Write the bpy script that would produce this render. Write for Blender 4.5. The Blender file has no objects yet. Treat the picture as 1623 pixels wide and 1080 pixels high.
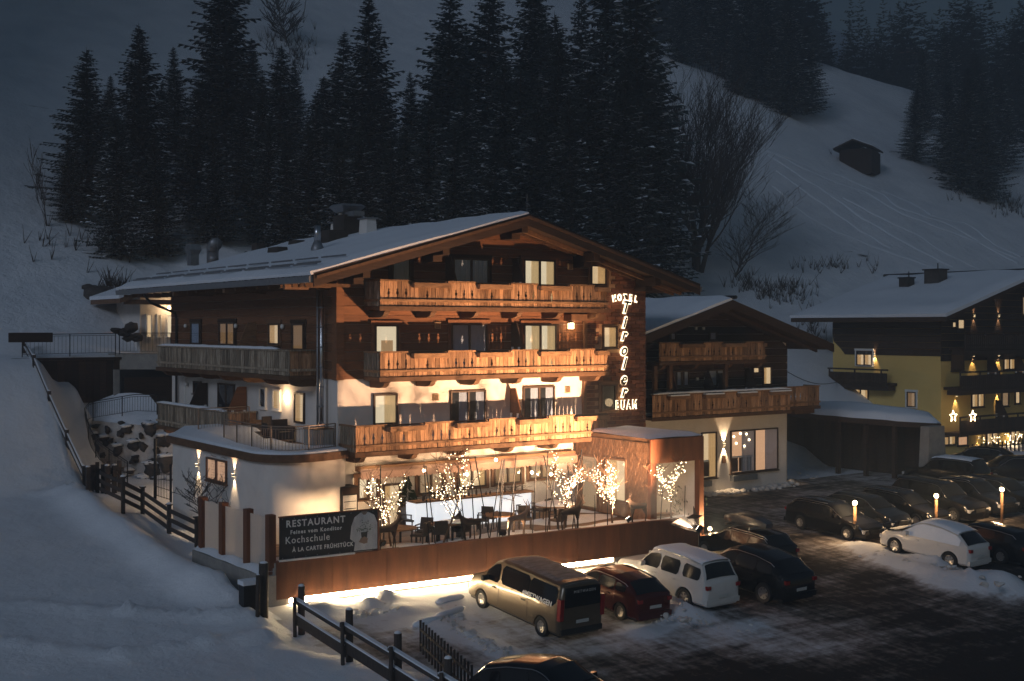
import bpy, bmesh, math, random
from mathutils import Vector, Matrix, noise
R = math.radians
scene = bpy.context.scene
COL = scene.collection
random.seed(7)
K = .5          # all lamps are set for exposure 0; the picture is exposed one stop up

# ---------------------------------------------------------------- camera, sky, sun, exposure
F, CX, HY, HC = 1948.0, 811.5, 520.0, 10.0      # focal length in photo pixels, centre column, horizon row, eye height
ANG = R(35.93)
SA, CA = math.sin(ANG), math.cos(ANG)
cd = bpy.data.cameras.new('camera'); cam = bpy.data.objects.new('camera', cd); COL.objects.link(cam)
cam.location = (0, 0, HC); cam.rotation_euler = (R(90), 0, -ANG)
cd.sensor_width = 36; cd.lens = F / 1623 * 36; cd.shift_y = -20 / 1623
cd.clip_start = .5; cd.clip_end = 3000
scene.camera = cam

w = bpy.data.worlds.new('World'); scene.world = w; w.use_nodes = True
nt = w.node_tree; nt.nodes.clear()
sky = nt.nodes.new('ShaderNodeTexSky'); sky.sky_type = 'NISHITA'; sky.sun_disc = False
sky.sun_elevation = R(2.0); sky.sun_rotation = R(25); sky.altitude = 1000; sky.ozone_density = 2.35
sky.dust_density = .3; sky.air_density = 1.2
bg = nt.nodes.new('ShaderNodeBackground'); bg.inputs['Strength'].default_value = .049
wo = nt.nodes.new('ShaderNodeOutputWorld')
nt.links.new(sky.outputs[0], bg.inputs[0]); nt.links.new(bg.outputs[0], wo.inputs[0])

sd = bpy.data.lights.new('sun', 'SUN'); sun = bpy.data.objects.new('sun', sd); COL.objects.link(sun)
sd.energy = .30; sd.angle = R(16); sd.color = (.70, .80, 1.0)      # last blue dusk light
sun.rotation_euler = (R(66), 0, R(-66))

vs = scene.view_settings
scene.display_settings.display_device = 'sRGB'
vs.view_transform = 'Standard'; vs.look = 'None'; vs.exposure = 1.0; vs.gamma = 1.0; vs.use_curve_mapping = False
scene.render.engine = 'CYCLES'
cy = scene.cycles
cy.use_denoising = True
try: cy.denoiser = 'OPENIMAGEDENOISE'
except Exception: pass
cy.max_bounces = 6; cy.diffuse_bounces = 3; cy.glossy_bounces = 3; cy.transparent_max_bounces = 12
cy.volume_bounces = 0; cy.sample_clamp_indirect = 4.0; cy.sample_clamp_direct = 0.0
cy.caustics_reflective = False; cy.caustics_refractive = False; cy.use_light_tree = True

# ---------------------------------------------------------------- survey helpers: where a sight line meets a real plane
def ray(px, py):
    r = (px - CX) / F
    return Vector((CA * r + SA, -SA * r + CA, (HY - py) / F))
def onX(px, py, x): d = ray(px, py); return Vector((0, 0, HC)) + d * (x / d.x)
def onY(px, py, y): d = ray(px, py); return Vector((0, 0, HC)) + d * (y / d.y)
def onZ(px, py, z): d = ray(px, py); return Vector((0, 0, HC)) + d * ((z - HC) / d.z)
def atD(px, d): q = ray(px, HY); return Vector((q.x * d, q.y * d, 0))
def onG(px, py, z0=0.0):
    p = onZ(px, py, z0)
    for _ in range(12): p = onZ(px, py, Z(p.x, p.y))
    return p

def smooth(a, b, x):
    t = max(0.0, min(1.0, (x - a) / (b - a))); return t * t * (3 - 2 * t)
def lerp(a, b, t): return a + (b - a) * t
def interp(tab, x):
    if x <= tab[0][0]: return tab[0][1]
    for (x0, y0), (x1, y1) in zip(tab, tab[1:]):
        if x <= x1: return y0 + (y1 - y0) * (x - x0) / (x1 - x0)
    return tab[-1][1]

# ---------------------------------------------------------------- materials
MATS = {}
def mat(name, c1, c2=None, scale=6.0, rough=.7, metal=0.0, bump=0.0, stretch=(1, 1, 1), rnd=0.0, spec=.4, detail=5, c3=None, fine=0.0, world=True):
    """colour varies between c1 and c2 by noise; rnd makes pieces differ from each other"""
    m = bpy.data.materials.new(name); m.use_nodes = True; MATS[name] = m
    t = m.node_tree; N = t.nodes; L = t.links
    b = N['Principled BSDF']; b.inputs['Roughness'].default_value = rough; b.inputs['Metallic'].default_value = metal
    b.inputs['Specular IOR Level'].default_value = spec
    tc = N.new('ShaderNodeTexCoord'); mp = N.new('ShaderNodeMapping'); mp.inputs['Scale'].default_value = stretch
    oi = N.new('ShaderNodeObjectInfo')
    add = N.new('ShaderNodeVectorMath'); add.operation = 'ADD'
    sc = N.new('ShaderNodeVectorMath'); sc.operation = 'SCALE'; sc.inputs['Scale'].default_value = 37.0
    L.new(oi.outputs['Random'], sc.inputs[0])
    L.new(tc.outputs['Object'], add.inputs[0]); L.new(sc.outputs[0], add.inputs[1])
    L.new(add.outputs[0], mp.inputs[0])
    nz = N.new('ShaderNodeTexNoise'); nz.inputs['Scale'].default_value = scale; nz.inputs['Detail'].default_value = detail
    nz.inputs['Roughness'].default_value = .62
    L.new(mp.outputs[0], nz.inputs['Vector'])
    c2 = c2 or tuple(x * .75 for x in c1)
    cr = N.new('ShaderNodeValToRGB'); e = cr.color_ramp.elements
    e[0].position = .3; e[0].color = (*c1, 1); e[1].position = .7; e[1].color = (*c2, 1)
    if c3:
        k = e.new(.5); k.color = (*c3, 1)
    L.new(nz.outputs['Fac'], cr.inputs[0])
    out = cr.outputs[0]
    if rnd:
        hs = N.new('ShaderNodeHueSaturation')
        mr = N.new('ShaderNodeMapRange'); mr.inputs['To Min'].default_value = 1 - rnd; mr.inputs['To Max'].default_value = 1 + rnd
        L.new(oi.outputs['Random'], mr.inputs[0]); L.new(mr.outputs[0], hs.inputs['Value']); L.new(out, hs.inputs['Color']); out = hs.outputs[0]
    L.new(out, b.inputs['Base Color'])
    if bump:
        bp = N.new('ShaderNodeBump'); bp.inputs['Strength'].default_value = bump; bp.inputs['Distance'].default_value = .03
        if fine:
            n2 = N.new('ShaderNodeTexNoise'); n2.inputs['Scale'].default_value = fine; n2.inputs['Detail'].default_value = 4
            L.new(tc.outputs['Object'], n2.inputs['Vector']); L.new(n2.outputs['Fac'], bp.inputs['Height'])
        else: L.new(nz.outputs['Fac'], bp.inputs['Height'])
        L.new(bp.outputs[0], b.inputs['Normal'])
    return m
def emit(name, col, strength, base=(.8, .8, .8), sampled=True):
    m = bpy.data.materials.new(name); m.use_nodes = True; MATS[name] = m
    b = m.node_tree.nodes['Principled BSDF']; b.inputs['Base Color'].default_value = (*base, 1); b.inputs['Roughness'].default_value = .5
    b.inputs['Emission Color'].default_value = (*col, 1); b.inputs['Emission Strength'].default_value = strength * K
    if not sampled:
        try: m.cycles.emission_sampling = 'NONE'
        except Exception: pass
    return m
def glass(name, tint=(.9, .95, 1.0), refl=.08, rough=.02, clear=1.0):
    m = bpy.data.materials.new(name); m.use_nodes = True; MATS[name] = m
    t = m.node_tree; N = t.nodes; L = t.links; N.clear()
    o = N.new('ShaderNodeOutputMaterial'); mx = N.new('ShaderNodeMixShader'); tr = N.new('ShaderNodeBsdfTransparent')
    gl = N.new('ShaderNodeBsdfGlossy'); gl.inputs['Roughness'].default_value = rough
    tr.inputs['Color'].default_value = (*[x * clear for x in tint], 1)
    fr = N.new('ShaderNodeLayerWeight'); pw = N.new('ShaderNodeMath'); pw.operation = 'POWER'; pw.inputs[1].default_value = 4.0; fr.inputs['Blend'].default_value = .5
    ma = N.new('ShaderNodeMath'); ma.operation = 'MULTIPLY_ADD'; ma.inputs[1].default_value = .8; ma.inputs[2].default_value = refl; L.new(fr.outputs['Facing'], pw.inputs[0])
    L.new(pw.outputs[0], ma.inputs[0]); L.new(ma.outputs[0], mx.inputs[0])
    L.new(tr.outputs[0], mx.inputs[1]); L.new(gl.outputs[0], mx.inputs[2]); L.new(mx.outputs[0], o.inputs[0])
    return m

mat('snow', (.80, .83, .88), (.72, .76, .82), 1.2, .75, bump=.5, fine=5.0, spec=.25)
mat('roof_snow', (.80, .83, .88), (.74, .78, .84), 1.5, .7, bump=.3, fine=3.5, spec=.25)
mat('dirty_snow', (.70, .68, .66), (.42, .38, .34), 2.2, .8, bump=.8, fine=9, spec=.2)
mat('plaster', (.74, .70, .66), (.66, .62, .58), 1.6, .85, bump=.12, fine=40, spec=.2)
mat('yellow_plaster', (.78, .56, .20), (.70, .49, .16), .8, .85, bump=.1, fine=30, spec=.2)
mat('board_wood', (.20, .088, .042), (.115, .050, .024), 3.0, .75, bump=.25, stretch=(.25, 1, 6), rnd=.30, spec=.25)
mat('dark_wood', (.060, .034, .022), (.030, .018, .012), 3.0, .8, bump=.25, stretch=(.3, 1, 4), rnd=.30, spec=.25)
mat('plank_wood', (.46, .27, .150), (.12, .062, .032), 4.0, .78, bump=.6, stretch=(5, 5, .5), rnd=.50, spec=.2, c3=(.34, .195, .11))
mat('grey_plank_wood', (.50, .43, .34), (.12, .09, .065), 4.0, .8, bump=.6, stretch=(5, 5, .5), rnd=.5, spec=.2, c3=(.27, .21, .15))
mat('rail_wood', (.33, .19, .10), (.14, .075, .04), 4.0, .78, bump=.4, stretch=(.7, 4, 4), rnd=.2, spec=.2)
mat('beam_wood', (.16, .085, .045), (.08, .042, .022), 3.0, .75, bump=.25, stretch=(2, .6, 2), rnd=.2, spec=.25)
mat('brick', (.20, .080, .044), (.10, .042, .025), 4.0, .8, bump=.4, rnd=.42, spec=.25)
mat('mortar', (.42, .27, .17), (.34, .21, .13), 8, .9, spec=.1)
mat('corten', (.23, .085, .036), (.11, .040, .020), 1.1, .72, metal=.15, bump=.2, stretch=(2.2, 2.2, .35), rnd=.12, fine=25, detail=8)
mat('shingle', (.22, .12, .065), (.12, .062, .034), 5, .8, rnd=.2, bump=.3)
mat('steel', (.55, .55, .56), (.42, .42, .44), 4, .28, metal=1.0)
mat('dull_steel', (.30, .31, .33), (.22, .23, .25), 5, .5, metal=.7)
mat('brown_metal', (.30, .23, .18), (.22, .17, .13), 5, .5, metal=.4)
mat('iron', (.022, .022, .024), (.014, .014, .016), 5, .5, metal=.4)
mat('frame_wood', (.075, .042, .026), (.045, .026, .017), 6, .55, stretch=(1, 1, .4))
mat('trim_wood', (.20, .105, .055), (.12, .06, .032), 6, .65, stretch=(1, 1, .4))
mat('white_paint', (.78, .76, .72), (.72, .70, .66), 4, .5)
def cloth_mat(name, c, thru):
    m = mat(name, c, tuple(x * .8 for x in c), 3, .9, stretch=(8, 8, .3)); N = m.node_tree.nodes; L = m.node_tree.links
    tl = N.new('ShaderNodeBsdfTranslucent'); tl.inputs['Color'].default_value = (*c, 1); mx = N.new('ShaderNodeMixShader'); mx.inputs[0].default_value = thru
    L.new(N['Principled BSDF'].outputs[0], mx.inputs[1]); L.new(tl.outputs[0], mx.inputs[2]); L.new(mx.outputs[0], N['Material Output'].inputs[0])
cloth_mat('curtain', (.80, .68, .50), .8); cloth_mat('grey_curtain', (.58, .60, .68), .2); cloth_mat('frosted', (.80, .78, .74), .55)  # grey curtain tone paled to stand in for snow reflected in the panes
mat('shaded_rust', (.050, .028, .018), (.030, .018, .012), 3, .7)  # the unlit side of the animals is put into this darker colour
mat('dark_room', (.020, .020, .024), (.012, .012, .014), 2, .9)
mat('asphalt', (.055, .050, .046), (.030, .028, .027), 3, .8)
mat('stone', (.075, .062, .055), (.028, .024, .023), 3, .85, bump=.8, rnd=.3)
mat('render_wall', (.42, .37, .32), (.34, .30, .26), 2.5, .9, bump=.5)
mat('snowy_mortar', (.62, .58, .54), (.36, .31, .28), 2.2, .9, bump=.7)
mat('concrete', (.34, .32, .29), (.24, .225, .21), 2.5, .85, bump=.3)
mat('deck', (.26, .17, .11), (.17, .11, .07), 4, .75, stretch=(.4, 5, 1), rnd=.25, bump=.3)
mat('wicker', (.085, .060, .045), (.045, .032, .024), 30, .75, bump=.4)
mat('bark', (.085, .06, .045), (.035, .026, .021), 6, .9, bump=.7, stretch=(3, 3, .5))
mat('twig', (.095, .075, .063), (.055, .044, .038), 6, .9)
mat('lit_bark', (.16, .09, .05), (.10, .055, .032), 6, .85)  # paler, warmer copy of bark: glow of the light chains put into its colour
mat('needles', (.045, .062, .058), (.028, .040, .040), 2.5, .8, rnd=.2, spec=.15)
mat('far_needles', (.040, .052, .052), (.028, .038, .040), .6, .9, spec=.1)
mat('shrub', (.06, .075, .03), (.03, .045, .018), 6, .8)
mat('fence_wood', (.075, .055, .045), (.035, .027, .023), 4, .85, bump=.5, stretch=(3, 3, .8), rnd=.2)
mat('banner_black', (.020, .019, .021), (.028, .026, .028), 3, .6)
mat('print_white', (.80, .80, .78), (.76, .76, .74), 4, .6)
mat('print_shirt', (.62, .62, .62), (.40, .40, .42), 3, .7, stretch=(1.5, 1, .5))
mat('print_skin', (.30, .20, .15), (.22, .14, .10), 5, .6)
mat('print_plant', (.10, .13, .07), (.04, .06, .03), 12, .6)
mat('print_pot', (.03, .028, .028), (.02, .02, .02), 5, .6)
mat('rubber', (.012, .012, .013), (.018, .018, .018), 10, .85)
mat('alloy', (.50, .49, .47), (.40, .39, .38), 5, .35, metal=.8)
mat('awning', (.50, .33, .26), (.44, .28, .22), 3, .9)
mat('basket', (.09, .055, .033), (.05, .03, .018), 25, .8, bump=.5)
mat('plate', (.55, .55, .52), (.48, .48, .46), 5, .5)
mat('roof_dark', (.045, .035, .030), (.03, .024, .02), 3, .8)
def paint(name, c, rough=.18, metal=.3):
    m = mat(name, c, tuple(x * .9 for x in c), 3, rough, metal=metal, spec=.6)
    m.node_tree.nodes['Principled BSDF'].inputs['Coat Weight'].default_value = .35; m.node_tree.nodes['Principled BSDF'].inputs['Specular IOR Level'].default_value = .3
    m.node_tree.nodes['Principled BSDF'].inputs['Coat Roughness'].default_value = .08
paint('paint_black', (.012, .012, .014)); paint('paint_van', (.125, .096, .064), .32, .45); paint('paint_red', (.085, .012, .010))
paint('paint_white', (.62, .60, .57), .3, 0.0); paint('paint_blue', (.014, .017, .024)); paint('paint_grey', (.10, .095, .09), .3)
mat('car_glass', (.010, .011, .013), (.010, .011, .013), 3, .08, spec=.4)
mat('light_lens', (.55, .55, .55), (.45, .45, .45), 9, .15, spec=.7)
mat('red_lens', (.30, .012, .010), (.22, .01, .01), 9, .2, spec=.7)
glass('pane_glass', refl=.05); glass('screen_glass', (.93, .95, .94), .05)
emit('lit_room', (1.0, .64, .32), .85, base=(.5, .4, .3))
emit('lit_cool_room', (1.0, .74, .44), .92, base=(.5, .4, .3))
emit('dim_room', (1.0, .58, .28), .34, base=(.2, .15, .1))
emit('glowing_wood', (1.0, .55, .24), .42, base=(.3, .18, .1)); emit('red_room', (1.0, .50, .24), .80, base=(.3, .2, .15))  # wardrobe wood glows by itself, in place of light from the room
emit('bulb', (1.0, .74, .42), 14.0, sampled=False)
emit('globe', (1.0, .70, .36), 14.0, sampled=False)
emit('bar_light', (.88, .94, 1.0), .80)
emit('strip_light', (1.0, .74, .42), 150.0)
emit('sign_light', (1.0, .78, .48), 3.2)
emit('lamp_face', (1.0, .72, .38), 7.0, sampled=False)
emit('flood_face', (1.0, .80, .50), 25.0, sampled=False)

# ---------------------------------------------------------------- mesh building
class MB:
    def __init__(s, tf=None): s.v = []; s.f = []; s.tf = tf
    def pt(s, p):
        p = Vector(p)
        s.v.append(s.tf(p) if s.tf else p); return len(s.v) - 1
    def poly(s, pts): s.f.append([s.pt(p) for p in pts])
    def box(s, x0, x1, y0, y1, z0, z1):
        i = [s.pt(p) for p in ((x0, y0, z0), (x1, y0, z0), (x1, y1, z0), (x0, y1, z0), (x0, y0, z1), (x1, y0, z1), (x1, y1, z1), (x0, y1, z1))]
        for q in ((0, 3, 2, 1), (4, 5, 6, 7), (0, 1, 5, 4), (1, 2, 6, 5), (2, 3, 7, 6), (3, 0, 4, 7)): s.f.append([i[k] for k in q])
        return s
    def prism(s, pts, d):
        """closed polygon of 3-D points pushed along d"""
        d = Vector(d); a = [s.pt(p) for p in pts]; b = [s.pt(Vector(p) + d) for p in pts]; n = len(a)
        s.f.append(a[::-1]); s.f.append(b)
        for i in range(n): s.f.append([a[i], a[(i + 1) % n], b[(i + 1) % n], b[i]])
        return s
    def beam(s, p, q, w, h, up=(0, 0, 1)):
        p = Vector(p); q = Vector(q); d = (q - p).normalized(); u = Vector(up)
        sd = d.cross(u)
        if sd.length < 1e-4: sd = d.cross(Vector((1, 0, 0)))
        sd.normalize(); u = sd.cross(d).normalized()
        s.prism([p - sd * w / 2 - u * h / 2, p + sd * w / 2 - u * h / 2, p + sd * w / 2 + u * h / 2, p - sd * w / 2 + u * h / 2], q - p); return s
    def tube(s, pts, rads, n=6, cap=True):
        pts = [Vector(p) for p in pts]; rings = []
        if not isinstance(rads, (list, tuple)): rads = [rads] * len(pts)
        ref = None
        for i, p in enumerate(pts):
            d = (pts[min(i + 1, len(pts) - 1)] - pts[max(i - 1, 0)])
            d = d.normalized() if d.length > 1e-9 else Vector((0, 0, 1))
            if ref is None: ref = Vector((1, 0, 0)) if abs(d.x) < .8 else Vector((0, 1, 0))
            a = d.cross(ref).normalized(); b = d.cross(a).normalized(); ref = b.cross(d) if False else ref
            rings.append([s.pt(p + (a * math.cos(k * 2 * math.pi / n) + b * math.sin(k * 2 * math.pi / n)) * rads[i]) for k in range(n)])
        for r0, r1 in zip(rings, rings[1:]):
            for k in range(n): s.f.append([r0[k], r0[(k + 1) % n], r1[(k + 1) % n], r1[k]])
        if cap: s.f.append(rings[0][::-1]); s.f.append(rings[-1])
        return s
    def lathe(s, prof, c=(0, 0, 0), n=12, axis='z', loop=False):
        c = Vector(c); rings = []
        def P(r, h, k):
            a = 2 * math.pi * k / n
            if axis == 'z': return c + Vector((r * math.cos(a), r * math.sin(a), h))
            if axis == 'x': return c + Vector((h, r * math.cos(a), r * math.sin(a)))
            return c + Vector((r * math.cos(a), h, r * math.sin(a)))
        for r, h in prof: rings.append([s.pt(P(r, h, k)) for k in range(n)])
        for r0, r1 in zip(rings, rings[1:]):
            for k in range(n): s.f.append([r0[k], r0[(k + 1) % n], r1[(k + 1) % n], r1[k]])
        if loop:
            for k in range(n): s.f.append([rings[-1][k], rings[-1][(k + 1) % n], rings[0][(k + 1) % n], rings[0][k]])
        else: s.f.append(rings[0][::-1]); s.f.append(rings[-1])
        return s
    def ball(s, c, r, n=8, sq=1.0):
        return s.lathe([(r * math.sin(a), -r * sq * math.cos(a)) for a in [math.pi * (.06 + .88 * i / (n // 2 + 1)) for i in range(n // 2 + 2)]], c, n)
    def mesh(s, name, m, smooth=False):
        me = bpy.data.meshes.new(name); me.from_pydata([tuple(p) for p in s.v], [], s.f); me.update()
        ms = m if isinstance(m, (list, tuple)) else [m]
        for q in ms: me.materials.append(MATS[q])
        bm = bmesh.new(); bm.from_mesh(me); bmesh.ops.recalc_face_normals(bm, faces=bm.faces); bm.to_mesh(me); bm.free()
        if smooth:
            for p in me.polygons: p.use_smooth = True
        return me
    def build(s, name, m, parent=None, smooth=False, auto=None, **kw):
        o = bpy.data.objects.new(name, s.mesh(name, m, smooth or auto is not None)); COL.objects.link(o)
        if auto is not None: o.data.set_sharp_from_angle(angle=R(auto))
        if parent: child(o, parent)
        for k, v in kw.items(): o[k] = v
        return o

def world_of(o):
    m = Matrix.LocRotScale(o.location, o.rotation_euler, o.scale)
    return (world_of(o.parent) @ o.matrix_parent_inverse @ m) if o.parent else m
def child(o, parent):
    """parts are modelled in world space unless their thing stands at the origin"""
    o.parent = parent; o.matrix_parent_inverse = world_of(parent).inverted()
def tag(o, label=None, cat=None, group=None, kind=None):
    if label: o['label'] = label
    if cat: o['category'] = cat
    if group: o['group'] = group
    if kind: o['kind'] = kind
    return o
def thing(name, label, cat, loc=(0, 0, 0), group=None, rz=0.0):
    o = bpy.data.objects.new(name, None); COL.objects.link(o); o.location = loc; o.rotation_euler = (0, 0, rz)
    o.empty_display_size = .3
    return tag(o, label, cat, group)
def inst(me, name, parent=None, loc=(0, 0, 0), rz=0.0, scale=(1, 1, 1), **kw):
    o = bpy.data.objects.new(name, me); COL.objects.link(o); o.location = loc; o.rotation_euler = (0, 0, rz); o.scale = scale
    if parent: child(o, parent)
    for k, v in kw.items(): o[k] = v
    return o
KIDS = {}
def copy_tree(o, parent=None):
    c = o.copy(); COL.objects.link(c)
    if parent: c.parent = parent
    for ch in [q for q in o.children]: copy_tree(ch, c)
    return c
def lamp(name, kind, loc, energy, col=(1, .70, .40), parent=None, aim=None, size=.05, spot=60, blend=.4):
    ld = bpy.data.lights.new(name, kind); o = bpy.data.objects.new(name, ld); COL.objects.link(o)
    ld.energy = energy * K; ld.color = col
    if kind in ('POINT', 'SPOT'): ld.shadow_soft_size = size
    if kind == 'SPOT': ld.spot_size = R(spot); ld.spot_blend = blend
    o.location = loc
    if aim is not None:
        o.rotation_mode = 'QUATERNION'; o.rotation_quaternion = (Vector(aim) - Vector(loc)).to_track_quat('-Z', 'Y')
        o.rotation_mode = 'XYZ'
    if parent: child(o, parent)
    return o
def text(name, s, size, m, mtx, parent=None, extrude=.01, shear=0.0, offset=0.0, align='LEFT', space=1.0, **kw):
    cu = bpy.data.curves.new(name, 'FONT'); cu.body = s; cu.size = size; cu.extrude = extrude; cu.shear = shear; cu.offset = offset
    cu.align_x = align; cu.space_character = space; cu.resolution_u = 3
    t = bpy.data.objects.new('tmp', cu)
    COL.objects.link(t)
    me = bpy.data.meshes.new_from_object(t.evaluated_get(bpy.context.evaluated_depsgraph_get()))
    bpy.data.objects.remove(t); bpy.data.curves.remove(cu)
    me.materials.clear(); me.materials.append(MATS[m]); me.transform(mtx); me.name = name
    o = bpy.data.objects.new(name, me); COL.objects.link(o)
    if parent: child(o, parent)
    for k, v in kw.items(): o[k] = v
    return o
# ---------------------------------------------------------------- the lie of the land
FENCE = [(24, 23.3), (30, 19.6), (34.5, 16.9), (38.6, 17.75), (45, 17.6), (59, 17.9), (80, 17.9)]      # (y, x) of the edge of the snow field
def xf(y): return interp(FENCE, y)
RIDGES = [[(215, 822, 1.7), (330, 897, 1.3), (395, 962, .9)], [(0, 962, .9), (200, 966, .9), (420, 972, .8)], [(0, 1010, .8), (190, 1020, .8), (330, 1000, .8), (440, 985, .8)],
          [(10, 800, 1.9), (110, 790, 2.2), (215, 822, 1.7)]]
RSEG = []
for rd in RIDGES:
    q = [onZ(*p).xy for p in rd]
    RSEG += list(zip(q, q[1:]))
def segd(p, a, b):
    ab = b - a; t = max(0, min(1, (p - a).dot(ab) / ab.length_squared)); return (p - a - ab * t).length
def nz(x, y, s, seed=0.0): return noise.noise(Vector((x * s + seed, y * s - seed * .7, seed * 1.3)))
BANKS = []          # heaps of cleared snow: (px, py, radius, height)
for b in [(1020, 882, 1.5, .75), (1000, 890, 1.2, .55), (590, 968, .4, .22), (612, 958, .4, .3), (500, 975, .6, .22), (640, 972, .4, .15),
          (1375, 872, 1.0, .35), (1405, 884, .9, .35), (1440, 893, .9, .35), (1475, 902, .9, .4), (1510, 911, .9, .4), (1550, 915, 1.1, .55), (1590, 912, 1.2, .65),
          (1460, 882, .8, .3), (1490, 888, .8, .35), (1080, 950, .8, .35), (1065, 965, .8, .3), (1100, 965, .7, .28), (700, 990, .5, .15), (740, 1000, .5, .15),
          (770, 1010, .5, .14), (800, 1020, .5, .12), (1020, 985, .6, .12), (1600, 750, 2.0, .5), (1560, 748, 1.6, .4), (1640, 752, 2.2, .5), (1290, 735, 1.0, .35), (1255, 748, .8, .3), (1268, 760, .6, .25)]:
    p = onZ(b[0], b[1], .1); BANKS.append((p.x, p.y, b[2], b[3]))
def Z(x, y, fine=False):
    if y < 38.4: g = .4 + .085 * (y - 38.4)
    else:
        lf = smooth(22, 16, x) if False else 1 - smooth(17, 23, x)
        g = .4 + lerp(.03, .085, lf) * (min(y, 60) - 38.4)
    f = xf(y); left = 1 - smooth(f - .8, f + .15, x)
    g += left * (.28 + .05 * nz(x, y, .3, 3) * 1.4)
    if left > 0 and 33 < y < 62:
        u = x - (f - 1.3)
        g += left * .62 * math.exp(-(u / .75) ** 2) * smooth(36, 41, y) * (1 - smooth(56, 60, y)) * (1 + .35 * nz(x, y, .5, 9))
    if left > 0 and y < 66:
        for a, b in RSEG:
            d = segd(Vector((x, y)), a, b)
            if d < 2: g += left * .17 * math.exp(-(d / .32) ** 2) * (1 + 1.1 * nz(x, y, 1.4, 5) + .6 * nz(x, y, 3.5, 6))
    for bx, by, br, bh in BANKS:
        d2 = ((x - bx) ** 2 + (y - by) ** 2) / (br * br)
        if d2 < 4: g += bh * math.exp(-d2 * 1.3) * (1 + .5 * nz(x, y, 1.7, 2))
    # embankment and hill behind
    y0 = 66.0
    h = 8.5 + .62 * (y - y0)
    if x < 30: h = min(8.5 + .62 * (y - 66), 8.5) if y < 68 else 8.5 + .62 * (y - 68)
    if x < 30:
        e = lerp(2.1, 8.5, smooth(57.5, 67, y))
        rt = smooth(17.4, 18.6, x)
        if rt > 0 and y < 67.2:
            wl = 61.7 + (22.9 - x) * 1.33          # foot of the boulder wall
            e2 = lerp(2.1, 7.2, smooth(60.0, 66.8, y))
            if x > 19.0:
                wl = min(wl, 65.0); eb = 2.1 + .05 * (y - 57) if y < wl else 4.95 + max(0, .10 * (y - wl - 1.0))
                e2 = lerp(e2, eb, smooth(19.2, 20.3, x))
            e = lerp(e, e2, rt)
        if 66.7 < y < 68.2: e = 8.5
        h = max(h if y >= 67.2 else -9, e if y > 57 else -9)
    yc = lerp(420, 140, smooth(95, 135, x)) + 5 * nz(x, y, .02, 8)
    if y > yc: h = 8.5 + .62 * (yc - y0) - .12 * (y - yc)
    if y > 70: h += .0 * max(0, 11 - x)
    if y > 72: h += 2.2 * nz(x, y, .03, 4) * smooth(72, 95, y) + .5 * nz(x, y, .11, 6) * smooth(72, 85, y)
    if h > g: g = h
    if x < 7 and y > 58: g += min(80.0, 1.6 * (7 - x)) * smooth(58, 76, y)          # unseen ridge, added to shade the left slope from the sun
    if fine:
        if left > .5 or y > 56: g += .035 * nz(x, y, 1.3, 1) + .022 * nz(x, y, 4, 1) + .05 * max(0, nz(x, y, .8, 15)) * abs(nz(x, y, 5, 16))
        else: g += .022 * nz(x, y, 1.6, 7) + .014 * nz(x, y, 5, 7)
    return g

# ground materials: trodden snow with wheel tracks where the asphalt shows
def lot_material():
    m = bpy.data.materials.new('parking_ground'); m.use_nodes = True; MATS['parking_ground'] = m
    t = m.node_tree; N = t.nodes; L = t.links; b = N['Principled BSDF']
    tc = N.new('ShaderNodeTexCoord')
    def nse(scale, st=(1, 1, 1), det=6, ro=.6, rot=0.0):
        mp = N.new('ShaderNodeMapping'); mp.inputs['Scale'].default_value = st; mp.inputs['Rotation'].default_value = (0, 0, rot)
        n = N.new('ShaderNodeTexNoise'); n.inputs['Scale'].default_value = scale; n.inputs['Detail'].default_value = det; n.inputs['Roughness'].default_value = ro
        L.new(tc.outputs['Object'], mp.inputs[0]); L.new(mp.outputs[0], n.inputs['Vector']); return n.outputs['Fac']
    def mth(op, a, bb):
        n = N.new('ShaderNodeMath'); n.operation = op
        for i, q in enumerate((a, bb)):
            if isinstance(q, (int, float)): n.inputs[i].default_value = q
            else: L.new(q, n.inputs[i])
        return n.outputs[0]
    big = nse(.16, (1, 1, 1), 3, rot=.3); streak = nse(.9, (.35, 2.2, 1), 6, .65, rot=.25); fine = nse(2.6, (1, 1, 1), 8, .72)
    ruts = nse(1.1, (3.2, .12, 1), 4, .55)
    at = N.new('ShaderNodeAttribute'); at.attribute_name = 'cover'
    s = mth('ADD', mth('ADD', mth('MULTIPLY', big, .46), mth('MULTIPLY', streak, .5)), mth('ADD', mth('MULTIPLY', fine, .55), mth('MULTIPLY', ruts, .32)))
    s = mth('ADD', s, mth('SUBTRACT', at.outputs['Fac'], .5))
    cr = N.new('ShaderNodeValToRGB'); e = cr.color_ramp.elements
    e[0].position = .86; e[0].color = (.034, .030, .028, 1); e[1].position = 1.1; e[1].color = (.66, .67, .70, 1)
    # ramp inputs are clamped to 1, so shift the range down
    s2 = mth('MULTIPLY', s, .8)
    e[0].position = .64; e[1].position = .97
    k = e.new(.74); k.color = (.16, .135, .12, 1); k2 = e.new(.85); k2.color = (.42, .39, .38, 1)
    L.new(s2, cr.inputs[0]); L.new(cr.outputs[0], b.inputs['Base Color'])
    rr = N.new('ShaderNodeMapRange'); rr.inputs[1].default_value = .66; rr.inputs[2].default_value = .85; rr.inputs[3].default_value = .85; rr.inputs[4].default_value = .85
    L.new(s2, rr.inputs[0]); L.new(rr.outputs[0], b.inputs['Roughness']); b.inputs['Specular IOR Level'].default_value = .06
    bp = N.new('ShaderNodeBump'); bp.inputs['Strength'].default_value = .9; bp.inputs['Distance'].default_value = .07
    L.new(mth('ADD', mth('MULTIPLY', s2, 1.2), mth('MULTIPLY', nse(7, det=5), .35)), bp.inputs['Height']); L.new(bp.outputs[0], b.inputs['Normal'])
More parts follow.
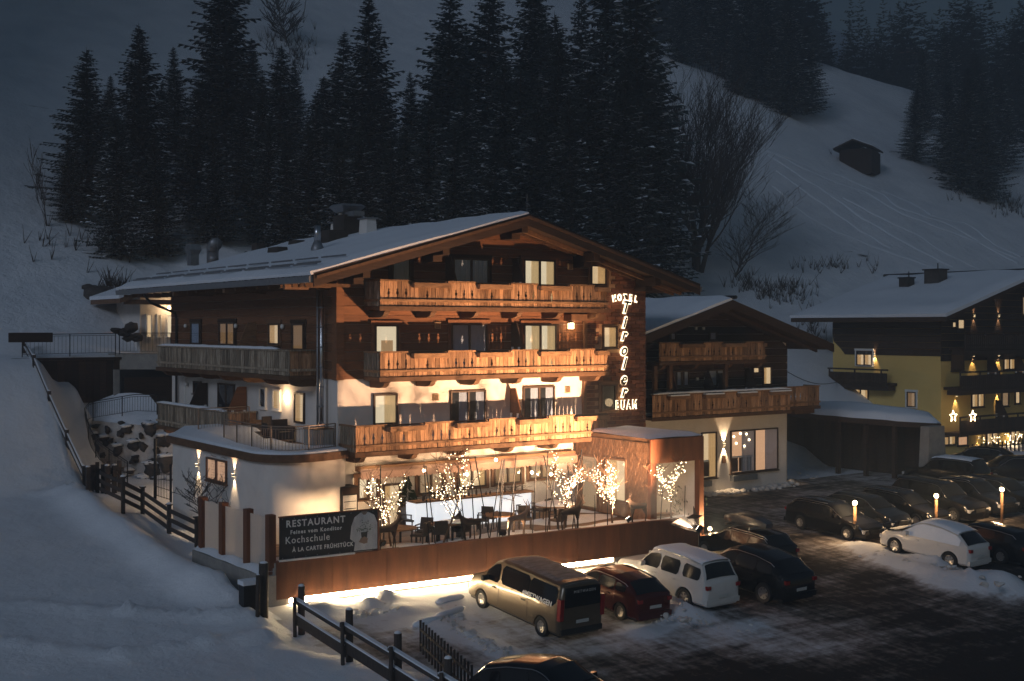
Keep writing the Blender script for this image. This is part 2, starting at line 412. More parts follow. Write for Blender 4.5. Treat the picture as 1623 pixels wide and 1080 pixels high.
lot_material()
def field_material(name, patches):
    m = bpy.data.materials.new(name); m.use_nodes = True; MATS[name] = m
    t = m.node_tree; N = t.nodes; L = t.links; b = N['Principled BSDF']; b.inputs['Roughness'].default_value = .75; b.inputs['Specular IOR Level'].default_value = .25
    tc = N.new('ShaderNodeTexCoord')
    n1 = N.new('ShaderNodeTexNoise'); n1.inputs['Scale'].default_value = .35; n1.inputs['Detail'].default_value = 8
    n2 = N.new('ShaderNodeTexNoise'); n2.inputs['Scale'].default_value = 3.0 if not patches else .9; n2.inputs['Detail'].default_value = 9; n2.inputs['Roughness'].default_value = .68
    L.new(tc.outputs['Object'], n1.inputs['Vector']); L.new(tc.outputs['Object'], n2.inputs['Vector'])
    cr = N.new('ShaderNodeValToRGB'); e = cr.color_ramp.elements; e[0].position = .3; e[0].color = (.70, .73, .78, 1); e[1].position = .7; e[1].color = (.82, .84, .88, 1)
    L.new(n1.outputs['Fac'], cr.inputs[0]); col = cr.outputs[0]
    if patches:       # bare ground where the wind and sun took the snow: horizontal streaks of grass and rock
        mp = N.new('ShaderNodeMapping'); mp.inputs['Scale'].default_value = (.5, 1.6, 2.2)
        n3 = N.new('ShaderNodeTexNoise'); n3.inputs['Scale'].default_value = .22; n3.inputs['Detail'].default_value = 10; n3.inputs['Roughness'].default_value = .72
        L.new(tc.outputs['Object'], mp.inputs[0]); L.new(mp.outputs[0], n3.inputs['Vector'])
        at = N.new('ShaderNodeAttribute'); at.attribute_name = 'bare'
        ad = N.new('ShaderNodeMath'); ad.operation = 'ADD'; L.new(n3.outputs['Fac'], ad.inputs[0]); L.new(at.outputs['Fac'], ad.inputs[1])
        c2 = N.new('ShaderNodeValToRGB'); f = c2.color_ramp.elements; f[0].position = .80; f[0].color = (0, 0, 0, 1); f[1].position = .86; f[1].color = (1, 1, 1, 1)
        L.new(ad.outputs[0], c2.inputs[0])
        mx = N.new('ShaderNodeMix'); mx.data_type = 'RGBA'; L.new(c2.outputs[0], mx.inputs[0]); L.new(col, mx.inputs[6]); mx.inputs[7].default_value = (.055, .047, .040, 1); col = mx.outputs[2]
    L.new(col, b.inputs['Base Color'])
    bp = N.new('ShaderNodeBump'); bp.inputs['Strength'].default_value = .8; bp.inputs['Distance'].default_value = .08 if not patches else .3
    L.new(n2.outputs['Fac'], bp.inputs['Height']); L.new(bp.outputs[0], b.inputs['Normal'])
field_material('snow_field', False); field_material('hill_snow', True)

def grid(name, xs, ys, keep, m, attr=None, fine=True):
    vid = {}; V = []; Fc = []; A = []
    def g(i, j):
        if (i, j) not in vid:
            vid[i, j] = len(V); x, y = xs[i], ys[j]; V.append((x, y, Z(x, y, fine)))
            if attr: A.append(attr[1](x, y))
        return vid[i, j]
    for i in range(len(xs) - 1):
        for j in range(len(ys) - 1):
            if keep((xs[i] + xs[i + 1]) / 2, (ys[j] + ys[j + 1]) / 2): Fc.append((g(i, j), g(i + 1, j), g(i + 1, j + 1), g(i, j + 1)))
    me = bpy.data.meshes.new(name); me.from_pydata(V, [], Fc); me.update(); me.materials.append(MATS[m])
    me.polygons.foreach_set('use_smooth', [True] * len(Fc))
    if attr:
        a = me.attributes.new(attr[0], 'FLOAT', 'POINT'); a.data.foreach_set('value', A)
    o = bpy.data.objects.new(name, me); COL.objects.link(o); o['kind'] = 'structure'; return o
def frange(a, b, s): return [a + s * i for i in range(int(round((b - a) / s)) + 1)]
XS, YS = frange(-8, 24, .28) + frange(24.4, 80, .4), frange(14, 70, .35)
PATCH = [(590, 990, 3.0, .10), (640, 1020, 2.5, .03), (690, 990, 2.2, .0), (900, 1010, 4, .10), (1100, 1000, 4, .10), (1350, 1000, 5, .02), (1500, 980, 5, -.12), (1280, 900, 3, -.06),
         (1250, 985, 3.5, .04), (1350, 965, 3, .03), (1180, 1005, 3, .05), (1100, 1070, 4, -.06), (1230, 1075, 4, -.14), (1480, 1055, 5, -.2), (1330, 760, 7, .04), (1200, 800, 3, -.08), (1180, 830, 3.5, .03), (1250, 860, 3, -.03), (560, 960, 4, .4), (680, 945, 4, .4), (1020, 880, 2, .4), (520, 965, 3, .4)]
PW = [(*onZ(a, b, 0).xy, r, k) for a, b, r, k in PATCH]
def cover(x, y):
    c = .50 + .20 * nz(x, y, .22, 12) + .10 * nz(x * .5, y * 1.6, .6, 14)
    for px, py, r, k in PW: c += k * math.exp(-((x - px) ** 2 + (y - py) ** 2) / (r * r))
    for bx, by, br, bh in BANKS: c += .6 * math.exp(-((x - bx) ** 2 + (y - by) ** 2) / (br * br * 1.1))
    if y > 52: c += .3 * smooth(52, 55, y)
    f = xf(y); c += .5 * (1 - smooth(f + .1, f + 1.0, x))
    return c
def is_lot(x, y): return x > xf(y) + .1 and y < 54 - 3.5 * smooth(56, 58, x) and not (x < 23 and y > 39)
grid('parking_lot', XS, YS, lambda x, y: is_lot(x, y), 'parking_ground', ('cover', cover))
grid('snow_field', XS, YS, lambda x, y: not is_lot(x, y), 'snow_field')
BARE = [(60, 60, 95, 16, .22), (150, 85, 100, 9, .22), (740, 60, 200, 12, .22), (760, 100, 190, 8, .15), (1350, 440, 125, 7, .2), (1560, 400, 120, 8, .2), (1400, 130, 205, 10, .12), (1610, 190, 190, 12, .22), (1600, 330, 165, 10, .22), (1370, 385, 140, 6, .15)]
BW = []
for px, py, d, r, k in BARE:
    p = atD(px, d); BW.append((p.x, p.y, r, k))
def bare(x, y):
    return max([0.0] + [k * math.exp(-((x - bx) ** 2 + ((y - by) * 1.5) ** 2) / (r * r)) for bx, by, r, k in BW])
HX = frange(-100, 380, 3.0); HYs = frange(-62, 430, 3.0)
grid('hillside', HX, HYs, lambda x, y: not (-7 < x < 79 and 15 < y < 69), 'hill_snow', ('bare', bare), fine=False)
# the wooded mountain behind the crest
mb = MB(); V = {}
def FZ(x, y): return 40 + .5 * (y - 300) + 10 * nz(x, y, .008, 3)
fx, fy = frange(-100, 1100, 25), frange(260, 900, 20)
idx = {}
for i, x in enumerate(fx):
    for j, y in enumerate(fy): idx[i, j] = mb.pt((x, y, FZ(x, y) if y > 270 else 15))
for i in range(len(fx) - 1):
    for j in range(len(fy) - 1): mb.f.append([idx[i, j], idx[i + 1, j], idx[i + 1, j + 1], idx[i, j + 1]])
mb.build('mountain', 'snow', None, True, kind='structure')
# ski tracks down the right-hand slope: low ridges of pushed snow
def onHill(px, py, t=70.0):
    d = ray(px, py)
    while t < 420:
        p = Vector((0, 0, HC)) + d * t
        if p.z < Z(p.x, p.y): return p
        t += .5
    return Vector((0, 0, HC)) + d * 300
mb = MB()
TR = [[(1215, 240), (1290, 275), (1370, 305), (1430, 340), (1520, 375), (1623, 415)], [(1222, 250), (1300, 300), (1370, 350), (1450, 395), (1520, 430)],
      [(1225, 243), (1330, 280), (1400, 310), (1425, 330), (1500, 355), (1560, 390), (1623, 425)], [(1235, 275), (1310, 330), (1370, 370), (1420, 400)],
      [(1230, 300), (1270, 340), (1330, 372), (1420, 405), (1500, 432)], [(1400, 305), (1440, 320), (1480, 345), (1530, 355), (1580, 392), (1623, 410)],
      [(1340, 318), (1400, 350), (1450, 372), (1500, 405), (1560, 432)]]
for tr in TR:
    q = [onHill(*p) for p in tr]; pts = []
    for a, b in zip(q, q[1:]):
        for k in range(8): pts.append(a.lerp(b, k / 8))
    pts = [Vector((p.x + .5 * nz(i, 1, .4, 2), p.y + .5 * nz(i, 4, .4, 2), 0)) for i, p in enumerate(pts)]
    prev = None
    for i, p in enumerate(pts):
        d = pts[min(i + 1, len(pts) - 1)] - pts[max(i - 1, 0)]; n = Vector((-d.y, d.x, 0)).normalized() * (.22 + .1 * nz(i, 3, .3, 1))
        z = Z(p.x, p.y)
        za, zb = Z(p.x + n.x, p.y + n.y), Z(p.x - n.x, p.y - n.y)
        ring = [mb.pt((p.x + n.x, p.y + n.y, za - .02)), mb.pt((p.x, p.y, z + .16)), mb.pt((p.x - n.x, p.y - n.y, zb - .02))]
        if prev:
            mb.f.append([prev[0], ring[0], ring[1], prev[1]]); mb.f.append([prev[1], ring[1], ring[2], prev[2]])
        prev = ring
mb.build('ski_tracks', 'snow', None, True, kind='stuff')
# ---------------------------------------------------------------- shared building pieces
def front_tf(x0, yw, z0): return lambda p: Vector((x0 + p.x, yw - p.y, z0 + p.z))        # u along +x, y outward (towards -Y)
def left_tf(xw, y0, z0): return lambda p: Vector((xw - p.y, y0 + p.x, z0 + p.z))         # u along +y, y outward (towards -X)
ROOMS = {'lit': 'lit_room', 'cool': 'lit_cool_room', 'dim': 'dim_room', 'red': 'red_room', 'dark': 'dark_room'}
def window(root, tf, w, h, room='lit', leaves=1, frame='frame_wood', trim=None, curtain=None, cur='both', sill=True, deep=.0, name='window', furn=False):
    """window part with sub-parts; local u 0..w, y outward, z 0..h"""
    fw = .075; mb = MB(tf)
    mb.box(0, fw, 0, .09, 0, h); mb.box(w - fw, w, 0, .09, 0, h); mb.box(fw, w - fw, 0, .088, 0, fw); mb.box(fw, w - fw, 0, .088, h - fw, h)
    lw = (w - fw) / leaves
    for k in range(1, leaves): mb.box(k * lw - .01, k * lw + fw + .01, 0, .093, fw, h - fw)
    o = mb.build(name, frame, root)
    MB(tf).box(fw, w - fw, -.002, .012, fw, h - fw).build('room', ROOMS[room], o)
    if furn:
        MB(tf).box(fw + w * .22, fw + w * .72, .014, .022, fw, fw + h * .42).build('wardrobe', 'glowing_wood', o)
    cm = curtain or ('curtain' if room in ('lit', 'cool', 'dim') else 'grey_curtain')
    if cur:
        def cloth(a, b):
            mb = MB(tf); n = max(4, int((b - a) / .035)); pr = None
            for i in range(n + 1):
                u = lerp(a, b, i / n); d = .036 + .012 * math.sin(i * 2.1) + .004 * math.sin(i * 5.3)
                q = (mb.pt((u, d, fw)), mb.pt((u, d, h - fw)))
                if pr: mb.f.append([pr[0], q[0], q[1], pr[1]])
                pr = q
            mb.build('curtain', cm, o, True)
        for k in range(leaves):
            a = fw + k * lw; b = a + lw - fw
            if cur == 'full': cloth(a + .01, b - .01)
            elif cur == 'right' or (cur == 'both' and k == leaves - 1): cloth(lerp(a, b, .45), b - .01)
            elif cur == 'left' or cur == 'both': cloth(a + .01, lerp(a, b, .38))
    for k in range(leaves):
        a = fw + k * lw
        MB(tf).box(a, a + lw - fw, .066, .072, fw, h - fw).build('pane', 'pane_glass', o)
    if sill: MB(tf).box(-.06, w + .06, 0, .14, -.06, -.002).build('sill', trim or frame, o)
    if trim:
        mb = MB(tf); mb.box(-.14, -.002, 0, .06, -.08, h + .14); mb.box(w + .002, w + .14, 0, .06, -.08, h + .14); mb.box(-.18, w + .18, 0, .075, h + .002, h + .16)
        mb.build('trim', trim, o)
    return o
PL_W = .20
def plank_mesh(name, m, kind, z0, z1, w=PL_W):
    """board of a balcony front; notched edges make the cut-out ornament between two neighbours"""
    g = .008 if 'grey' not in m else .022; c = (z0 + z1) / 2 + .02
    def edge(side):
        if side not in kind: return []
        pr = [(0, c - .22), (.022, c - .21), (.022, c - .09), (.012, c - .07), (.042, c - .045), (.056, c), (.042, c + .045), (.012, c + .07), (.030, c + .12), (.030, c + .15), (0, c + .19)]
        return pr
    L = [(g, z0)] + [(w - g, z0)]
    pts = [(g, z0), (w - g, z0)] + [(w - g - d, z) for d, z in edge('R')] + [(w - g, z1), (g, z1)] + [(g + d, z) for d, z in reversed(edge('L'))]
    mb = MB(); mb.prism([(x, 0, z) for x, z in pts], (0, .028, 0))
    me = mb.mesh(name, m); return me
PM = {}
def get_plank(m, kind, z0, z1):
    k = (m, kind, round(z0, 3), round(z1, 3))
    if k not in PM: PM[k] = plank_mesh('plank', m, kind, z0, z1)
    return PM[k]
def balcony(root, p0, p1, zb, zt, m='plank_wood', deep=1.3, pattern='FB', slab=True, box_z=.90, snow=None, ornaments=True, rail_m='rail_wood', close0=False, close1=False, lower='plank_wood', boxes_snow=False, first=7, boxn=9, part='balcony', fullm=None):
    """p0->p1 along the outer face seen from outside left to right; depth goes to the left of p0->p1 reversed (towards the wall)"""
    p0 = Vector((p0[0], p0[1], 0)); p1 = Vector((p1[0], p1[1], 0)); e = (p1 - p0).normalized(); L = (p1 - p0).length
    inn = Vector((-e.y, e.x, 0))                  # towards the wall
    rz = math.atan2(e.y, e.x)
    tf = lambda p: p0 + e * p.x + inn * p.y + Vector((0, 0, p.z))
    sl = MB(tf)
    if slab: sl.box(-.02, L + .02, .04, deep, zb - .16, zb - .02)
    else: sl.box(0, L, .10, .16, zb + .02, zb + .08)
    b = sl.build(part, 'beam_wood', root)
    MB(tf).box(-.05, L + .05, -.06, .03, zb - .20, zb - .02).build('fascia', 'beam_wood', b)
    MB(tf).box(-.03, L + .03, -.065, -.004, zb + .17, zb + .27).build('lower_rail', rail_m, b)
    H = zt - zb; n = int(round(L / PL_W)); pw = L / n; i = 0; sec = 0
    full = pattern == 'F'
    while i < n:
        isF = full or sec % 2 == 0
        k = n - i if full else min(first if isF else boxn, n - i)
        if not full and not isF and n - i - k < 3: k = n - i
        a, c = i * pw, (i + k) * pw
        for j in range(k):
            if isF:
                top = H - .06; kind = ''
                if ornaments:
                    if j % 2 == 1 and j < k - 1 and j > 0: kind = 'R'
                    if j % 2 == 0 and j > 1: kind = 'L'
                me = get_plank(m, kind, 0, top)
            else:
                me = get_plank(m, 'R' if (j == boxn // 2 - 1 and ornaments) else ('L' if (j == boxn // 2 and ornaments) else ''), 0, H * box_z - .10)
            q = p0 + e * ((i + j) * pw) + inn * random.uniform(-.004, .006)
            inst(me, 'plank', b, (q.x, q.y, zb + random.uniform(-.012, .012)), rz, (pw / PL_W, 1, 1))
        if isF:
            MB(tf).box(a - .02, c + .02, -.06, .06, zt - .07, zt).build('handrail', rail_m, b)
        else:
            mb = MB(tf); z1 = zb + H * box_z
            mb.box(a + .06, c - .06, -.22, -.19, z1 - .17, z1); mb.box(a + .06, a + .09, -.19, .03, z1 - .17, z1); mb.box(c - .09, c - .06, -.19, .03, z1 - .17, z1)
            mb.box(a + .06, c - .06, .03, .06, z1 - .17, z1); mb.box(a + .06, c - .06, -.22, .06, z1 - .20, z1 - .17); mb.box(a + .09, c - .09, -.19, .03, z1 - .1, z1 - .05)
            mb.build('flower_box', rail_m, b)
            MB(tf).box(a - .02, c + .02, .04, .16, zt - .09, zt - .03).build('handrail', 'beam_wood', b)
            if boxes_snow:
                mb = MB(tf); mb.box(a + .10, c - .10, -.21, .04, z1 + .002, z1 + .07); mb.build('snow_on_box', 'roof_snow', b)
        i += k; sec += 1
    for cl, at in ((close0, 0.0), (close1, L)):
        if cl:
            nn = int(round((deep - .05) / PL_W))
            for j in range(nn):
                q = p0 + e * (at - (.03 if at else 0)) + inn * (.03 + j * (deep - .05) / nn)
                me = get_plank('grey_plank_wood' if not fullm else fullm, '', 0, H - .06)
                inst(me, 'plank', b, (q.x, q.y, zb), rz + math.pi / 2 , ((deep - .05) / nn / PL_W, 1, 1)) 
            MB(tf).box(at - .05, at + .05, .06, deep, zt - .07, zt).build('handrail', rail_m, b)
            MB(tf).box(at - .06, at + .06, .06, deep, zb + .17, zb + .27).build('lower_rail', rail_m, b)
    if snow:
        mb = MB(tf); n2 = int(L / .3); pr = None
        for i in range(n2 + 1):
            u = lerp(snow[0], snow[1] * L, i / n2); hgt = .07 + .05 * abs(nz(u, zb, 1.1, 4)) + .02; t = min(1, i / 2, (n2 - i) / 2)
            r = [mb.pt((u, y, zt + z * (.3 + .7 * t))) for y, z in ((-.06, .0), (-.08, .04), (-.04, hgt), (.08, hgt * 1.05), (.16, .04), (.16, 0))]
            if pr:
                for a2, b2, c2, d2 in zip(pr, r, r[1:], pr[1:]): mb.f.append([a2, b2, c2, d2])
            pr = r
        mb.build('snow_on_rail', 'roof_snow', b, True)
    return b
def bracket_mesh(L=1.25, h=.30, w=.24):
    mb = MB(); pts = [(0, 0, 0), (0, 0, -h), (0, -L * .55, -h)]
    for k in range(6):
        a = k / 5 * math.pi / 2; pts.append((0, -L * .55 - L * .38 * math.sin(a), -h + (h - .10) * (1 - math.cos(a))))
    pts += [(0, -L, -.07), (0, -L, 0)]
    mb.prism([(p[0] - w / 2, p[1], p[2]) for p in pts], (w, 0, 0)); return mb.mesh('bracket', 'beam_wood')
BRK = bracket_mesh()
def gable_boards(root, xs, yw, z0, z1, zlim, bh, m, out=.05, side='front', holes=(), name='cladding_board'):
    """horizontal cladding boards as single parts; xs(z) gives the two ends"""
    z = z0; k = 0
    while z < z1 - .02:
        h = min(bh, z1 - z); a0, b0 = xs(z + .01); a1, b1 = xs(z + h - .01)
        if b0 - a0 < .25: break
        segs = [(a0, b0, a1, b1)]
        for ha, hb, hz0, hz1 in holes:
            if hz0 < z + h / 2 < hz1:
                ns = []
                for s in segs:
                    if s[0] < ha and s[1] > hb: ns += [(s[0], ha, s[2], ha), (hb, s[1], hb, s[3])]
                    elif s[0] < ha < s[1]: ns.append((s[0], ha, s[2], ha))
                    elif s[0] < hb < s[1]: ns.append((hb, s[1], hb, s[3]))
                    elif s[1] <= ha or s[0] >= hb: ns.append(s)
                segs = ns
        for s in segs:
            if s[1] - s[0] < .08: continue
            o2 = out + random.uniform(-.008, .008)
            mb = MB()
            if side == 'front': mb.prism([(s[0], yw, z + .008), (s[1], yw, z + .008), (s[3], yw, z + h - .008), (s[2], yw, z + h - .008)], (0, -o2, 0))
            elif side == 'left': mb.prism([(yw, s[0], z + .008), (yw, s[1], z + .008), (yw, s[3], z + h - .008), (yw, s[2], z + h - .008)], (-o2, 0, 0))
            else: mb.prism([(yw, s[0], z + .008), (yw, s[1], z + .008), (yw, s[3], z + h - .008), (yw, s[2], z + h - .008)], (o2, 0, 0))
            mb.build(name, m, root)
        z += h; k += 1
def snow_slab(name, quad, th, root, n=(14, 40), lip=.12, m='roof_snow', seed=1.0, amp=.06):
    """snow lying on a roof plane: quad a(eave,front) b(ridge,front) c(ridge,back) d(eave,back)"""
    a, b, c, d = [Vector(q) for q in quad]; mb = MB(); nn = (b - a).cross(d - a).normalized()
    if nn.z < 0: nn = -nn
    I = {}
    for i in range(n[0] + 1):
        for j in range(n[1] + 1):
            u, v = i / n[0], j / n[1]; p = a.lerp(b, u).lerp(d.lerp(c, u), v)
            edge = min(1, min(u * n[0], (v * n[1]), (1 - v) * n[1]) / 1.0) if True else 1
            t = th * (.55 + .45 * edge) * (1 + amp * 9 * nz(p.x, p.y, .45, seed) * .6) + .02 * nz(p.x, p.y, 1.5, seed)
            I[i, j] = mb.pt(p + nn * max(.03, t))
    for i in range(n[0]):
        for j in range(n[1]): mb.f.append([I[i, j], I[i + 1, j], I[i + 1, j + 1], I[i, j + 1]])
    bot = {}
    def bp(i, j):
        if (i, j) not in bot:
            p = a.lerp(b, i / n[0]).lerp(d.lerp(c, i / n[0]), j / n[1]); bot[i, j] = mb.pt(p + nn * .004)
        return bot[i, j]
    for i in range(n[0]):
        for j in (0, n[1]): mb.f.append([bp(i, j), bp(i + 1, j), I[i + 1, j], I[i, j]])
    for j in range(n[1]):
        for i in (0, n[0]): mb.f.append([bp(i, j), bp(i, j + 1), I[i, j + 1], I[i, j]])
    return mb.build(name, m, root, auto=50)
def sconce(root, tf, energy=14, col=(1, .70, .40), size=.07, up=1.0, down=1.0, reach=.16, spot=62):
    """up-and-down wall lamp: small metal body with light cones above and below"""
    mb = MB(tf); mb.box(-.05, .05, 0, .14, -.05, .05); o = mb.build('wall_lamp', 'white_paint', root)
    mb = MB(tf); mb.box(-.04, .04, .03, .12, .052, .06); mb.box(-.04, .04, .03, .12, -.06, -.052); mb.build('lens', 'lamp_face', o)
    for s, k in ((1, up), (-1, down)):
        if k: lamp('lamp_glow', 'SPOT', tf(Vector((0, .085, .075 * s))), energy * k, col, o, tf(Vector((0, .05, 3.0 * s))), .02, spot, .55)
    return o
def screen_board(root, tf, deep, h0, h1, m='board_wood'):
    """privacy screen between two balconies: stands out from the wall, its top falls away outwards"""
    mb = MB(tf); pts = [(0, 0, 0), (0, deep, 0), (0, deep, h0 * .25), (0, deep * .35, h1), (0, 0, h1)]
    mb.prism([(-.03, p[1], p[2]) for p in pts], (.06, 0, 0)); o = mb.build('privacy_screen', m, root)
    mb = MB(tf); mb.box(-.045, .045, .02, deep * .62, h1 * .42, h1 * .47); mb.build('cross_bar', 'rail_wood', o)
    mb = MB(tf); mb.box(-.07, .07, .06, .18, h1 * .39, h1 * .50); mb.box(-.07, .07, deep * .5, deep * .5 + .12, h1 * .39, h1 * .50); mb.build('bracket_plate', 'white_paint', o)
    return o

# ---------------------------------------------------------------- the hotel
XL, XR, YF, YB = 23.14, 39.4, 43.8, 62.0
RX, RZ, EZ, EXL, EXR = 31.3, 14.80, 12.02, 21.16, 41.42      # ridge and eaves (underside of the snow)
SL = (RZ - EZ) / (RX - EXL)
YV, YVB = 42.0, 64.4                                            # verges
hotel = thing('hotel_building', 'large timber and white hotel with snowy gable roof and three carved front balconies', 'hotel', (31.3, 53, 1.8))
def under(x): return EZ + SL * (x - EXL if x < RX else EXR - x) - .30
mb = MB()
core = [(XL, YF, 1.0), (XR, YF, 1.0), (XR, YF, under(XR)), (RX, YF, under(RX)), (XL, YF, under(XL))]
mb.prism(core, (0, YB - YF, 0)); mb.build('wall', 'plaster', hotel)
ZW = 7.93                         # timber starts here
def xs_front(z):
    a = XL - .05; b = 35.85 if z < 10.75 else 37.0
    if z > under(XL): a = EXL + (z + .30 - EZ) / SL
    bb = EXR - (z + .30 - EZ) / SL
    return max(a, XL - .05), min(b, bb)
gable_boards(hotel, xs_front, YF, ZW, 14.4, None, .37, 'board_wood')
gable_boards(hotel, lambda z: (YF - .05, YB), XL, ZW, under(XL) + .05, None, .37, 'board_wood', side='left')
gable_boards(hotel, lambda z: (YF, YB), XR, 5.0, under(XR) - .05, None, .9, 'board_wood', side='right')
MB().box(XL - .09, XL + .25, YF - .09, YF + .3, ZW - .02, 12.05).build('corner_post', 'board_wood', hotel)
# brick-tiled tower
mb = MB(); mb.prism([(35.86, YF - .11, 2.0), (39.5, YF - .11, 2.0), (39.5, YF - .11, under(39.5) - .02), (37.02, YF - .11, under(37.02) - .02), (37.02, YF - .11, 10.75), (35.86, YF - .11, 10.75)], (0, .107, 0))
mb.prism([(39.403, YF - .109, 2.0), (39.5, YF - .109, 2.0), (39.5, YF - .109, under(39.5) - .02), (39.403, YF - .109, under(39.403) - .02)], (0, 1.9, 0))
mb.build('tower_wall', 'mortar', hotel)
def fpx(px, py, y=YF): return onY(px, py, y)
WIN_BR = []
for a in ((952, 518, 974, 552), (950, 610, 974, 650), (933, 420, 958, 454)):
    p, q = fpx(a[0], a[1]), fpx(a[2], a[3]); WIN_BR.append((p.x - .1, q.x + .1, q.z - .1, p.z + .1))
bw, bh = .50, .187; z = 4.55; row = 0
brick_me = MB().box(.012, bw - .012, -.035, 0, .012, bh - .012).mesh('brick', 'brick')
nbr = 0
while z < 12.6:
    x = 35.86 - (row % 2) * bw / 2
    while x < 39.5:
        a = max(x, 35.86 if z < 10.7 else 37.02); b = min(x + bw, 39.5)
        ok = b - a > .09 and z + bh < min(under(a), under(b)) - .03
        for h in WIN_BR:
            if a < h[1] and b > h[0] and z < h[3] and z + bh > h[2]: ok = False
        if ok:
            inst(brick_me, 'brick', hotel, (a, YF - .11 + random.uniform(-.012, .012), z), 0, ((b - a) / bw, 1, 1)); nbr += 1
        x += bw
    z += bh; row += 1
mb = MB(); z = 4.55; row = 0
while z < 12.2:
    y = YF - .11 + (row % 2) * .25
    while y < YF + 1.7:
        mb.box(39.5, 39.53 + random.uniform(0, .015), y + .006, min(y + .494, YF + 1.78), z + .006, z + bh - .006); y += .5
    z += bh; row += 1
mb.build('side_bricks', 'brick', hotel, kind='stuff')
MB().box(35.70, 35.86, YF - .16, YF, 4.8, 7.93).build('tower_edge_board', 'trim_wood', hotel)
MB().box(35.72, 35.9, YF - .17, YF - .05, 7.95, 10.3).build('lit_post', 'trim_wood', hotel)
MB().box(34.6, 36.6, YF - .62, YF - .05, 10.32, 10.62).build('beam_end', 'trim_wood', hotel)
# roof: deck, rafters under the verge, verge boards, snow
mb = MB()
mb.prism([(EXL, YV, EZ - .30), (RX, YV, RZ - .30), (EXR, YV, EZ - .30), (EXR, YV, EZ - .02), (RX, YV, RZ - .02), (EXL, YV, EZ - .02)], (0, YVB - YV, 0))
roof = mb.build('roof', 'dark_wood', hotel)
for s, ex in ((-1, EXL), (1, EXR)):
    mb = MB(); mb.prism([(ex, YV - .06, EZ - .46), (RX, YV - .06, RZ - .46), (RX, YV - .06, RZ + .06), (ex, YV - .06, EZ + .06)], (0, .056, 0)); mb.build('verge_board', 'dark_wood', roof)
    mb = MB(); mb.prism([(ex - s * .1, YV - .1, EZ - .16 + .0), (RX, YV - .1, RZ - .14), (RX, YV - .1, RZ - .02), (ex - s * .1, YV - .1, EZ - .04)], (0, .036, 0)); mb.build('verge_trim', 'beam_wood', roof)
    for yy in (43.0, 43.55):
        mb = MB(); mb.prism([(ex - s * .2, yy, EZ - .44), (RX, yy, RZ - .50), (RX, yy, RZ - .302), (ex - s * .2, yy, EZ - .302)], (0, .14, 0)); mb.build('rafter', 'beam_wood' if s > 0 else 'dark_wood', roof)  # right rafters get the paler wood: warm light from below put into the colour
    mb = MB(); mb.prism([(ex + s * .02, YV, EZ - .30), (ex + s * .16, YV, EZ - .30), (ex + s * .18, YV, EZ - .06), (ex + s * .02, YV, EZ - .06)], (0, YVB - YV, 0)); mb.build('gutter', 'dull_steel', roof)
for x in (RX, 27.3, 35.3, 23.6, 39.0):
    zz = under(x); MB().box(x - .16, x + .16, YV + .25, YF, zz - .42, zz - .02).build('purlin', 'dark_wood', roof)
    MB().box(x - .22, x + .22, YV + .9, YF - .002, zz - .66, zz - .422).build('purlin_support', 'dark_wood', roof)
snow_slab('snow', [(EXL - .12, YV - .05, EZ - .03), (RX + .02, YV - .05, RZ), (RX + .02, YVB, RZ), (EXL - .12, YVB, EZ - .03)], .26, roof, (22, 46))
snow_slab('snow', [(EXR, YV + .1, EZ), (RX + .02, YV + .1, RZ), (RX + .02, YVB, RZ), (EXR, YVB, EZ)], .16, roof, (14, 30), seed=5)
for dx, h_ in ((.45, .34), (.62, .36), (1.7, .36)):
    n_ = 9
    for k in range(n_):
        ya, yb2 = lerp(YV + .6, YVB - .6, k / n_), lerp(YV + .6, YVB - .6, (k + .86) / n_); zz = EZ + SL * dx + h_
        MB().tube([(EXL + dx, ya, zz), (EXL + dx, yb2, zz)], .035, 6).build('snow_guard', 'dull_steel', roof)
mb = MB(); rs = random.Random(6)
for k in range(120):
    y = rs.uniform(YV, YVB); L_ = rs.uniform(.05, .32); mb.lathe([(.018, -.0), (.004, -L_)], (EXL - .06 + rs.uniform(-.04, .04), y, EZ - .02), 5)
mb.build('icicles', 'roof_snow', roof, kind='stuff')
MB().tube([(RX, YV + .1, RZ), (RX, YV + .1, RZ + .9)], .015, 5).build('lightning_rod', 'dull_steel', roof)
for k in range(3):
    y = YV + 2.5 + k * 6.0
    MB().box(EXL - .02, XL, y - .1, y + .1, EZ - .5, EZ - .305).build('rafter_end', 'trim_wood', roof)
for k in range(20):
    y = YV + .8 + k * 1.1
    MB().box(EXL + .05, XL, y - .06, y + .06, EZ - .43, EZ - .303).build('rafter_end', 'beam_wood', roof)
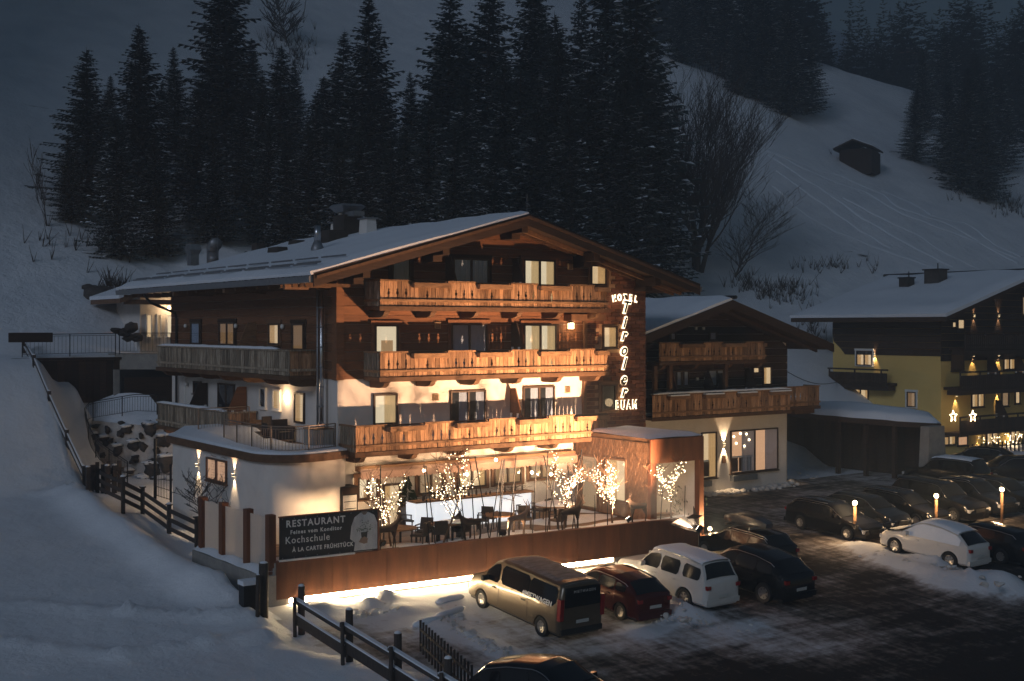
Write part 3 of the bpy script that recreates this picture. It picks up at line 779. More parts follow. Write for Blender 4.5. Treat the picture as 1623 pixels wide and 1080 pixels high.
# things on the roof
def onroof(px, py):
    d = ray(px, py); n = Vector((-SL, 0, 1)); p0 = Vector((EXL, 0, EZ + .2)); return Vector((0, 0, HC)) + d * ((p0 - Vector((0, 0, HC))).dot(n) / d.dot(n))
def tapered(mb, c, w0, w1, d0, d1, z0, z1):
    mb.prism([(c.x - w0 / 2, c.y - d0 / 2, z0), (c.x + w0 / 2, c.y - d0 / 2, z0), (c.x + w0 / 2, c.y + d0 / 2, z0), (c.x - w0 / 2, c.y + d0 / 2, z0)], (0, 0, .001)) if False else None
    i = [mb.pt(q) for q in ((c.x - w0 / 2, c.y - d0 / 2, z0), (c.x + w0 / 2, c.y - d0 / 2, z0), (c.x + w0 / 2, c.y + d0 / 2, z0), (c.x - w0 / 2, c.y + d0 / 2, z0),
                            (c.x - w1 / 2, c.y - d1 / 2, z1), (c.x + w1 / 2, c.y - d1 / 2, z1), (c.x + w1 / 2, c.y + d1 / 2, z1), (c.x - w1 / 2, c.y + d1 / 2, z1))]
    for q in ((0, 3, 2, 1), (4, 5, 6, 7), (0, 1, 5, 4), (1, 2, 6, 5), (2, 3, 7, 6), (3, 0, 4, 7)): mb.f.append([i[k] for k in q])
for px, py, hh, ww, pipe in ((583, 372, .75, .85, False), (538, 370, .55, 1.0, True)):
    c = onroof(px, py); mb = MB(); tapered(mb, c, ww * .75, ww * .6, ww, ww * .85, c.z - .5, c.z + hh); ch = mb.build('chimney', 'plaster', roof)
    MB().box(c.x - ww * .42, c.x + ww * .42, c.y - ww * .52, c.y + ww * .52, c.z + hh + .002, c.z + hh + .07).build('cap', 'dull_steel', ch)
    if pipe:
        MB().tube([(c.x + .05, c.y, c.z + hh + .07), (c.x + .05, c.y, c.z + hh + 1.0)], .12, 10).build('flue', 'steel', ch, True)
        MB().tube([(c.x + .05, c.y, c.z + hh + .55), (c.x + .05, c.y, c.z + hh + .68)], .14, 10).build('flue_collar', 'iron', ch, True)
c = onroof(568, 372); c.y += 1.2
mb = MB(); mb.box(c.x - .5, c.x + .5, c.y - .6, c.y + .6, c.z - .6, c.z + 1.05); ve = mb.build('ventilation_shaft', 'roof_dark', roof)
mb = MB(); tapered(mb, c, .9, 1.35, .9, 1.5, c.z + 1.2, c.z + 1.5); tapered(mb, c, 1.35, 1.1, 1.5, 1.2, c.z + 1.502, c.z + 1.62); mb.build('hood', 'dull_steel', ve)
MB().box(c.x - .3, c.x + .3, c.y - 1.3, c.y - .3, c.z + .95, c.z + 1.2).build('duct', 'dull_steel', ve)
MB().tube([(c.x, c.y, c.z + 1.6), (c.x, c.y, c.z + 2.2)], .015, 5).build('rod', 'iron', ve)
c = onroof(503, 397); mb = MB(); mb.lathe([(.30, -.3), (.30, .1), (.17, .42)], c, 12); fl = mb.build('flue_pipe', 'dull_steel', roof, True)
MB().tube([(c.x, c.y, c.z + .4), (c.x, c.y, c.z + 1.15)], .16, 12).build('pipe', 'steel', fl, True)
c = onroof(306, 413); mb = MB(); mb.box(c.x - .25, c.x + .25, c.y - .3, c.y + .3, c.z - .3, c.z + .35); vb = mb.build('roof_vent', 'dull_steel', roof)
mb = MB(); tapered(mb, c, .5, .72, .6, .9, c.z + .352, c.z + .62); tapered(mb, c, .72, .62, .9, .75, c.z + .622, c.z + .95); mb.build('vent_head', 'dull_steel', vb)
MB().tube([(c.x - .3, c.y + .3, c.z), (c.x - .3, c.y + .3, c.z + 1.45)], .012, 5).build('rod', 'dull_steel', vb)
c = onroof(337, 410); mb = MB(); q = [c + Vector((0, 0, -.3)), c + Vector((0, 0, .4))]
for k in range(6): a = k / 5 * math.pi * .62; q.append(c + Vector((.0, -.42 + .42 * math.cos(a), .4 + .42 * math.sin(a))))
mb.tube(q, [.34] * 3 + [.36] * 5, 12); gv = mb.build('gooseneck_vent', 'dull_steel', roof, True)
MB().tube([(c.x, c.y - .75, c.z), (c.x, c.y - .75, c.z + 1.4)], .012, 5).build('rod', 'dull_steel', gv)
for px, py, sx, sy, h in ((410, 394, .5, .7, .3), (440, 401, .55, 1.1, .28), (470, 388, .5, .9, .22), (525, 384, 1.0, 1.5, .55)):
    c = onroof(px, py); mb = MB(); tapered(mb, c, sx * 1.2, sx, sy * 1.1, sy, c.z - .3, c.z + h); mb.build('skylight', 'roof_dark', roof)

# balconies on the front
yb_ = YF - 1.3
for zb, zt, x0, x1 in ((10.88, 11.93, 24.34, 36.15), (8.05, 9.07, 24.34, 36.15), (5.12, 6.17, 23.25, 36.15)):
    b = balcony(hotel, (x0, yb_), (x1, yb_), zb, zt, close0=True)
    nb = 6
    for k in range(nb):
        x = lerp(x0 + .35, x1 - .5, k / (nb - 1)); inst(BRK, 'bracket', b, (x, YF - .05, zb - .165))
# the left-hand side balconies
xo = 21.75
b = balcony(hotel, (xo, 60.3), (xo, 45.25), 8.07, 9.12, m='grey_plank_wood', deep=1.36, pattern='F', ornaments=False, rail_m='grey_plank_wood', snow=(.3, .93), close1=True, fullm='plank_wood')
for k in range(7): inst(BRK, 'bracket', b, (XL - .05, lerp(59.8, 45.6, k / 6), 8.07 - .165), -math.pi / 2)
b = balcony(hotel, (xo, 60.3), (xo, 51.4), 5.17, 6.27, m='grey_plank_wood', deep=1.36, pattern='F', ornaments=False, rail_m='grey_plank_wood', snow=(.1, .97), close1=True, fullm='plank_wood')
for k in range(4): inst(BRK, 'bracket', b, (XL - .05, lerp(59.8, 52.2, k / 3), 5.17 - .165), -math.pi / 2)

# windows on the front, measured on the wall plane
def fwin(x0, y0, x1, y1, room, leaves=1, zbot=None, **kw):
    a = fpx(x0, y0); b = fpx(x1, y1); z0 = b.z if zbot is None else zbot; y = YF - (.055 if a.z > ZW + .2 else .0) - kw.pop('dy', 0)
    return window(hotel, front_tf(a.x, y, z0), b.x - a.x, a.z - z0, room, leaves, **kw)
F3, F2, F1 = 10.95, 8.12, 5.2
fwin(619, 407, 649, 441, 'dark', 1, zbot=11.55, cur='full', trim='dark_wood')
fwin(716, 409, 773, 446, 'dark', 2, zbot=F3, cur='full', trim='dark_wood', sill=False)
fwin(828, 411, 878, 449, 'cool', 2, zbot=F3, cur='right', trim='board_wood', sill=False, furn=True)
fwin(933, 420, 958, 453, 'lit', 1, cur='right', trim='trim_wood', dy=.05)
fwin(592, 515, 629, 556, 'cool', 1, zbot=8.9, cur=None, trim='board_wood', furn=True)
fwin(713, 513, 770, 554, 'dark', 2, zbot=F2, cur='full', trim='board_wood', sill=False)
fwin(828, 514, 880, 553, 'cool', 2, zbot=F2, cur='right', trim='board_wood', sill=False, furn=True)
fwin(951, 517, 974, 552, 'dim', 1, cur='left', trim=None, dy=.12, room_=None) if False else fwin(951, 517, 974, 552, 'lit', 1, cur='right', dy=.10)
fwin(591, 625, 629, 672, 'cool', 1, cur='right')
fwin(713, 620, 769, 668, 'dark', 2, zbot=F1, cur='right', sill=False)
fwin(828, 613, 878, 658, 'dark', 2, zbot=F1, cur='right', sill=False)
fwin(950, 610, 973, 649, 'dark', 1, cur='full', curtain='curtain', dy=.10, trim='trim_wood')
for px, py, z0 in ((706, 408, F3), (812, 410, F3), (810, 512, F2), (808, 615, F1)):
    a = fpx(px, py); screen_board(hotel, front_tf(a.x, YF - .055, z0), 1.1, 1.2, a.z - z0, 'dark_wood' if z0 > 8 else 'board_wood')
for px, py in ((690, 630), (899, 618), (692, 516), (902, 423)):
    a = fpx(px, py); o = MB(front_tf(a.x, YF - .055 if a.z > 8 else YF, a.z)).box(-.14, .14, 0, .06, -.14, .14).build('vent_cover', 'curtain', hotel)
    mb = MB(front_tf(a.x, YF - .055 if a.z > 8 else YF, a.z))
    for k in range(4): mb.box(-.11, .11, .061, .07, -.10 + k * .055, -.075 + k * .055)
    mb.build('grille', 'trim_wood', o)
a = fpx(902, 517); tf = front_tf(a.x, YF - .05, a.z); o = MB(tf).box(-.11, .11, 0, .16, -.13, .13).build('wall_lamp', 'lamp_face', hotel)
MB(tf).box(-.12, .12, 0, .165, .132, .15).build('lamp_cap', 'dull_steel', o); lamp('lamp_glow', 'POINT', tf(Vector((0, .34, 0))), 26, (1, .66, .36), o, size=.06)
# windows on the left side
def lwin(x0, y0, x1, y1, room, **kw):
    a = onX(x0, y0, XL); b = onX(x1, y1, XL); wood = a.z > ZW + .2 and b.z > 7.9
    return window(hotel, left_tf(XL - (.055 if wood else 0), b.y, b.z), a.y - b.y, a.z - b.z, room, **kw)
lwin(306, 511, 320, 546, 'dark', trim='dark_wood', cur='full'); lwin(351, 511, 375, 548, 'dim', leaves=2, trim='dark_wood', cur='full')
lwin(429, 513, 446, 547, 'lit', trim='trim_wood', cur='right'); lwin(467, 513, 485, 556, 'dim', trim='dark_wood', cur='full')
lwin(308, 604, 320, 625, 'dark', cur=None); lwin(347, 607, 373, 650, 'dark', leaves=2, cur=None, sill=False)
lwin(413, 614, 423, 648, 'dark', frame='white_paint', cur=None); lwin(434, 617, 446, 651, 'lit', frame='white_paint', cur='right'); lwin(468, 622, 484, 672, 'lit', cur='right', sill=False)
for px, py, z0, m in ((408, 512, 8.1, 'rail_wood'), (330, 607, 5.2, 'dark_wood'), (392, 613, 5.2, 'board_wood')):
    a = onX(px, py, XL); screen_board(hotel, left_tf(XL - .05, a.y, z0), 1.25, 1.2, a.z - z0, m)
for px, py in ((298, 517), (378, 517), (452, 518), (299, 609)):
    a = onX(px, py, XL); tf = left_tf(XL - .06, a.y, a.z); o = MB(tf).lathe([(.05, 0), (.11, .03), (.11, .12), (.05, .15)], (0, 0, 0), 8, 'y').build('wall_lamp', 'white_paint', hotel, True)
a = onX(455, 630, XL); tf = left_tf(XL, a.y, a.z); o = MB(tf).box(-.06, .06, 0, .12, -.10, .10).build('wall_lamp', 'lamp_face', hotel)
lamp('lamp_glow', 'POINT', tf(Vector((0, .3, 0))), 45, (1, .66, .36), o, size=.05)
tf = left_tf(XL, 56.6, 4.25); o = MB(tf).box(-.08, .08, 0, .14, -.12, .12).build('wall_lamp', 'lamp_face', hotel); lamp('lamp_glow', 'POINT', tf(Vector((0, .45, -.1))), 110, (1, .68, .38), o, size=.06)  # unseen wall lamp, added to warm the path and boulder wall
# steel flue pair and rainwater pipe on the left corner
for k, (yy, r, m) in enumerate(((44.55, .085, 'steel'), (44.9, .05, 'dull_steel'))):
    mb = MB(); mb.tube([(XL - .32, yy, 5.6), (XL - .32, yy, 11.85)], r, 10); o = mb.build('flue_pipe', m, hotel, True)
    mb = MB()
    for j in range(8): mb.tube([(XL - .32, yy, 6.0 + j * .8), (XL - .32, yy, 6.06 + j * .8)], r + .012, 10)
    mb.build('pipe_collar', 'dull_steel', o, True)
mb = MB(); a = onX(275, 470, XL)
mb.tube([(EXL - .05, 60.4, EZ - .35), (EXL + .3, 60.5, EZ - .75), (XL - .25, 60.9, EZ - 1.25), (XL - .14, 61.0, EZ - 1.6), (XL - .14, 61.0, 2.2)], .07, 8); mb.build('downpipe', 'iron', hotel, True)

# ground floor behind the terrace
def gwin(x0, y0, x1, y1, room, **kw):
    a = fpx(x0, y0); b = fpx(x1, y1); return window(hotel, front_tf(a.x, YF, b.z), b.x - a.x, a.z - b.z, room, **kw)
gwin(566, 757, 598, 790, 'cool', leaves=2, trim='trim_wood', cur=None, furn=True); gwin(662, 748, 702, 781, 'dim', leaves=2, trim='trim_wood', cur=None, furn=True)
gwin(724, 742, 770, 771, 'lit', leaves=2, trim='trim_wood', cur='both'); gwin(782, 738, 826, 765, 'dim', leaves=2, trim='trim_wood', cur='both', furn=True)
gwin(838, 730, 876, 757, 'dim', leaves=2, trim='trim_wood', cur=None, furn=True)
a = fpx(606, 768); b = fpx(634, 840); window(hotel, front_tf(a.x, YF, 1.82), b.x - a.x, a.z - 1.82, 'lit', 1, cur='left', name='door', sill=False)
mb = MB()
x = fpx(922, 700).x
while x < 39.4: mb.box(x + .005, x + .165, YF - .06 - random.uniform(0, .012), YF - .002, 1.8, 5.0); x += .17
mb.build('timber_panelling', 'rail_wood', hotel, kind='stuff')
# awnings with scalloped valance
for x0, x1, yy in ((563, 735, 748), (737, 905, 735)):
    a = fpx(x0, yy); b = fpx(x1, yy - 14); n = 28; mb = MB()
    mb.box(a.x, b.x, YF - .32, YF, 4.22, 4.42); aw = mb.build('awning', 'rail_wood', hotel)
    mb = MB(); mb.prism([(a.x, YF - .325, 4.32), (a.x, YF - .325, 4.26), (a.x, YF - .46, 4.18), (a.x, YF - .46, 4.22)], (b.x - a.x, 0, 0)); mb.build('cloth', 'awning', aw)
    mb = MB(); w_ = (b.x - a.x) / n
    for k in range(n):
        u = a.x + k * w_; pts = [(u, YF - .462, 4.20), (u + w_, YF - .462, 4.20)] + [(u + w_ - w_ * j / 6, YF - .462, 3.95 - .055 * math.sin(math.pi * j / 6)) for j in range(7)]
        mb.prism(pts, (0, -.008, 0))
    mb.build('valance', 'awning', aw)
for px, py in ((672, 746), (786, 729), (843, 749), (873, 752), (740, 752)):
    p = onY(px, py, YF - 1.15 if px < 800 else YF - .5); o = MB().ball(p, .075, 8).build('bulb_lamp', 'globe', hotel, True)
    MB().tube([p + Vector((0, 0, .07)), p + Vector((0, 0, .5 if px < 800 else .3))], .01, 4).build('cord', 'iron', o)
    lamp('lamp_glow', 'POINT', p + Vector((0, -.12, -.10)), 9, (1, .72, .42), o, size=.05)
for px in (600, 690, 780, 860):      # downlights assumed in the soffit under the lowest balcony, from the bright wall
    p = onY(px, 730, YF - .75); o = MB().lathe([(.07, 4.93), (.07, 4.97)], (p.x, p.y, 0), 8).build('assumed_downlight', 'lamp_face', hotel)
    lamp('lamp_glow', 'SPOT', (p.x, p.y, 4.90), 26, (1, .72, .42), o, (p.x, p.y + .25, 0), .06, 150, .5)

# ---------------------------------------------------------------- letters on the tower
sign = thing('hotel_sign', 'backlit vertical lettering on the brick tower reading HOTEL Tiroler BUAM', 'sign', (38, YF - .2, 8))
def letter(ch, px, py, size, shear=0.0, face='iron', bold=.0, halo=.03, rot=0.0, sx=1.0):
    p = onY(px, py, YF - .20); m = Matrix.Translation(p) @ Matrix.Rotation(R(90), 4, 'X') @ Matrix.Rotation(rot, 4, 'Z') @ Matrix.Diagonal((sx, 1, 1, 1)) 
    o = text('letter', ch, size, 'sign_light', m @ Matrix.Translation((0, 0, -.012)), sign, .010, shear, halo, 'CENTER')
    text('letter_face', ch, size, face, m @ Matrix.Translation((0, 0, .03)), o, .008, shear, bold, 'CENTER')
for k, ch in enumerate('HOTEL'):
    t = (k - 2) / 2; letter(ch, 991 + t * 16.5, 476 + 2.2 * t * t + 0.6 * t, .40, 0, 'iron', -.018, .028, -.20 * t, .80)
yy = [494, 516.5, 536.5, 561, 583, 606, 626]
for ch, y, px in zip('Tiroler', yy, (993, 991.5, 991, 990.5, 991, 990.5, 991)):
    letter(ch, px - 3.0, y + (2.5 if ch in 'ire' else 1.5), .74 if ch not in 'T' else .78, .28, 'iron', .016, .068, -.08, .92)
for k, ch in enumerate('BUAM'): letter(ch, 978.5 + k * 9.2, 649 - k * .5, .58, 0, 'iron', .0, .030, 0, .68)
lamp('sign_glow', 'POINT', onY(991, 480, YF - .75), 7, (1, .66, .34), sign, size=.2)
lamp('sign_glow', 'POINT', onY(991, 560, YF - .75), 9, (1, .66, .34), sign, size=.2)
lamp('sign_glow', 'POINT', onY(991, 640, YF - .75), 9, (1, .66, .34), sign, size=.2)
# ---------------------------------------------------------------- railing helper: posts, bars and rails that follow a line
def railing(root_name, label, cat, pts, h, step=.13, post=1.6, m='brown_metal', low=.12, group=None, bars=True, r=.009, top=.022):
    t = thing(root_name, label, cat, pts[0], group)
    P = [Vector(p) for p in pts]; seg = [(P[i + 1] - P[i]).length for i in range(len(P) - 1)]; tot = sum(seg)
    def at(s):
        for i, q in enumerate(seg):
            if s <= q or i == len(seg) - 1: return P[i].lerp(P[i + 1], min(1, s / q))
            s -= q
    up = Vector((0, 0, 1))
    n = max(2, int(tot / .4)); line = [at(tot * k / n) for k in range(n + 1)]
    MB().tube([p + up * h for p in line], top, 6).build('handrail', m, t, True)
    MB().tube([p + up * low for p in line], .014, 5).build('lower_rail', m, t, True)
    MB().tube([p + up * (h - .10) for p in line], .014, 5).build('upper_rail', m, t, True)
    k = max(1, int(round(tot / post)))
    for i in range(k + 1):
        p = at(tot * i / k); MB().box(p.x - .022, p.x + .022, p.y - .022, p.y + .022, p.z - .05, p.z + h).build('post', m, t)
    if bars:
        nb = int(tot / step); pm = MB().tube([(0, 0, low), (0, 0, h - .10)], r, 4).mesh('bar', m)
        if nb < 300:
            for i in range(1, nb): inst(pm, 'bar', t, at(tot * i / nb))
    return t

# ---------------------------------------------------------------- rounded terrace wing
wing = thing('terrace_wing', 'low white rounded wing with snowy roof terrace at the left corner of the hotel', 'building wing', (21.4, 47, 1.8))
OUT = [(XL - .0, 43.15), (21.75, 42.75)]
for k in range(9):
    a = R(262) - k / 8 * R(82); OUT.append((21.35 + 1.55 * math.cos(a), 44.15 + 1.5 * math.sin(a)))
OUT += [(19.85, 46.5), (20.0, 53.5), (XL, 53.5)]
def ring(o, grow):
    c = Vector((22.2, 48.5)); res = []
    n = len(o)
    for i, p in enumerate(o):
        p = Vector(p); a = Vector(o[i - 1]) if i else Vector(o[0]) - (Vector(o[1]) - Vector(o[0])); b = Vector(o[i + 1]) if i < n - 1 else p + (p - Vector(o[i - 1]))
        d = (b - a).normalized(); nn = Vector((-d.y, d.x))
        if (p + nn - c).length < (p - c).length: nn = -nn
        res.append(p + nn * grow)
    return res
mb = MB(); mb.prism([(x, y, 1.0) for x, y in OUT], (0, 0, 3.88)); mb.build('wall', 'plaster', wing, auto=35)
o2 = [tuple(p) for p in ring(OUT, .28)]; o2[0] = (XL - .002, o2[0][1]); o2[-1] = (XL - .002, o2[-1][1])
mb = MB(); mb.prism([(x, y, 4.882) for x, y in o2], (0, 0, .30)); mb.build('fascia', 'beam_wood', wing, auto=35)
# snow on the terrace, cleared in the middle, heaped towards the left end
mb = MB(); pts = [tuple(p) for p in ring(OUT, .20)]; cx, cy = 21.9, 48.0; rings = []
for t in (1.0, .93, .82, .68, .5, .3, .1):
    r = []
    for (x, y) in pts:
        X, Y = min(cx + (x - cx) * t, XL - .02), cy + (y - cy) * t
        far = smooth(46.2, 49.5, Y); h = .05 + (.34 * far + .10) * smooth(1.0, .8, t) + .07 * abs(nz(X, Y, 1.6, 3)) - .10 * smooth(.75, .5, t) * (1 - far)
        r.append(mb.pt((X, Y, 5.185 + max(.015, h))))
    rings.append(r)
for a, b in zip(rings, rings[1:]):
    for k in range(len(a) - 1): mb.f.append([a[k], a[k + 1], b[k + 1], b[k]])
base = [mb.pt((min(x, XL - .02), y, 5.184)) for x, y in pts]
for k in range(len(base) - 1): mb.f.append([base[k], base[k + 1], rings[0][k + 1], rings[0][k]])
mb.build('terrace_snow', 'roof_snow', wing, True)
q = [Vector(p).to_3d() + Vector((0, 0, 5.2)) for p in ring(OUT, -.25)]
railing('terrace_railing', 'brown metal railing curving round the snowy roof terrace', 'railing', [(XL - .25, 43.5, 5.2)] + q[1:12] + [(20.2, 48.2, 5.2)], 1.02)
railing('terrace_railing', 'short brown metal railing in front of the lower left balcony planks', 'railing', [(20.25, 51.1, 5.5), (22.6, 51.1, 5.5)], 1.0)
ft = thing('planter_box', 'pale timber box under the steel flue on the roof terrace', 'planter', (22.6, 44.3, 5.2)); mb = MB()
for k in range(6): mb.box(22.22 + k * .14, 22.34 + k * .14, 44.0, 44.04, 5.2, 5.95)
for k in range(6): mb.box(22.18, 22.22, 44.04 + k * .14, 44.16 + k * .14, 5.2, 5.95)
mb.box(22.22, 23.05, 44.041, 44.85, 5.2, 5.9); mb.build('box', 'concrete', ft); MB().box(22.16, 23.08, 43.98, 44.88, 5.952, 6.0).build('lid', 'rail_wood', ft)
MB().lathe([(.16, 6.0), (.16, 6.08), (.09, 6.2)], (XL - .32, 44.55, 0), 10).build('flue_foot', 'steel', ft, True)
for px, py, lab in ((448, 700, 'dark wicker armchair on the roof terrace beside the timber box'), (432, 694, 'dark wicker armchair on the roof terrace against the railing')):
    p = onZ(px, py, 5.2); p.x = max(p.x, 20.6); t = thing('terrace_armchair', lab, 'armchair', (p.x, p.y, 5.2), 'armchairs on the roof terrace')
    MB().box(p.x - .35, p.x + .35, p.y - .35, p.y + .35, 5.3, 5.62).build('seat', 'wicker', t); MB().box(p.x - .35, p.x + .35, p.y + .25, p.y + .37, 5.622, 6.12).build('backrest', 'wicker', t)
    for s in (-1, 1): MB().box(p.x + s * .35 - .05, p.x + s * .35 + .05, p.y - .35, p.y + .248, 5.622, 5.86).build('armrest', 'wicker', t)
p = onZ(410, 690, 5.2); p.x = max(p.x, 20.7)
t = thing('wooden_crate', 'open brown timber crate standing on the snowy roof terrace', 'crate', (p.x, p.y, 5.2)); mb = MB()
for k in range(4): mb.box(p.x - .6, p.x + .6, p.y - .4, p.y - .37, 5.3 + k * .16, 5.44 + k * .16); mb.box(p.x - .6, p.x - .57, p.y - .37, p.y + .4, 5.3 + k * .16, 5.44 + k * .16); mb.box(p.x - .569, p.x + .6, p.y + .37, p.y + .4, 5.3 + k * .16, 5.44 + k * .16)
mb.build('slats', 'rail_wood', t, kind='stuff')
for sx in (-1, 1):
    for sy in (-1, 1): MB().box(p.x + sx * .55 - .04, p.x + sx * .55 + .04, p.y + sy * .34 - .04, p.y + sy * .34 + .04, 5.25, 6.0).build('corner_post', 'rail_wood', t)
# lamps and window of the wing
def norm_at(px, py, pl, val):
    return (onX if pl == 'x' else onY)(px, py, val)
a = onX(315, 737, 19.93); sconce(wing, left_tf(19.9, a.y, a.z), 130)
a = onX(372, 753, 19.85); sconce(wing, left_tf(19.85, a.y, a.z), 130)
a = onY(495, 753, 42.98); tf = front_tf(a.x, 42.99, a.z); sconce(wing, tf, 150)
a = onX(330, 724, 19.9); b = onX(362, 768, 19.9)
wd = window(wing, left_tf(19.87, b.y, b.z), a.y - b.y, a.z - b.z, 'red', leaves=2, cur=None, frame='trim_wood', sill=True)
for k in range(2):
    me = MB(); u0 = .1 + k * (a.y - b.y) / 2
    for i in range(7):
        for j in range(9):
            uu = u0 + .02 + i * .085 + random.uniform(-.015, .015); vv = .12 + j * .115 + random.uniform(-.02, .02); s = random.uniform(.012, .034)
            me.lathe([(s, .020), (s * .8, .024)], (uu, 0, vv), 5, 'y')
    me.tf = None
    o = MB(left_tf(19.87, b.y, b.z)); o.v = [o.tf(Vector(v)) for v in me.v]; o.f = me.f; o.build('lace_pattern', 'trim_wood', wd, kind='stuff')
# garden gate of iron at the left end of the wing
p = onX(275, 780, 20.0)
t = thing('iron_gate', 'black wrought iron gate beside the white end of the rounded wing', 'gate', (19.95, 54.2, 2.1)); mb = MB()
mb.tube([(19.95, 53.6, 2.0), (19.95, 53.6, 3.9)], .05, 6).build('post', 'iron', t); MB().tube([(19.95, 55.6, 2.0), (19.95, 55.6, 4.9)], .07, 6).build('post', 'iron', t)
for k in range(9):
    y = 53.75 + k * .2; MB().tube([(19.95, y, 2.25), (19.95, y, 3.45 + .25 * abs(math.cos((y - 54.6) * 1.7)))], .012, 4).build('bar', 'iron', t)
for z in (2.3, 2.7, 3.4): MB().tube([(19.95, 53.6, z), (19.95, 55.55, z)], .016, 4).build('rail', 'iron', t)
MB().box(XL - .05, XL + .02, 60.0, 60.2, 2, 8).build('white_pilaster', 'white_paint', hotel)

# ---------------------------------------------------------------- garden behind: boulder wall, curved stair rail, upper street
bw = thing('boulder_wall', 'rubble retaining wall of dark boulders set in snowy mortar beside the lower path', 'wall', (20, 60, 2))
def wallpt(u, v):    # curved battered wall from right (u=0, at the hotel) to left (u=1)
    x = lerp(22.9, 19.6, u) - .3 * math.sin(u * 3.1); y = lerp(60.2, 64.6, u) + .5 * math.sin(u * 3.1)
    zz = lerp(2.15, 2.6, u); top = lerp(4.9, 5.2, u)
    return Vector((x - .0 * v, y + .9 * v, lerp(zz, top, v)))
mb = MB(); I = {}
for i in range(25):
    for j in range(13):
        p = wallpt(i / 24, j / 12); p.y += .16 * nz(p.x, p.z, 1.5, 8); I[i, j] = mb.pt(p)
for i in range(24):
    for j in range(12): mb.f.append([I[i, j], I[i + 1, j], I[i + 1, j + 1], I[i, j + 1]])
mb.build('mortar', 'snowy_mortar', bw, True)
mb = MB(); I = {}
for i in range(25):
    for j in range(5):
        p = wallpt(i / 24, 1.0); p.y += j * .9 ; p.z += .12 * min(j, 1) + j * .35 + .08 * nz(p.x, p.y, 1, 3) - .02; I[i, j] = mb.pt(p)
for i in range(24):
    for j in range(4): mb.f.append([I[i, j], I[i + 1, j], I[i + 1, j + 1], I[i, j + 1]])
mb.build('snow_cap', 'snow', bw, True)
rs = random.Random(11)
def stone_mesh(seed):
    mb = MB(); n, m = 9, 6; I = {}
    for j in range(m):
        for i in range(n):
            a, b = 2 * math.pi * i / n, math.pi * (j + .5) / m; v = Vector((math.sin(b) * math.cos(a), math.sin(b) * math.sin(a), math.cos(b)))
            v *= 1 + .75 * noise.noise(v * 1.5 + Vector((seed * 7, 0, 0))); I[i, j] = mb.pt(v)
    for j in range(m - 1):
        for i in range(n): mb.f.append([I[i, j], I[(i + 1) % n, j], I[(i + 1) % n, j + 1], I[i, j + 1]])
    mb.f.append([I[i, 0] for i in range(n)]); mb.f.append([I[i, m - 1] for i in range(n)][::-1]); return mb.mesh('boulder', 'stone', True)
SM = [stone_mesh(k) for k in range(5)]; SNOWM = stone_mesh(9); SNOWM.materials[0] = MATS['snow']
for px, py, sx, sz in ((240, 743, .75, .55), (257, 700, .55, .50), (237, 680, .42, .45), (262, 735, .6, .6), (255, 775, .7, .32), (225, 770, .5, .25), (210, 707, .45, .40), (185, 710, .40, .38), (164, 699, .36, .34), (148, 690, .36, .28),
                       (168, 682, .25, .22), (191, 688, .26, .26), (224, 709, .30, .30), (200, 680, .42, .28), (203, 748, .40, .20), (180, 745, .38, .2), (268, 694, .4, .35), (150, 712, .3, .28), (233, 655, .38, .3), (215, 727, .25, .25), (270, 765, .5, .4), (175, 697, .18, .15), (208, 730, .22, .16), (196, 765, .4, .16), (248, 668, .28, .2), (222, 690, .2, .16), (160, 722, .2, .16), (228, 760, .35, .15), (190, 668, .25, .14), (246, 715, .22, .18), (170, 745, .3, .14), (150, 676, .22, .14)):
    d = ray(px, py); best = None
    for i in range(41):
        for j in range(21):
            p = wallpt(i / 40, j / 20); v = p - Vector((0, 0, HC)); v /= (v.x * SA + v.y * CA); e = (v - d).length
            if best is None or e < best[0]: best = (e, p)
    p = best[1]; o = inst(SM[rs.randrange(5)], 'boulder', bw, p + Vector((.05, -.06, 0)), rs.uniform(0, 6), (sx * .78, .34, sz * .76)); o.rotation_euler = (rs.uniform(-.3, .3), rs.uniform(-.6, .6), rs.uniform(-.4, .4) - .5)
    if sx > .3: q = inst(SM[rs.randrange(5)], 'snow_ledge', bw, p + Vector((-.08, -.16, sz * .62)), rs.uniform(-.5, -.2), (sx * .75, .26, .09)); q.data = SNOWM
cr = []
for px, py, d in ((202, 764, 57.5), (182, 750, 58.5), (157, 732, 60), (144, 712, 61.8), (137, 690, 63), (134, 676, 63.6), (142, 667, 63.8), (158, 664, 63.4), (172, 662, 63), (213, 655, 62.4), (249, 656, 62)):
    q = Vector((0, 0, HC)) + ray(px, py) * d; cr.append(q)
railing('stair_railing', 'dark metal railing sweeping round the boulder wall down to the path', 'railing', cr, .95, .16, 2.2, 'iron')
# retaining wall of dark timber and the upper street railing
yr = 66.6
a, b = onY(20, 565, yr), onY(190, 565, yr)
rw = thing('timber_retaining_wall', 'dark timber retaining wall below the upper street at the far left', 'wall', (a.x, yr, 7))
k = 0; x = a.x
while x < b.x: MB().box(x + .006, x + .36, yr - .12 - random.uniform(0, .03), yr + .1, 6.0, 8.28).build('upright_board', 'dark_wood', rw); x += .37
MB().box(a.x - .1, b.x + .1, yr - .2, yr + .25, 8.29, 8.42).build('top_beam', 'dark_wood', rw)
a0, b0 = onY(36, 557, yr), onY(184, 555, yr); c0 = onY(248, 557, yr)
railing('street_railing', 'long dark railing along the upper street above the timber retaining wall', 'railing', [(a0.x, yr + .1, 8.5), (b0.x, yr + .1, 8.55)], 1.15, .2, 3.0, 'iron')
railing('street_railing', 'short dark railing with a lamp post on the white bridge slab', 'railing', [(b0.x + .05, yr - .4, 8.62), (c0.x, yr - 2.2, 8.62)], 1.1, .2, 2.0, 'iron')
a = onY(12, 535, yr + .2); b = onY(82, 540, yr + .2)
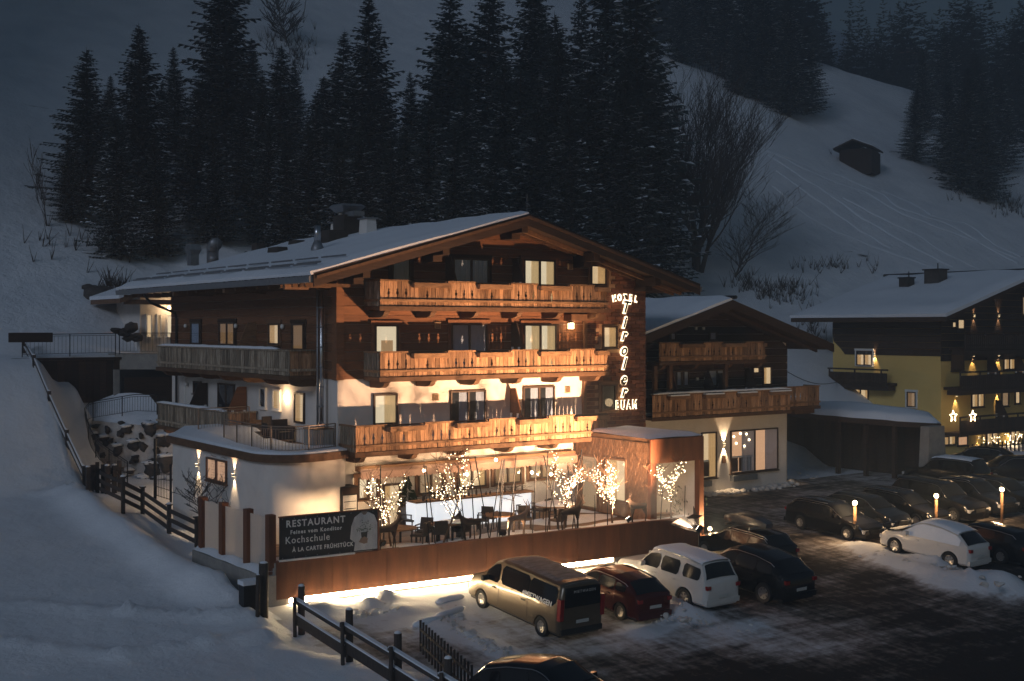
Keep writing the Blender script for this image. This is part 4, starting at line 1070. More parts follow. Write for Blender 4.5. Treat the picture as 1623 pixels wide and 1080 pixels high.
t = thing('street_board', 'dark timber board fixed to the left end of the upper street railing', 'board', (a.x, yr + .2, 9.4)); MB().box(a.x, b.x, yr - .0, yr + .05, 9.25, 9.75).build('panel', 'dark_wood', t)
br = thing('bridge_slab', 'pale concrete bridge slab with garage opening behind the hotel corner', 'bridge', (b0.x, yr - 1, 8)); 
mb = MB(); mb.prism([(b0.x, yr, 7.75), (c0.x + 1.5, yr - 3.0, 7.75), (c0.x + 1.5, yr + 1.5, 7.75), (b0.x, yr + 1.5, 7.75)], (0, 0, .85)); mb.build('slab', 'concrete', br)
MB().box(b0.x - .2, b0.x + .1, yr - .3, yr + .3, 4.5, 7.745).build('pier', 'concrete', br)
MB().box(b0.x + .1, c0.x + 3, yr - .40, yr - .25, 4.5, 7.74).build('garage_wall', 'dark_room', br)  # near-black sheet: the shade inside the garage opening put into the colour
mb = MB(); mb.box(b0.x + .3, c0.x + 1.0, yr - .47, yr - .41, 5.2, 7.3); mb.build('garage_door', 'dark_wood', br)
# little gabled cabin behind the back corner, with lit doors
a, b = onY(190, 545, 68.0), onY(276, 545, 68.0)
cb = thing('rear_cabin', 'small gabled cabin with lit glass doors behind the back left corner', 'cabin', ((a.x + b.x) / 2, 68, 9)); gx = 23.6
x0, x1 = onY(222, 500, 68.0).x, 27.0; zt = onY(222, 480, 68.0).z
mb = MB(); mb.prism([(x0, 68, 8.3), (x1, 68, 8.3), (x1, 68, zt + .9), (gx, 68, zt + .9), (x0, 68, zt - .1)], (0, 4, 0)); mb.build('wall', 'plaster', cb)
e = onY(190, 478, 67.2); g = onY(270, 448, 67.2)
mb = MB(); mb.prism([(e.x, 67.2, e.z - .1), (g.x + 1, 67.2, g.z + .2), (g.x + 1, 67.2, g.z + .42), (e.x, 67.2, e.z + .15)], (0, 5.2, 0)); rf = mb.build('roof', 'trim_wood', cb)
mb = MB(); mb.prism([(e.x - .05, 67.15, e.z + .16), (g.x + 1, 67.15, g.z + .43), (g.x + 1, 67.15, g.z + .66), (e.x - .05, 67.15, e.z + .36)], (0, 5.3, 0)); mb.build('snow', 'roof_snow', rf)
MB().box(e.x + .3, g.x + 1, 67.3, 67.5, e.z - .15, e.z + .12).build('beam', 'trim_wood', rf)
for q0, q1, rm in ((231, 241, 'lit'), (248, 256, 'dim'), (263, 273, 'cool')):
    p, q = onY(q0, 498, 67.98), onY(q1, 536, 67.98); window(cb, front_tf(p.x, 68.0, q.z), q.x - p.x, p.z - q.z, rm, 1, frame='white_paint', cur=None, name='glass_door', sill=False)
p = onY(267, 488, 67.9); o = MB().ball(p + Vector((0, -.1, 0)), .10, 8).build('porch_lamp', 'globe', cb, True); lamp('lamp_glow', 'POINT', p + Vector((-.1, -.45, -.1)), 30, (1, .68, .38), o, size=.06)
for k, (px, py, s) in enumerate(((197, 527, .30), (207, 520, .38), (216, 535, .36), (205, 535, .26), (186, 524, .22))):
    p = onY(px, py, 67.6); tag(inst(SM[k], 'boulder', None, p, k * 1.3, (s, .4, s * .7)), ['dark rock beside the rear cabin steps', 'largest dark rock heap beside the rear cabin', 'rounded brown rock below the rear cabin window', 'low dark rock between two larger ones by the cabin', 'small flat rock left of the rear cabin rocks'][k], 'rock', 'rocks beside the rear cabin')
# ---------------------------------------------------------------- restaurant annex to the right
annex = thing('annex_building', 'dark timber annex with snowy gable roof above a white restaurant floor', 'annex', (49, 55, .8))
AX0, AX1, AY, AYB = 41.0, 55.5, 49.1, 63.0
ARX, ARZ, AEZ, AEL, AER = 48.4, 11.45, 9.02, 40.1, 56.7; ASL = (ARZ - AEZ) / (ARX - AEL)
def aunder(x): return AEZ + ASL * (x - AEL if x < ARX else AER - x) - .28
mb = MB(); mb.prism([(AX0, AY, .3), (AX1, AY, .3), (AX1, AY, aunder(AX1)), (ARX, AY, aunder(ARX)), (AX0, AY, aunder(AX0))], (0, AYB - AY, 0)); mb.build('wall', 'plaster', annex)
def axs(z):
    a = AX0 if z < aunder(AX0) else AEL + (z + .28 - AEZ) / ASL; b = AX1 + .05 if z < aunder(AX1) else AER - (z + .28 - AEZ) / ASL
    return a, b
gable_boards(annex, axs, AY, 5.45, 11.0, None, .42, 'dark_wood', out=.05)
gable_boards(annex, lambda z: (AY - .05, AYB), AX1, 5.45, aunder(AX1), None, .42, 'dark_wood', out=.05, side='right')
MB().box(AX1 + .06, AX1 + .75, AY + .6, AY + 1.0, .3, 5.3).build('buttress', 'plaster', annex)
mb = MB(); yv, yw = 46.6, 64.5
mb.prism([(AEL, yv, AEZ - .28), (ARX, yv, ARZ - .28), (AER, yv, AEZ - .28), (AER, yv, AEZ - .02), (ARX, yv, ARZ - .02), (AEL, yv, AEZ - .02)], (0, yw - yv, 0)); arf = mb.build('roof', 'dark_wood', annex)
for s, ex in ((-1, AEL), (1, AER)):
    mb = MB(); mb.prism([(ex, yv - .06, AEZ - .42), (ARX, yv - .06, ARZ - .42), (ARX, yv - .06, ARZ + .05), (ex, yv - .06, AEZ + .05)], (0, .056, 0)); mb.build('verge_board', 'dark_wood', arf)
    mb = MB(); mb.prism([(ex - s * .2, yv + 1.0, AEZ - .44), (ARX, yv + 1.0, ARZ - .5), (ARX, yv + 1.0, ARZ - .282), (ex - s * .2, yv + 1.0, AEZ - .282)], (0, .14, 0)); mb.build('rafter', 'dark_wood', arf)
snow_slab('snow', [(AEL, yv - .03, AEZ), (ARX + .02, yv - .03, ARZ), (ARX + .02, yw, ARZ), (AEL, yw, AEZ)], .34, arf, (14, 24), seed=7)
snow_slab('snow', [(AER, yv + .05, AEZ), (ARX + .02, yv + .05, ARZ), (ARX + .02, yw, ARZ), (AER, yw, AEZ)], .14, arf, (12, 20), seed=8)
MB().tube([(ARX, yv - .3, ARZ + .2), (ARX, yw, ARZ + .2)], .10, 6).build('ridge_cap', 'iron', arf)
b = balcony(annex, (44.2, 47.8), (52.3, 47.8), 8.22, 9.24, deep=1.25, close0=False, fullm='plank_wood', close1=False)
for x in (44.6, 47.0, 49.6, 52.0): inst(BRK, 'bracket', b, (x, AY - .05, 8.05))
for px in (1038, 1062, 1150):
    p = onY(px, 600, 47.9); MB().box(p.x - .11, p.x + .11, 47.82, 48.0, 6.4, 8.0).build('balcony_post', 'beam_wood', annex)
b = balcony(annex, (43.5, 47.55), (54.1, 47.55), 5.32, 6.52, deep=1.5, snow=(.0, 1.0), boxes_snow=True, first=5, boxn=8)
b = balcony(annex, (54.2, 48.3), (57.5, 48.3), 5.42, 6.6, deep=1.2, close0=False, close1=True, first=8, fullm='plank_wood', pattern='F')
MB().box(55.6, 57.3, 48.5, 50.0, 4.95, 5.25).build('balcony_beam', 'beam_wood', annex)
def awin(x0, y0, x1, y1, room, leaves=1, zb=None, **kw):
    a = onY(x0, y0, AY); c = onY(x1, y1, AY); z0 = c.z if zb is None else zb
    return window(annex, front_tf(a.x, AY - (.055 if z0 > 5.4 else 0), z0), c.x - a.x, a.z - z0, room, leaves, **kw)
awin(1191, 582, 1202, 592, 'lit', cur=None); awin(1207, 581, 1221, 610, 'lit', cur='left'); awin(1066, 588, 1090, 612, 'dark', 2, cur='right'); awin(1120, 586, 1148, 612, 'dark', 2, cur='full')
awin(1060, 527, 1070, 540, 'dark', cur='full'); awin(1122, 526, 1134, 540, 'dark', cur='full')
for px, py in ((1056, 597), (1115, 600), (1135, 600), (1180, 592)):
    a = onY(px, py, AY); screen_board(annex, front_tf(a.x, AY - .055, 5.5), 1.2, 1.0, a.z - 5.5 + .3, 'dark_wood' if px > 1060 else 'board_wood')
for px, py in ((1103, 601), (1116, 600), (1101, 521), (1113, 521)):
    a = onY(px, py, AY); MB(front_tf(a.x, AY - .06, a.z)).box(-.08, .08, 0, .08, -.08, .08).build('wall_lamp', 'white_paint', annex)
def bigwin(x0, y0, x1, y1, leaves, chand):
    a = onY(x0, y0, AY); c = onY(x1, y1, AY); zt, zb = a.z, c.z; w_ = c.x - a.x; tf = front_tf(a.x, AY, zb); h = zt - zb
    o = window(annex, tf, w_, h, 'red' if chand else 'lit', leaves, frame='frame_wood', cur='right', sill=True)
    mb = MB(tf)
    for k in range(3 if w_ > 2 else 1): mb.box(.15 + k * .55, .62 + k * .55, .014, .03, .1, h * .36)
    mb.build('dining_chairs', 'trim_wood', o, kind='stuff')
    MB(tf).box(.1, w_ * .5, .016, .034, h * .36 + .01, h * .40).build('dining_table', 'white_paint', o)
    if chand:
        mb = MB(tf)
        for u, v in ((.1, .86), (.42, .92), (.72, .90), (.22, .70), (.62, .62), (.85, .76)): mb.ball((u * w_ * .42 + .1, .05, v * h), .06, 6)
        mb.build('globe_pendants', 'globe', o, True)
    mb = MB(tf); mb.box(.0, w_ * .5, 0, .28, -.42, -.10); mb.build('window_box', 'dull_steel', o)
    return o
bigwin(1157, 683, 1232, 744, 2, True); bigwin(1111, 686, 1135, 757, 1, False)
a = onY(1147, 705, AY); sconce(annex, front_tf(a.x, AY, a.z), 420)
a = onY(1243, 700, AY + .6); sconce(annex, lambda p: Vector((AX1 + .76 + p.y, AY + .8 + p.x, 3.4 + p.z)), 60)
a = onY(1147, 728, AY); MB(front_tf(a.x, AY, a.z)).box(-.13, .13, 0, .05, -.22, .22).build('menu_board', 'trim_wood', annex)
mb = MB(); rs = random.Random(3)
for k in range(60):
    u = rs.uniform(48.5, 56.5); yy = AY - rs.uniform(.1, .7) if u < 55.3 else AY + rs.uniform(-.8, 1.5); s = rs.uniform(.08, .26); mb.ball((u, yy, Z(u, yy) + s * .3), s, 6, .7)
mb.build('cleared_snow', 'dirty_snow', None, True, kind='stuff')

# ---------------------------------------------------------------- shingled entrance pavilion at the end of the terrace
pav = thing('entrance_pavilion', 'shingled flat-roofed entrance pavilion with rusty steel portal and snow cap', 'pavilion', (36.7, 41, 1.8))
px0, px1, py0, py1 = 35.2, 38.15, 38.6, 43.6
mb = MB(); mb.prism([(px0, py0, 5.0), (px1, py0, 5.0), (px1, py1, 5.0), (px0, py1, 5.0)], (0, 0, .30)); mb.build('roof', 'beam_wood', pav)
pts = [(px0 - .05, py0 - .05), (px1 + .1, py0 - .05), (px1 + .1, py1), (px0 - .05, py1)]; mb = MB(); I = {}
for i in range(13):
    for j in range(17):
        u, v = i / 12, j / 16; e = min(u, 1 - u, v, 1 - v); I[i, j] = mb.pt((lerp(px0 - .06, px1 + .1, u), lerp(py0 - .06, py1, v), 5.305 + .16 * smooth(-.03, .12, e) + .05 * nz(u, v, 3, 2)))
for i in range(12):
    for j in range(16): mb.f.append([I[i, j], I[i + 1, j], I[i + 1, j + 1], I[i, j + 1]])
mb.build('snow', 'roof_snow', pav, True)
MB().box(px0 + .02, px0 + .25, py0 + .15, py1, 1.8, 5.0).build('wall', 'shingle', pav)
mb = MB(); z = 1.85; r_ = 0
while z < 5.0:
    y = py0 - (r_ % 2) * .1
    while y < py1:
        a, b = max(y, py0), min(y + .19, py1)
        cz = z + .115
        hole = (40.1 < (a + b) / 2 < 41.5 and 2.4 < cz < 4.3) or (42.0 < (a + b) / 2 < 43.2 and 1.9 < cz < 4.3)
        if b - a > .03 and not hole:
            o_ = random.uniform(0, .012); mb.prism([(px0 + .02, a + .004, z), (px0 + .02, b - .004, z), (px0 - .045 - o_, b - .004, z), (px0 - .045 - o_, a + .004, z)], (.03, 0, .26))
        y += .2
    z += .2; r_ += 1
mb.build('shingles', 'shingle', pav, kind='stuff')
window(pav, left_tf(px0 + .02, 40.1, 2.4), 1.4, 1.9, 'lit', 1, frame='trim_wood', cur='right'); window(pav, left_tf(px0 + .02, 42.0, 1.9), 1.2, 2.4, 'dim', 1, frame='trim_wood', cur=None, name='door')
mb = MB(); mb.box(px0 - .06, px1 + .1, py0 - .08, py0 - .002, 4.25, 5.28); mb.build('portal_lintel', 'corten', pav)
MB().box(px0 - .06, px0 + .28, py0 - .08, py0 + .1, 1.0, 4.245).build('portal_post', 'corten', pav); MB().box(px1 - .16, px1 + .1, py0 - .08, py0 + .22, .3, 4.245).build('portal_post', 'corten', pav)
MB().box(px1 - .02, px1 + .05, py0 + .22, py1, 1.2, 5.0).build('side_wall', 'plaster', pav)
MB().box(px0 + .25, px1 - .02, py1 - .1, py1, 1.8, 5.0).build('back_wall', 'plaster', pav)
window(pav, front_tf(36.6, py1 - .1, 1.9), 1.2, 2.3, 'lit', 2, cur=None, name='door', sill=False)
for k in range(5): MB().box(px0 + .3, px1 - .2, py0 + .1 + k * .34, py0 + .44 + k * .34, .5, .75 + k * .26).build('step', 'rail_wood', pav)
lamp('ceiling_glow', 'POINT', (36.8, 41.4, 4.6), 34, (1, .70, .42), pav, size=.12)
mb = MB(); mb.lathe([(.14, 4.94), (.14, 4.99)], (36.8, 41.4, 0), 10); mb.build('ceiling_lamp', 'lamp_face', pav)

# ---------------------------------------------------------------- yellow neighbour house
yel = thing('yellow_house', 'yellow plastered guesthouse with dark balconies and thick snow on its roof', 'house', (84, 58, 1))
HX0, HX1, HY0, HY1 = 76.6, 96.0, 53.3, 63.0; HEZ, HRX, HRZ, HEL = 10.75, 86.2, 14.0, 74.6; HSL = (HRZ - HEZ) / (HRX - HEL); HER = 2 * HRX - HEL
def hunder(x): return HEZ + HSL * (x - HEL if x < HRX else HER - x) - .3
mb = MB(); mb.prism([(HX0, HY0, -.5), (HX1, HY0, -.5), (HX1, HY0, hunder(HX1)), (HRX, HY0, hunder(HRX)), (HX0, HY0, hunder(HX0))], (0, HY1 - HY0, 0)); mb.build('wall', 'yellow_plaster', yel)
mb = MB(); mb.prism([(HEL, HY0 - 1.8, HEZ - .3), (HRX, HY0 - 1.8, HRZ - .3), (HER, HY0 - 1.8, HEZ - .3), (HER, HY0 - 1.8, HEZ), (HRX, HY0 - 1.8, HRZ), (HEL, HY0 - 1.8, HEZ)], (0, 14.0, 0)); yr_ = mb.build('roof', 'dark_wood', yel)
snow_slab('snow', [(HEL - .1, HY0 - 1.9, HEZ + .02), (HRX + .02, HY0 - 1.9, HRZ + .02), (HRX + .02, HY0 + 12.2, HRZ + .02), (HEL - .1, HY0 + 12.2, HEZ + .02)], .42, yr_, (14, 24), seed=12)
snow_slab('snow', [(HER, HY0 - 1.8, HEZ + .02), (HRX + .02, HY0 - 1.8, HRZ + .02), (HRX + .02, HY0 + 12.2, HRZ + .02), (HER, HY0 + 12.2, HEZ + .02)], .3, yr_, (10, 14), seed=13)
MB().tube([(HRX, HY0 - 1.9, HRZ + .4), (HRX, HY0 + 12.2, HRZ + .4)], .12, 6).build('ridge_cap', 'iron', yr_)
for px, py, s in ((1437, 456, .75), (1483, 450, 1.1)):
    d = ray(px, py); n = Vector((-HSL, 0, 1)); p0 = Vector((HEL, 0, HEZ + .3)) - Vector((0, 0, HC)); c = Vector((0, 0, HC)) + d * (p0.dot(n) / d.dot(n))
    ch = MB().box(c.x - s / 2, c.x + s / 2, c.y - s * .6, c.y + s * .6, c.z - .4, c.z + s * .95).build('chimney', 'stone', yr_)
    MB().box(c.x - s * .6, c.x + s * .6, c.y - s * .7, c.y + s * .7, c.z + s * .952, c.z + s * .952 + .1).build('cap', 'iron', ch)
    MB().tube([(c.x, c.y - .2, c.z + s), (c.x, c.y - .2, c.z + s + .5)], .05, 6).build('pot', 'iron', ch)
# timber skirt under the eaves on the left side and timber on the gable
gable_boards(yel, lambda z: (HY0 - .05, HY1 - 1.2 * smooth(9.2, 7.9, z)), HX0, 7.95, hunder(HX0), None, .5, 'dark_wood', side='left')
def yxs(z):
    a = HX0 - .05 if z < hunder(HX0) else HEL + (z + .3 - HEZ) / HSL; b = HX1 if z < hunder(HX1) else HER - (z + .3 - HEZ) / HSL
    return a, b
gable_boards(yel, yxs, HY0, 7.6, 13.4, None, .5, 'dark_wood')
def hl(x0, y0, x1, y1, room, leaves=1, **kw):
    a = onX(x0, y0, HX0); c = onX(x1, y1, HX0); return window(yel, left_tf(HX0, c.y, c.z), a.y - c.y, a.z - c.z, room, leaves, frame='frame_wood', **kw)
def hf(x0, y0, x1, y1, room, leaves=1, **kw):
    a = onY(x0, y0, HY0); c = onY(x1, y1, HY0); return window(yel, front_tf(a.x, HY0 - (.055 if c.z > 7.5 else 0), c.z), c.x - a.x, a.z - c.z, room, leaves, **kw)
hl(1358, 556, 1383, 580, 'lit', 2, cur='right', trim='white_paint'); hl(1352, 616, 1377, 643, 'lit', 2, cur='left', sill=False); hl(1438, 621, 1452, 646, 'dim', 1, trim='white_paint', cur='right')
for x0, y0, x1, y1, room, lv in ((1507, 510, 1514, 520, 'lit', 1), (1516, 506, 1527, 522, 'lit', 1), (1507, 560, 1527, 588, 'dark', 1), (1590, 558, 1608, 586, 'lit', 2), (1539, 622, 1559, 645, 'lit', 2), (1587, 620, 1598, 644, 'dim', 1), (1608, 619, 1616, 640, 'lit', 1),
                                 (1492, 692, 1514, 705, 'lit', 2), (1517, 692, 1533, 706, 'red', 1), (1563, 683, 1581, 705, 'lit', 2), (1601, 683, 1616, 703, 'lit', 2), (1618, 470, 1640, 500, 'dim', 1)):
    hf(x0, y0, x1, y1, room, lv, cur='right' if lv == 2 else None)
def dark_balcony(p0, p1, zb, zt, dp):
    p0 = Vector((*p0, 0)); p1 = Vector((*p1, 0)); e = (p1 - p0).normalized(); L = (p1 - p0).length; inn = Vector((-e.y, e.x, 0)); tf = lambda p: p0 + e * p.x + inn * p.y + Vector((0, 0, p.z))
    b = MB(tf).box(0, L, .06, dp, zb - .2, zb).build('balcony', 'dark_wood', yel); n = int(L / .24); w_ = L / n
    me = MB().box(.01, w_ - .01, 0, .03, 0, zt - zb - .25).mesh('plank', 'dark_wood')
    for k in range(n): inst(me, 'plank', b, p0 + e * (k * w_) + Vector((0, 0, zb - .05)), math.atan2(e.y, e.x))
    MB(tf).box(-.05, L + .05, -.05, .08, zt - .12, zt).build('handrail', 'dark_wood', b); MB(tf).box(-.02, L + .02, -.04, -.002, zb + .1, zb + .2).build('lower_rail', 'dark_wood', b)
    for k in range(int(L / 2.4) + 1): MB(tf).box(min(k * 2.4, L - .1), min(k * 2.4, L - .1) + .1, .031, .10, zb, zt - .121).build('post', 'dark_wood', b)
    if zb > 3: MB(tf).box(0, L, .1, dp * .8, zb - .55, zb - .22).build('brackets', 'dark_wood', b)
    return b
a, c = onX(1313, 600, HX0 - 1.2), onX(1406, 600, HX0 - 1.2)
dark_balcony((HX0 - 1.2, a.y), (HX0 - 1.2, c.y), 5.9, 6.95, 1.2)
a, c = onX(1342, 650, HX0 - 1.2), onX(1400, 650, HX0 - 1.2); dark_balcony((HX0 - 1.2, a.y), (HX0 - 1.2, c.y), 2.75, 3.9, 1.2)
for zb, zt in ((8.6, 9.8), (5.75, 6.9), (2.5, 3.7)): dark_balcony((76.9 if zb < 8 else 77.5, HY0 - 1.4), (HX1, HY0 - 1.4), zb, zt, 1.4)
for px, py, pl in ((1387, 562, 'x'), (1542, 501, 'y'), (1581, 501, 'y'), (1541, 564, 'y'), (1581, 563, 'y'), (1514, 627, 'y'), (1580, 620, 'y'), (1549, 694, 'y'), (1598, 680, 'y')):
    if pl == 'x': a = onX(px, py, HX0); tf = left_tf(HX0, a.y, a.z)
    else: a = onY(px, py, HY0); tf = front_tf(a.x, HY0 - .06, a.z)
    sconce(yel, tf, 110 if pl == 'x' else 130, size=.06, up=.6)
for px in (1560, 1573, 1604): 
    a = onY(px, 575 if px < 1570 else 630, HY0); screen_board(yel, front_tf(a.x + .3, HY0 - .06, 5.8 if px != 1573 else 2.6), 1.3, 1.2, 2.0, 'dark_wood')
# lit stars on the lowest balcony and fairy lights by the ground floor windows
for px, py, lab in ((1511, 660, 'left lit star hanging on the lowest balcony of the yellow house'), (1542, 660, 'right lit star lantern on the lowest balcony of the yellow house')):
    a = onY(px, py, HY0 - 1.55); pts = []
    for k in range(10): r_ = .42 if k % 2 == 0 else .18; an = math.pi / 2 + k * math.pi / 5; pts.append(a + Vector((r_ * math.cos(an), 0, r_ * math.sin(an))))
    s = thing('star_light', lab, 'star', a, 'lit stars on the neighbour balcony'); MB().tube(pts + [pts[0], pts[1]], .045, 5).build('star_frame', 'strip_light' if False else 'lamp_face', s); lamp('lamp_glow', 'POINT', a + Vector((0, -.3, 0)), 6, (1, .66, .36), s, size=.1)
rs = random.Random(5)
for (cx_, cy_, w_, h_, n_, lab) in ((1573, 700, 14, 8, 14, 'fairy lights on the flower box under a ground floor window of the yellow house'), (1605, 700, 12, 12, 26, 'bright fairy lights on a little shrub beside the yellow house window'), (1618, 685, 3, 20, 12, 'vertical fairy lights down the window edge of the yellow house')):
    mb = MB()
    for k in range(n_): p = onY(cx_ + rs.uniform(-w_, w_), cy_ + rs.uniform(-h_, h_ * .4), HY0 - .35); mb.ball(p, .03, 4)
    tag(mb.build('fairy_lights', 'bulb', None, kind='stuff'), lab, 'string lights', 'fairy lights on the yellow house')
# garden wall and fence in front of the yellow house
t = thing('garden_fence', 'dark picket fence with snow behind it before the yellow house', 'fence', (78, 50, 1))
a, c = onY(1540, 722, 50.2), onY(1600, 722, 50.2)
for k in range(26): x = lerp(75.2, 88, k / 25); MB().box(x, x + .14, 50.18, 50.22, 0.6, 1.95).build('picket', 'dark_wood', t)
for z in (.95, 1.6): MB().box(75, 88, 50.221, 50.27, z, z + .1).build('rail', 'dark_wood', t)
# carport between annex and yellow house
cp = thing('carport', 'long dark timber carport with a thick sheet of snow on its roof', 'carport', (68, 52, 1.5))
P = [onZ(1243, 652, 4.5), onZ(1330, 661, 4.4), onZ(1420, 668, 4.25), onZ(1492, 672, 4.15)]
Q = [onZ(1275, 640, 4.9), onZ(1350, 642, 5.0), onZ(1420, 650, 4.8), onZ(1478, 660, 4.4)]
mb = MB()
for a, b, c, d in zip(P, P[1:], Q[1:], Q): mb.prism([a, b, c, d], (0, 0, -.32))
mb.build('roof', 'dark_wood', cp)
mb = MB(); I = {}
for i in range(25):
    u = i / 24 * 3; k = min(2, int(u)); f = u - k; A = P[k].lerp(P[k + 1], f); B = Q[k].lerp(Q[k + 1], f)
    for j in range(9):
        v = j / 8; p = A.lerp(B, v); e = min(1, v * 6, (1 - v) * 8, i / 1.5, (24 - i) / 1.5); I[i, j] = mb.pt(p + Vector((0, 0, .02 + .30 * math.sqrt(max(e, 0)) + .08 * nz(p.x, p.y, .7, 3))))
for i in range(24):
    for j in range(8): mb.f.append([I[i, j], I[i + 1, j], I[i + 1, j + 1], I[i, j + 1]])
mb.build('snow', 'roof_snow', cp, True)
QB = [onZ(1238, 640, 4.9)] + Q
for a, b in zip(QB, QB[1:]):
    n = max(2, int((b - a).length / .5))
    for k in range(n):
        p, q = a.lerp(b, k / n), a.lerp(b, (k + .97) / n); q2 = Vector((q.x, q.y, .5)); MB().prism([(p.x, p.y, .4), (q.x, q.y, .4), (q.x, q.y, min(p.z, q.z) - .4), (p.x, p.y, min(p.z, q.z) - .4)], (.03, .06, 0)).build('back_board', 'dark_wood', cp)
for p in P + [P[1].lerp(P[2], .5)]:
    z0 = Z(p.x, p.y); MB().box(p.x - .12 + .3, p.x + .12 + .3, p.y + .2, p.y + .44, z0 - .3, p.z - .33).build('post', 'dark_wood', cp)
p = onZ(1478, 760, .9); q = onZ(1492, 680, 3.9)
t = thing('white_pier', 'tapering white plaster pier at the right end of the carport', 'pier', (p.x, p.y, .5)); mb = MB(); tapered(mb, Vector((p.x, p.y, 0)), 2.0, 1.5, .7, .6, -.2, 4.1); mb.build('pier', 'concrete', t)

# ---------------------------------------------------------------- hay hut and the far cabin on the hill
h = onHill(1362, 268)
hut = thing('hay_hut', 'weathered log hay hut standing alone on the snowy slope', 'hut', h)
u = Vector((.9, .43, 0)).normalized(); v = Vector((-.43, .9, 0)).normalized()
def hutp(a, b, z): return h + u * a + v * b + Vector((0, 0, z))
mb = MB()
fl = [hutp(-2.6, -1.6, 0), hutp(2.6, -1.6, 0)]
hb = MB(); hb.prism([hutp(-2.4, -2.0, -1), hutp(2.2, -2.0, -1), hutp(2.2, 2.0, -1), hutp(-2.4, 2.0, -1)], (0, 0, 3.3)); hb.build('walls', 'dark_wood', hut)
for k in range(9):
    z = -.6 + k * .32; MB().beam(hutp(-2.7, -2.05, z), hutp(2.4, -2.05, z), .12, .28).build('log', 'fence_wood', hut); MB().beam(hutp(2.25, -2.2, z), hutp(2.25, 2.2, z), .12, .28).build('log', 'fence_wood', hut)
mb = MB(); mb.prism([hutp(2.6, -2.5, 2.15), hutp(2.6, 0, 3.2), hutp(2.6, 2.5, 2.15), hutp(2.6, 2.5, 2.35), hutp(2.6, 0, 3.42), hutp(2.6, -2.5, 2.35)], u * -6.4); mb.build('roof', 'dark_wood', hut)
mb = MB(); mb.prism([hutp(2.6, -2.5, 2.36), hutp(2.6, 0, 3.43), hutp(2.6, 0, 3.52), hutp(2.6, -2.5, 2.42)], u * -6.4); mb.build('roof_snow', 'roof_snow', hut)
mb = MB(); mb.prism([hutp(2.23, -1.9, 2.2), hutp(2.23, 0, 3.1), hutp(2.23, 1.9, 2.2)], u * .1); mb.build('gable', 'dark_wood', hut)
h2 = onHill(1440, 112); t = thing('far_cabin', 'small lit timber cabin on stilts at the crest of the hill', 'cabin', h2)
MB().box(h2.x - 3, h2.x + 3, h2.y - 2, h2.y + 2, h2.z + 2.0, h2.z + 4.6).build('wall', 'board_wood', t); MB().box(h2.x - 3.6, h2.x + 3.6, h2.y - 2.6, h2.y + 2.6, h2.z + 4.62, h2.z + 4.9).build('roof', 'roof_snow', t)
for s in (-1, 1): MB().box(h2.x + s * 2.6 - .2, h2.x + s * 2.6 + .2, h2.y - 1.5, h2.y - 1.1, h2.z - 1, h2.z + 2).build('stilt', 'dark_wood', t)
# ---------------------------------------------------------------- terrace in front of the hotel
WA, WB = Vector((18.2, 39.0, 0)), Vector((37.15, 37.85, 0)); WD = (WB - WA).normalized(); WL = (WB - WA).length; WN = Vector((WD.y, -WD.x, 0))   # WN points to the car park
WT = 1.95
def wall_p(u, out=0.0, z=0.0): return WA + WD * u + WN * out + Vector((0, 0, z))
def on_wall(px, py, out=0.0):
    d = ray(px, py); p0 = WA + WN * out - Vector((0, 0, HC)); t = p0.dot(WN) / d.dot(WN); return Vector((0, 0, HC)) + d * t
cw = thing('corten_wall', 'long rusty steel retaining wall lit from below in front of the terrace', 'retaining wall', wall_p(WL / 2, 0, .4))
tfw = lambda p: wall_p(p.x, p.y, p.z)
n = 9; rs = random.Random(4)
for k in range(n):
    a, b = WL * k / n, WL * (k + 1) / n; o_ = rs.uniform(0, .012)
    MB(tfw).box(a + .006, b - .006, .06 + o_, .11 + o_, .66, WT).build('steel_panel', 'corten', cw)
MB(tfw).box(0, WL, -.25, .058, -1.2, WT - .06).build('core', 'concrete', cw)
MB(tfw).box(-.02, WL, -.06, .125, WT + .002, WT + .03).build('coping', 'corten', cw)
mb = MB(); mb.prism([wall_p(WL, .12, 0), wall_p(WL + .06, .12, 0), wall_p(WL + .06, -.4, 0), wall_p(WL, -.4, 0)], (0, 0, WT)); mb.build('end_panel', 'corten', cw)
MB(tfw).box(.5, WL - 4.5, .060, .066, .50, .652).build('led_strip', 'strip_light', cw)
# floor: boards running along the facade, snow towards the edge
fl = thing('terrace_deck', 'boarded terrace floor between the rusty wall and the hotel', 'terrace', (27, 41, 1.75))
y = 39.0; k = 0
mb = MB(); mb.prism([(18.15, 38.95, 0), (37.1, 37.85, 0), (37.1, YF, 0), (18.15, YF, 0)], (0, 0, 1.72)); mb.build('base', 'concrete', fl)
while y < YF - .02:
    x0 = 18.3
    while x0 < 36:
        L_ = random.uniform(3.5, 5.2); x1 = min(x0 + L_, 36.2)
        if 36.2 - x1 < 1: x1 = 36.2
        MB().box(x0 + .006, x1 - .006, y + .006, y + .204, 1.725, 1.76 + random.uniform(0, .006)).build('deck_board', 'deck', fl); x0 = x1
        if x1 >= 36.2: break
    y += .21
mb = MB(); I = {}
nu, nv = 130, 14
for i in range(nu + 1):
    for j in range(nv + 1):
        u, v = i / nu * (WL - .1), j / nv; q = wall_p(u, -.02 - v * (1.35 + .55 * nz(u, 0, .35, 4)), 0)
        e = min(1, v * 4 + .5, (1 - v) * 4); I[i, j] = mb.pt((q.x, q.y, 1.768 + max(-.02, (.14 + .07 * nz(q.x, q.y, .9, 5)) * e - .025 * (1 - e))))
for i in range(nu):
    for j in range(nv): mb.f.append([I[i, j], I[i + 1, j], I[i + 1, j + 1], I[i, j + 1]])
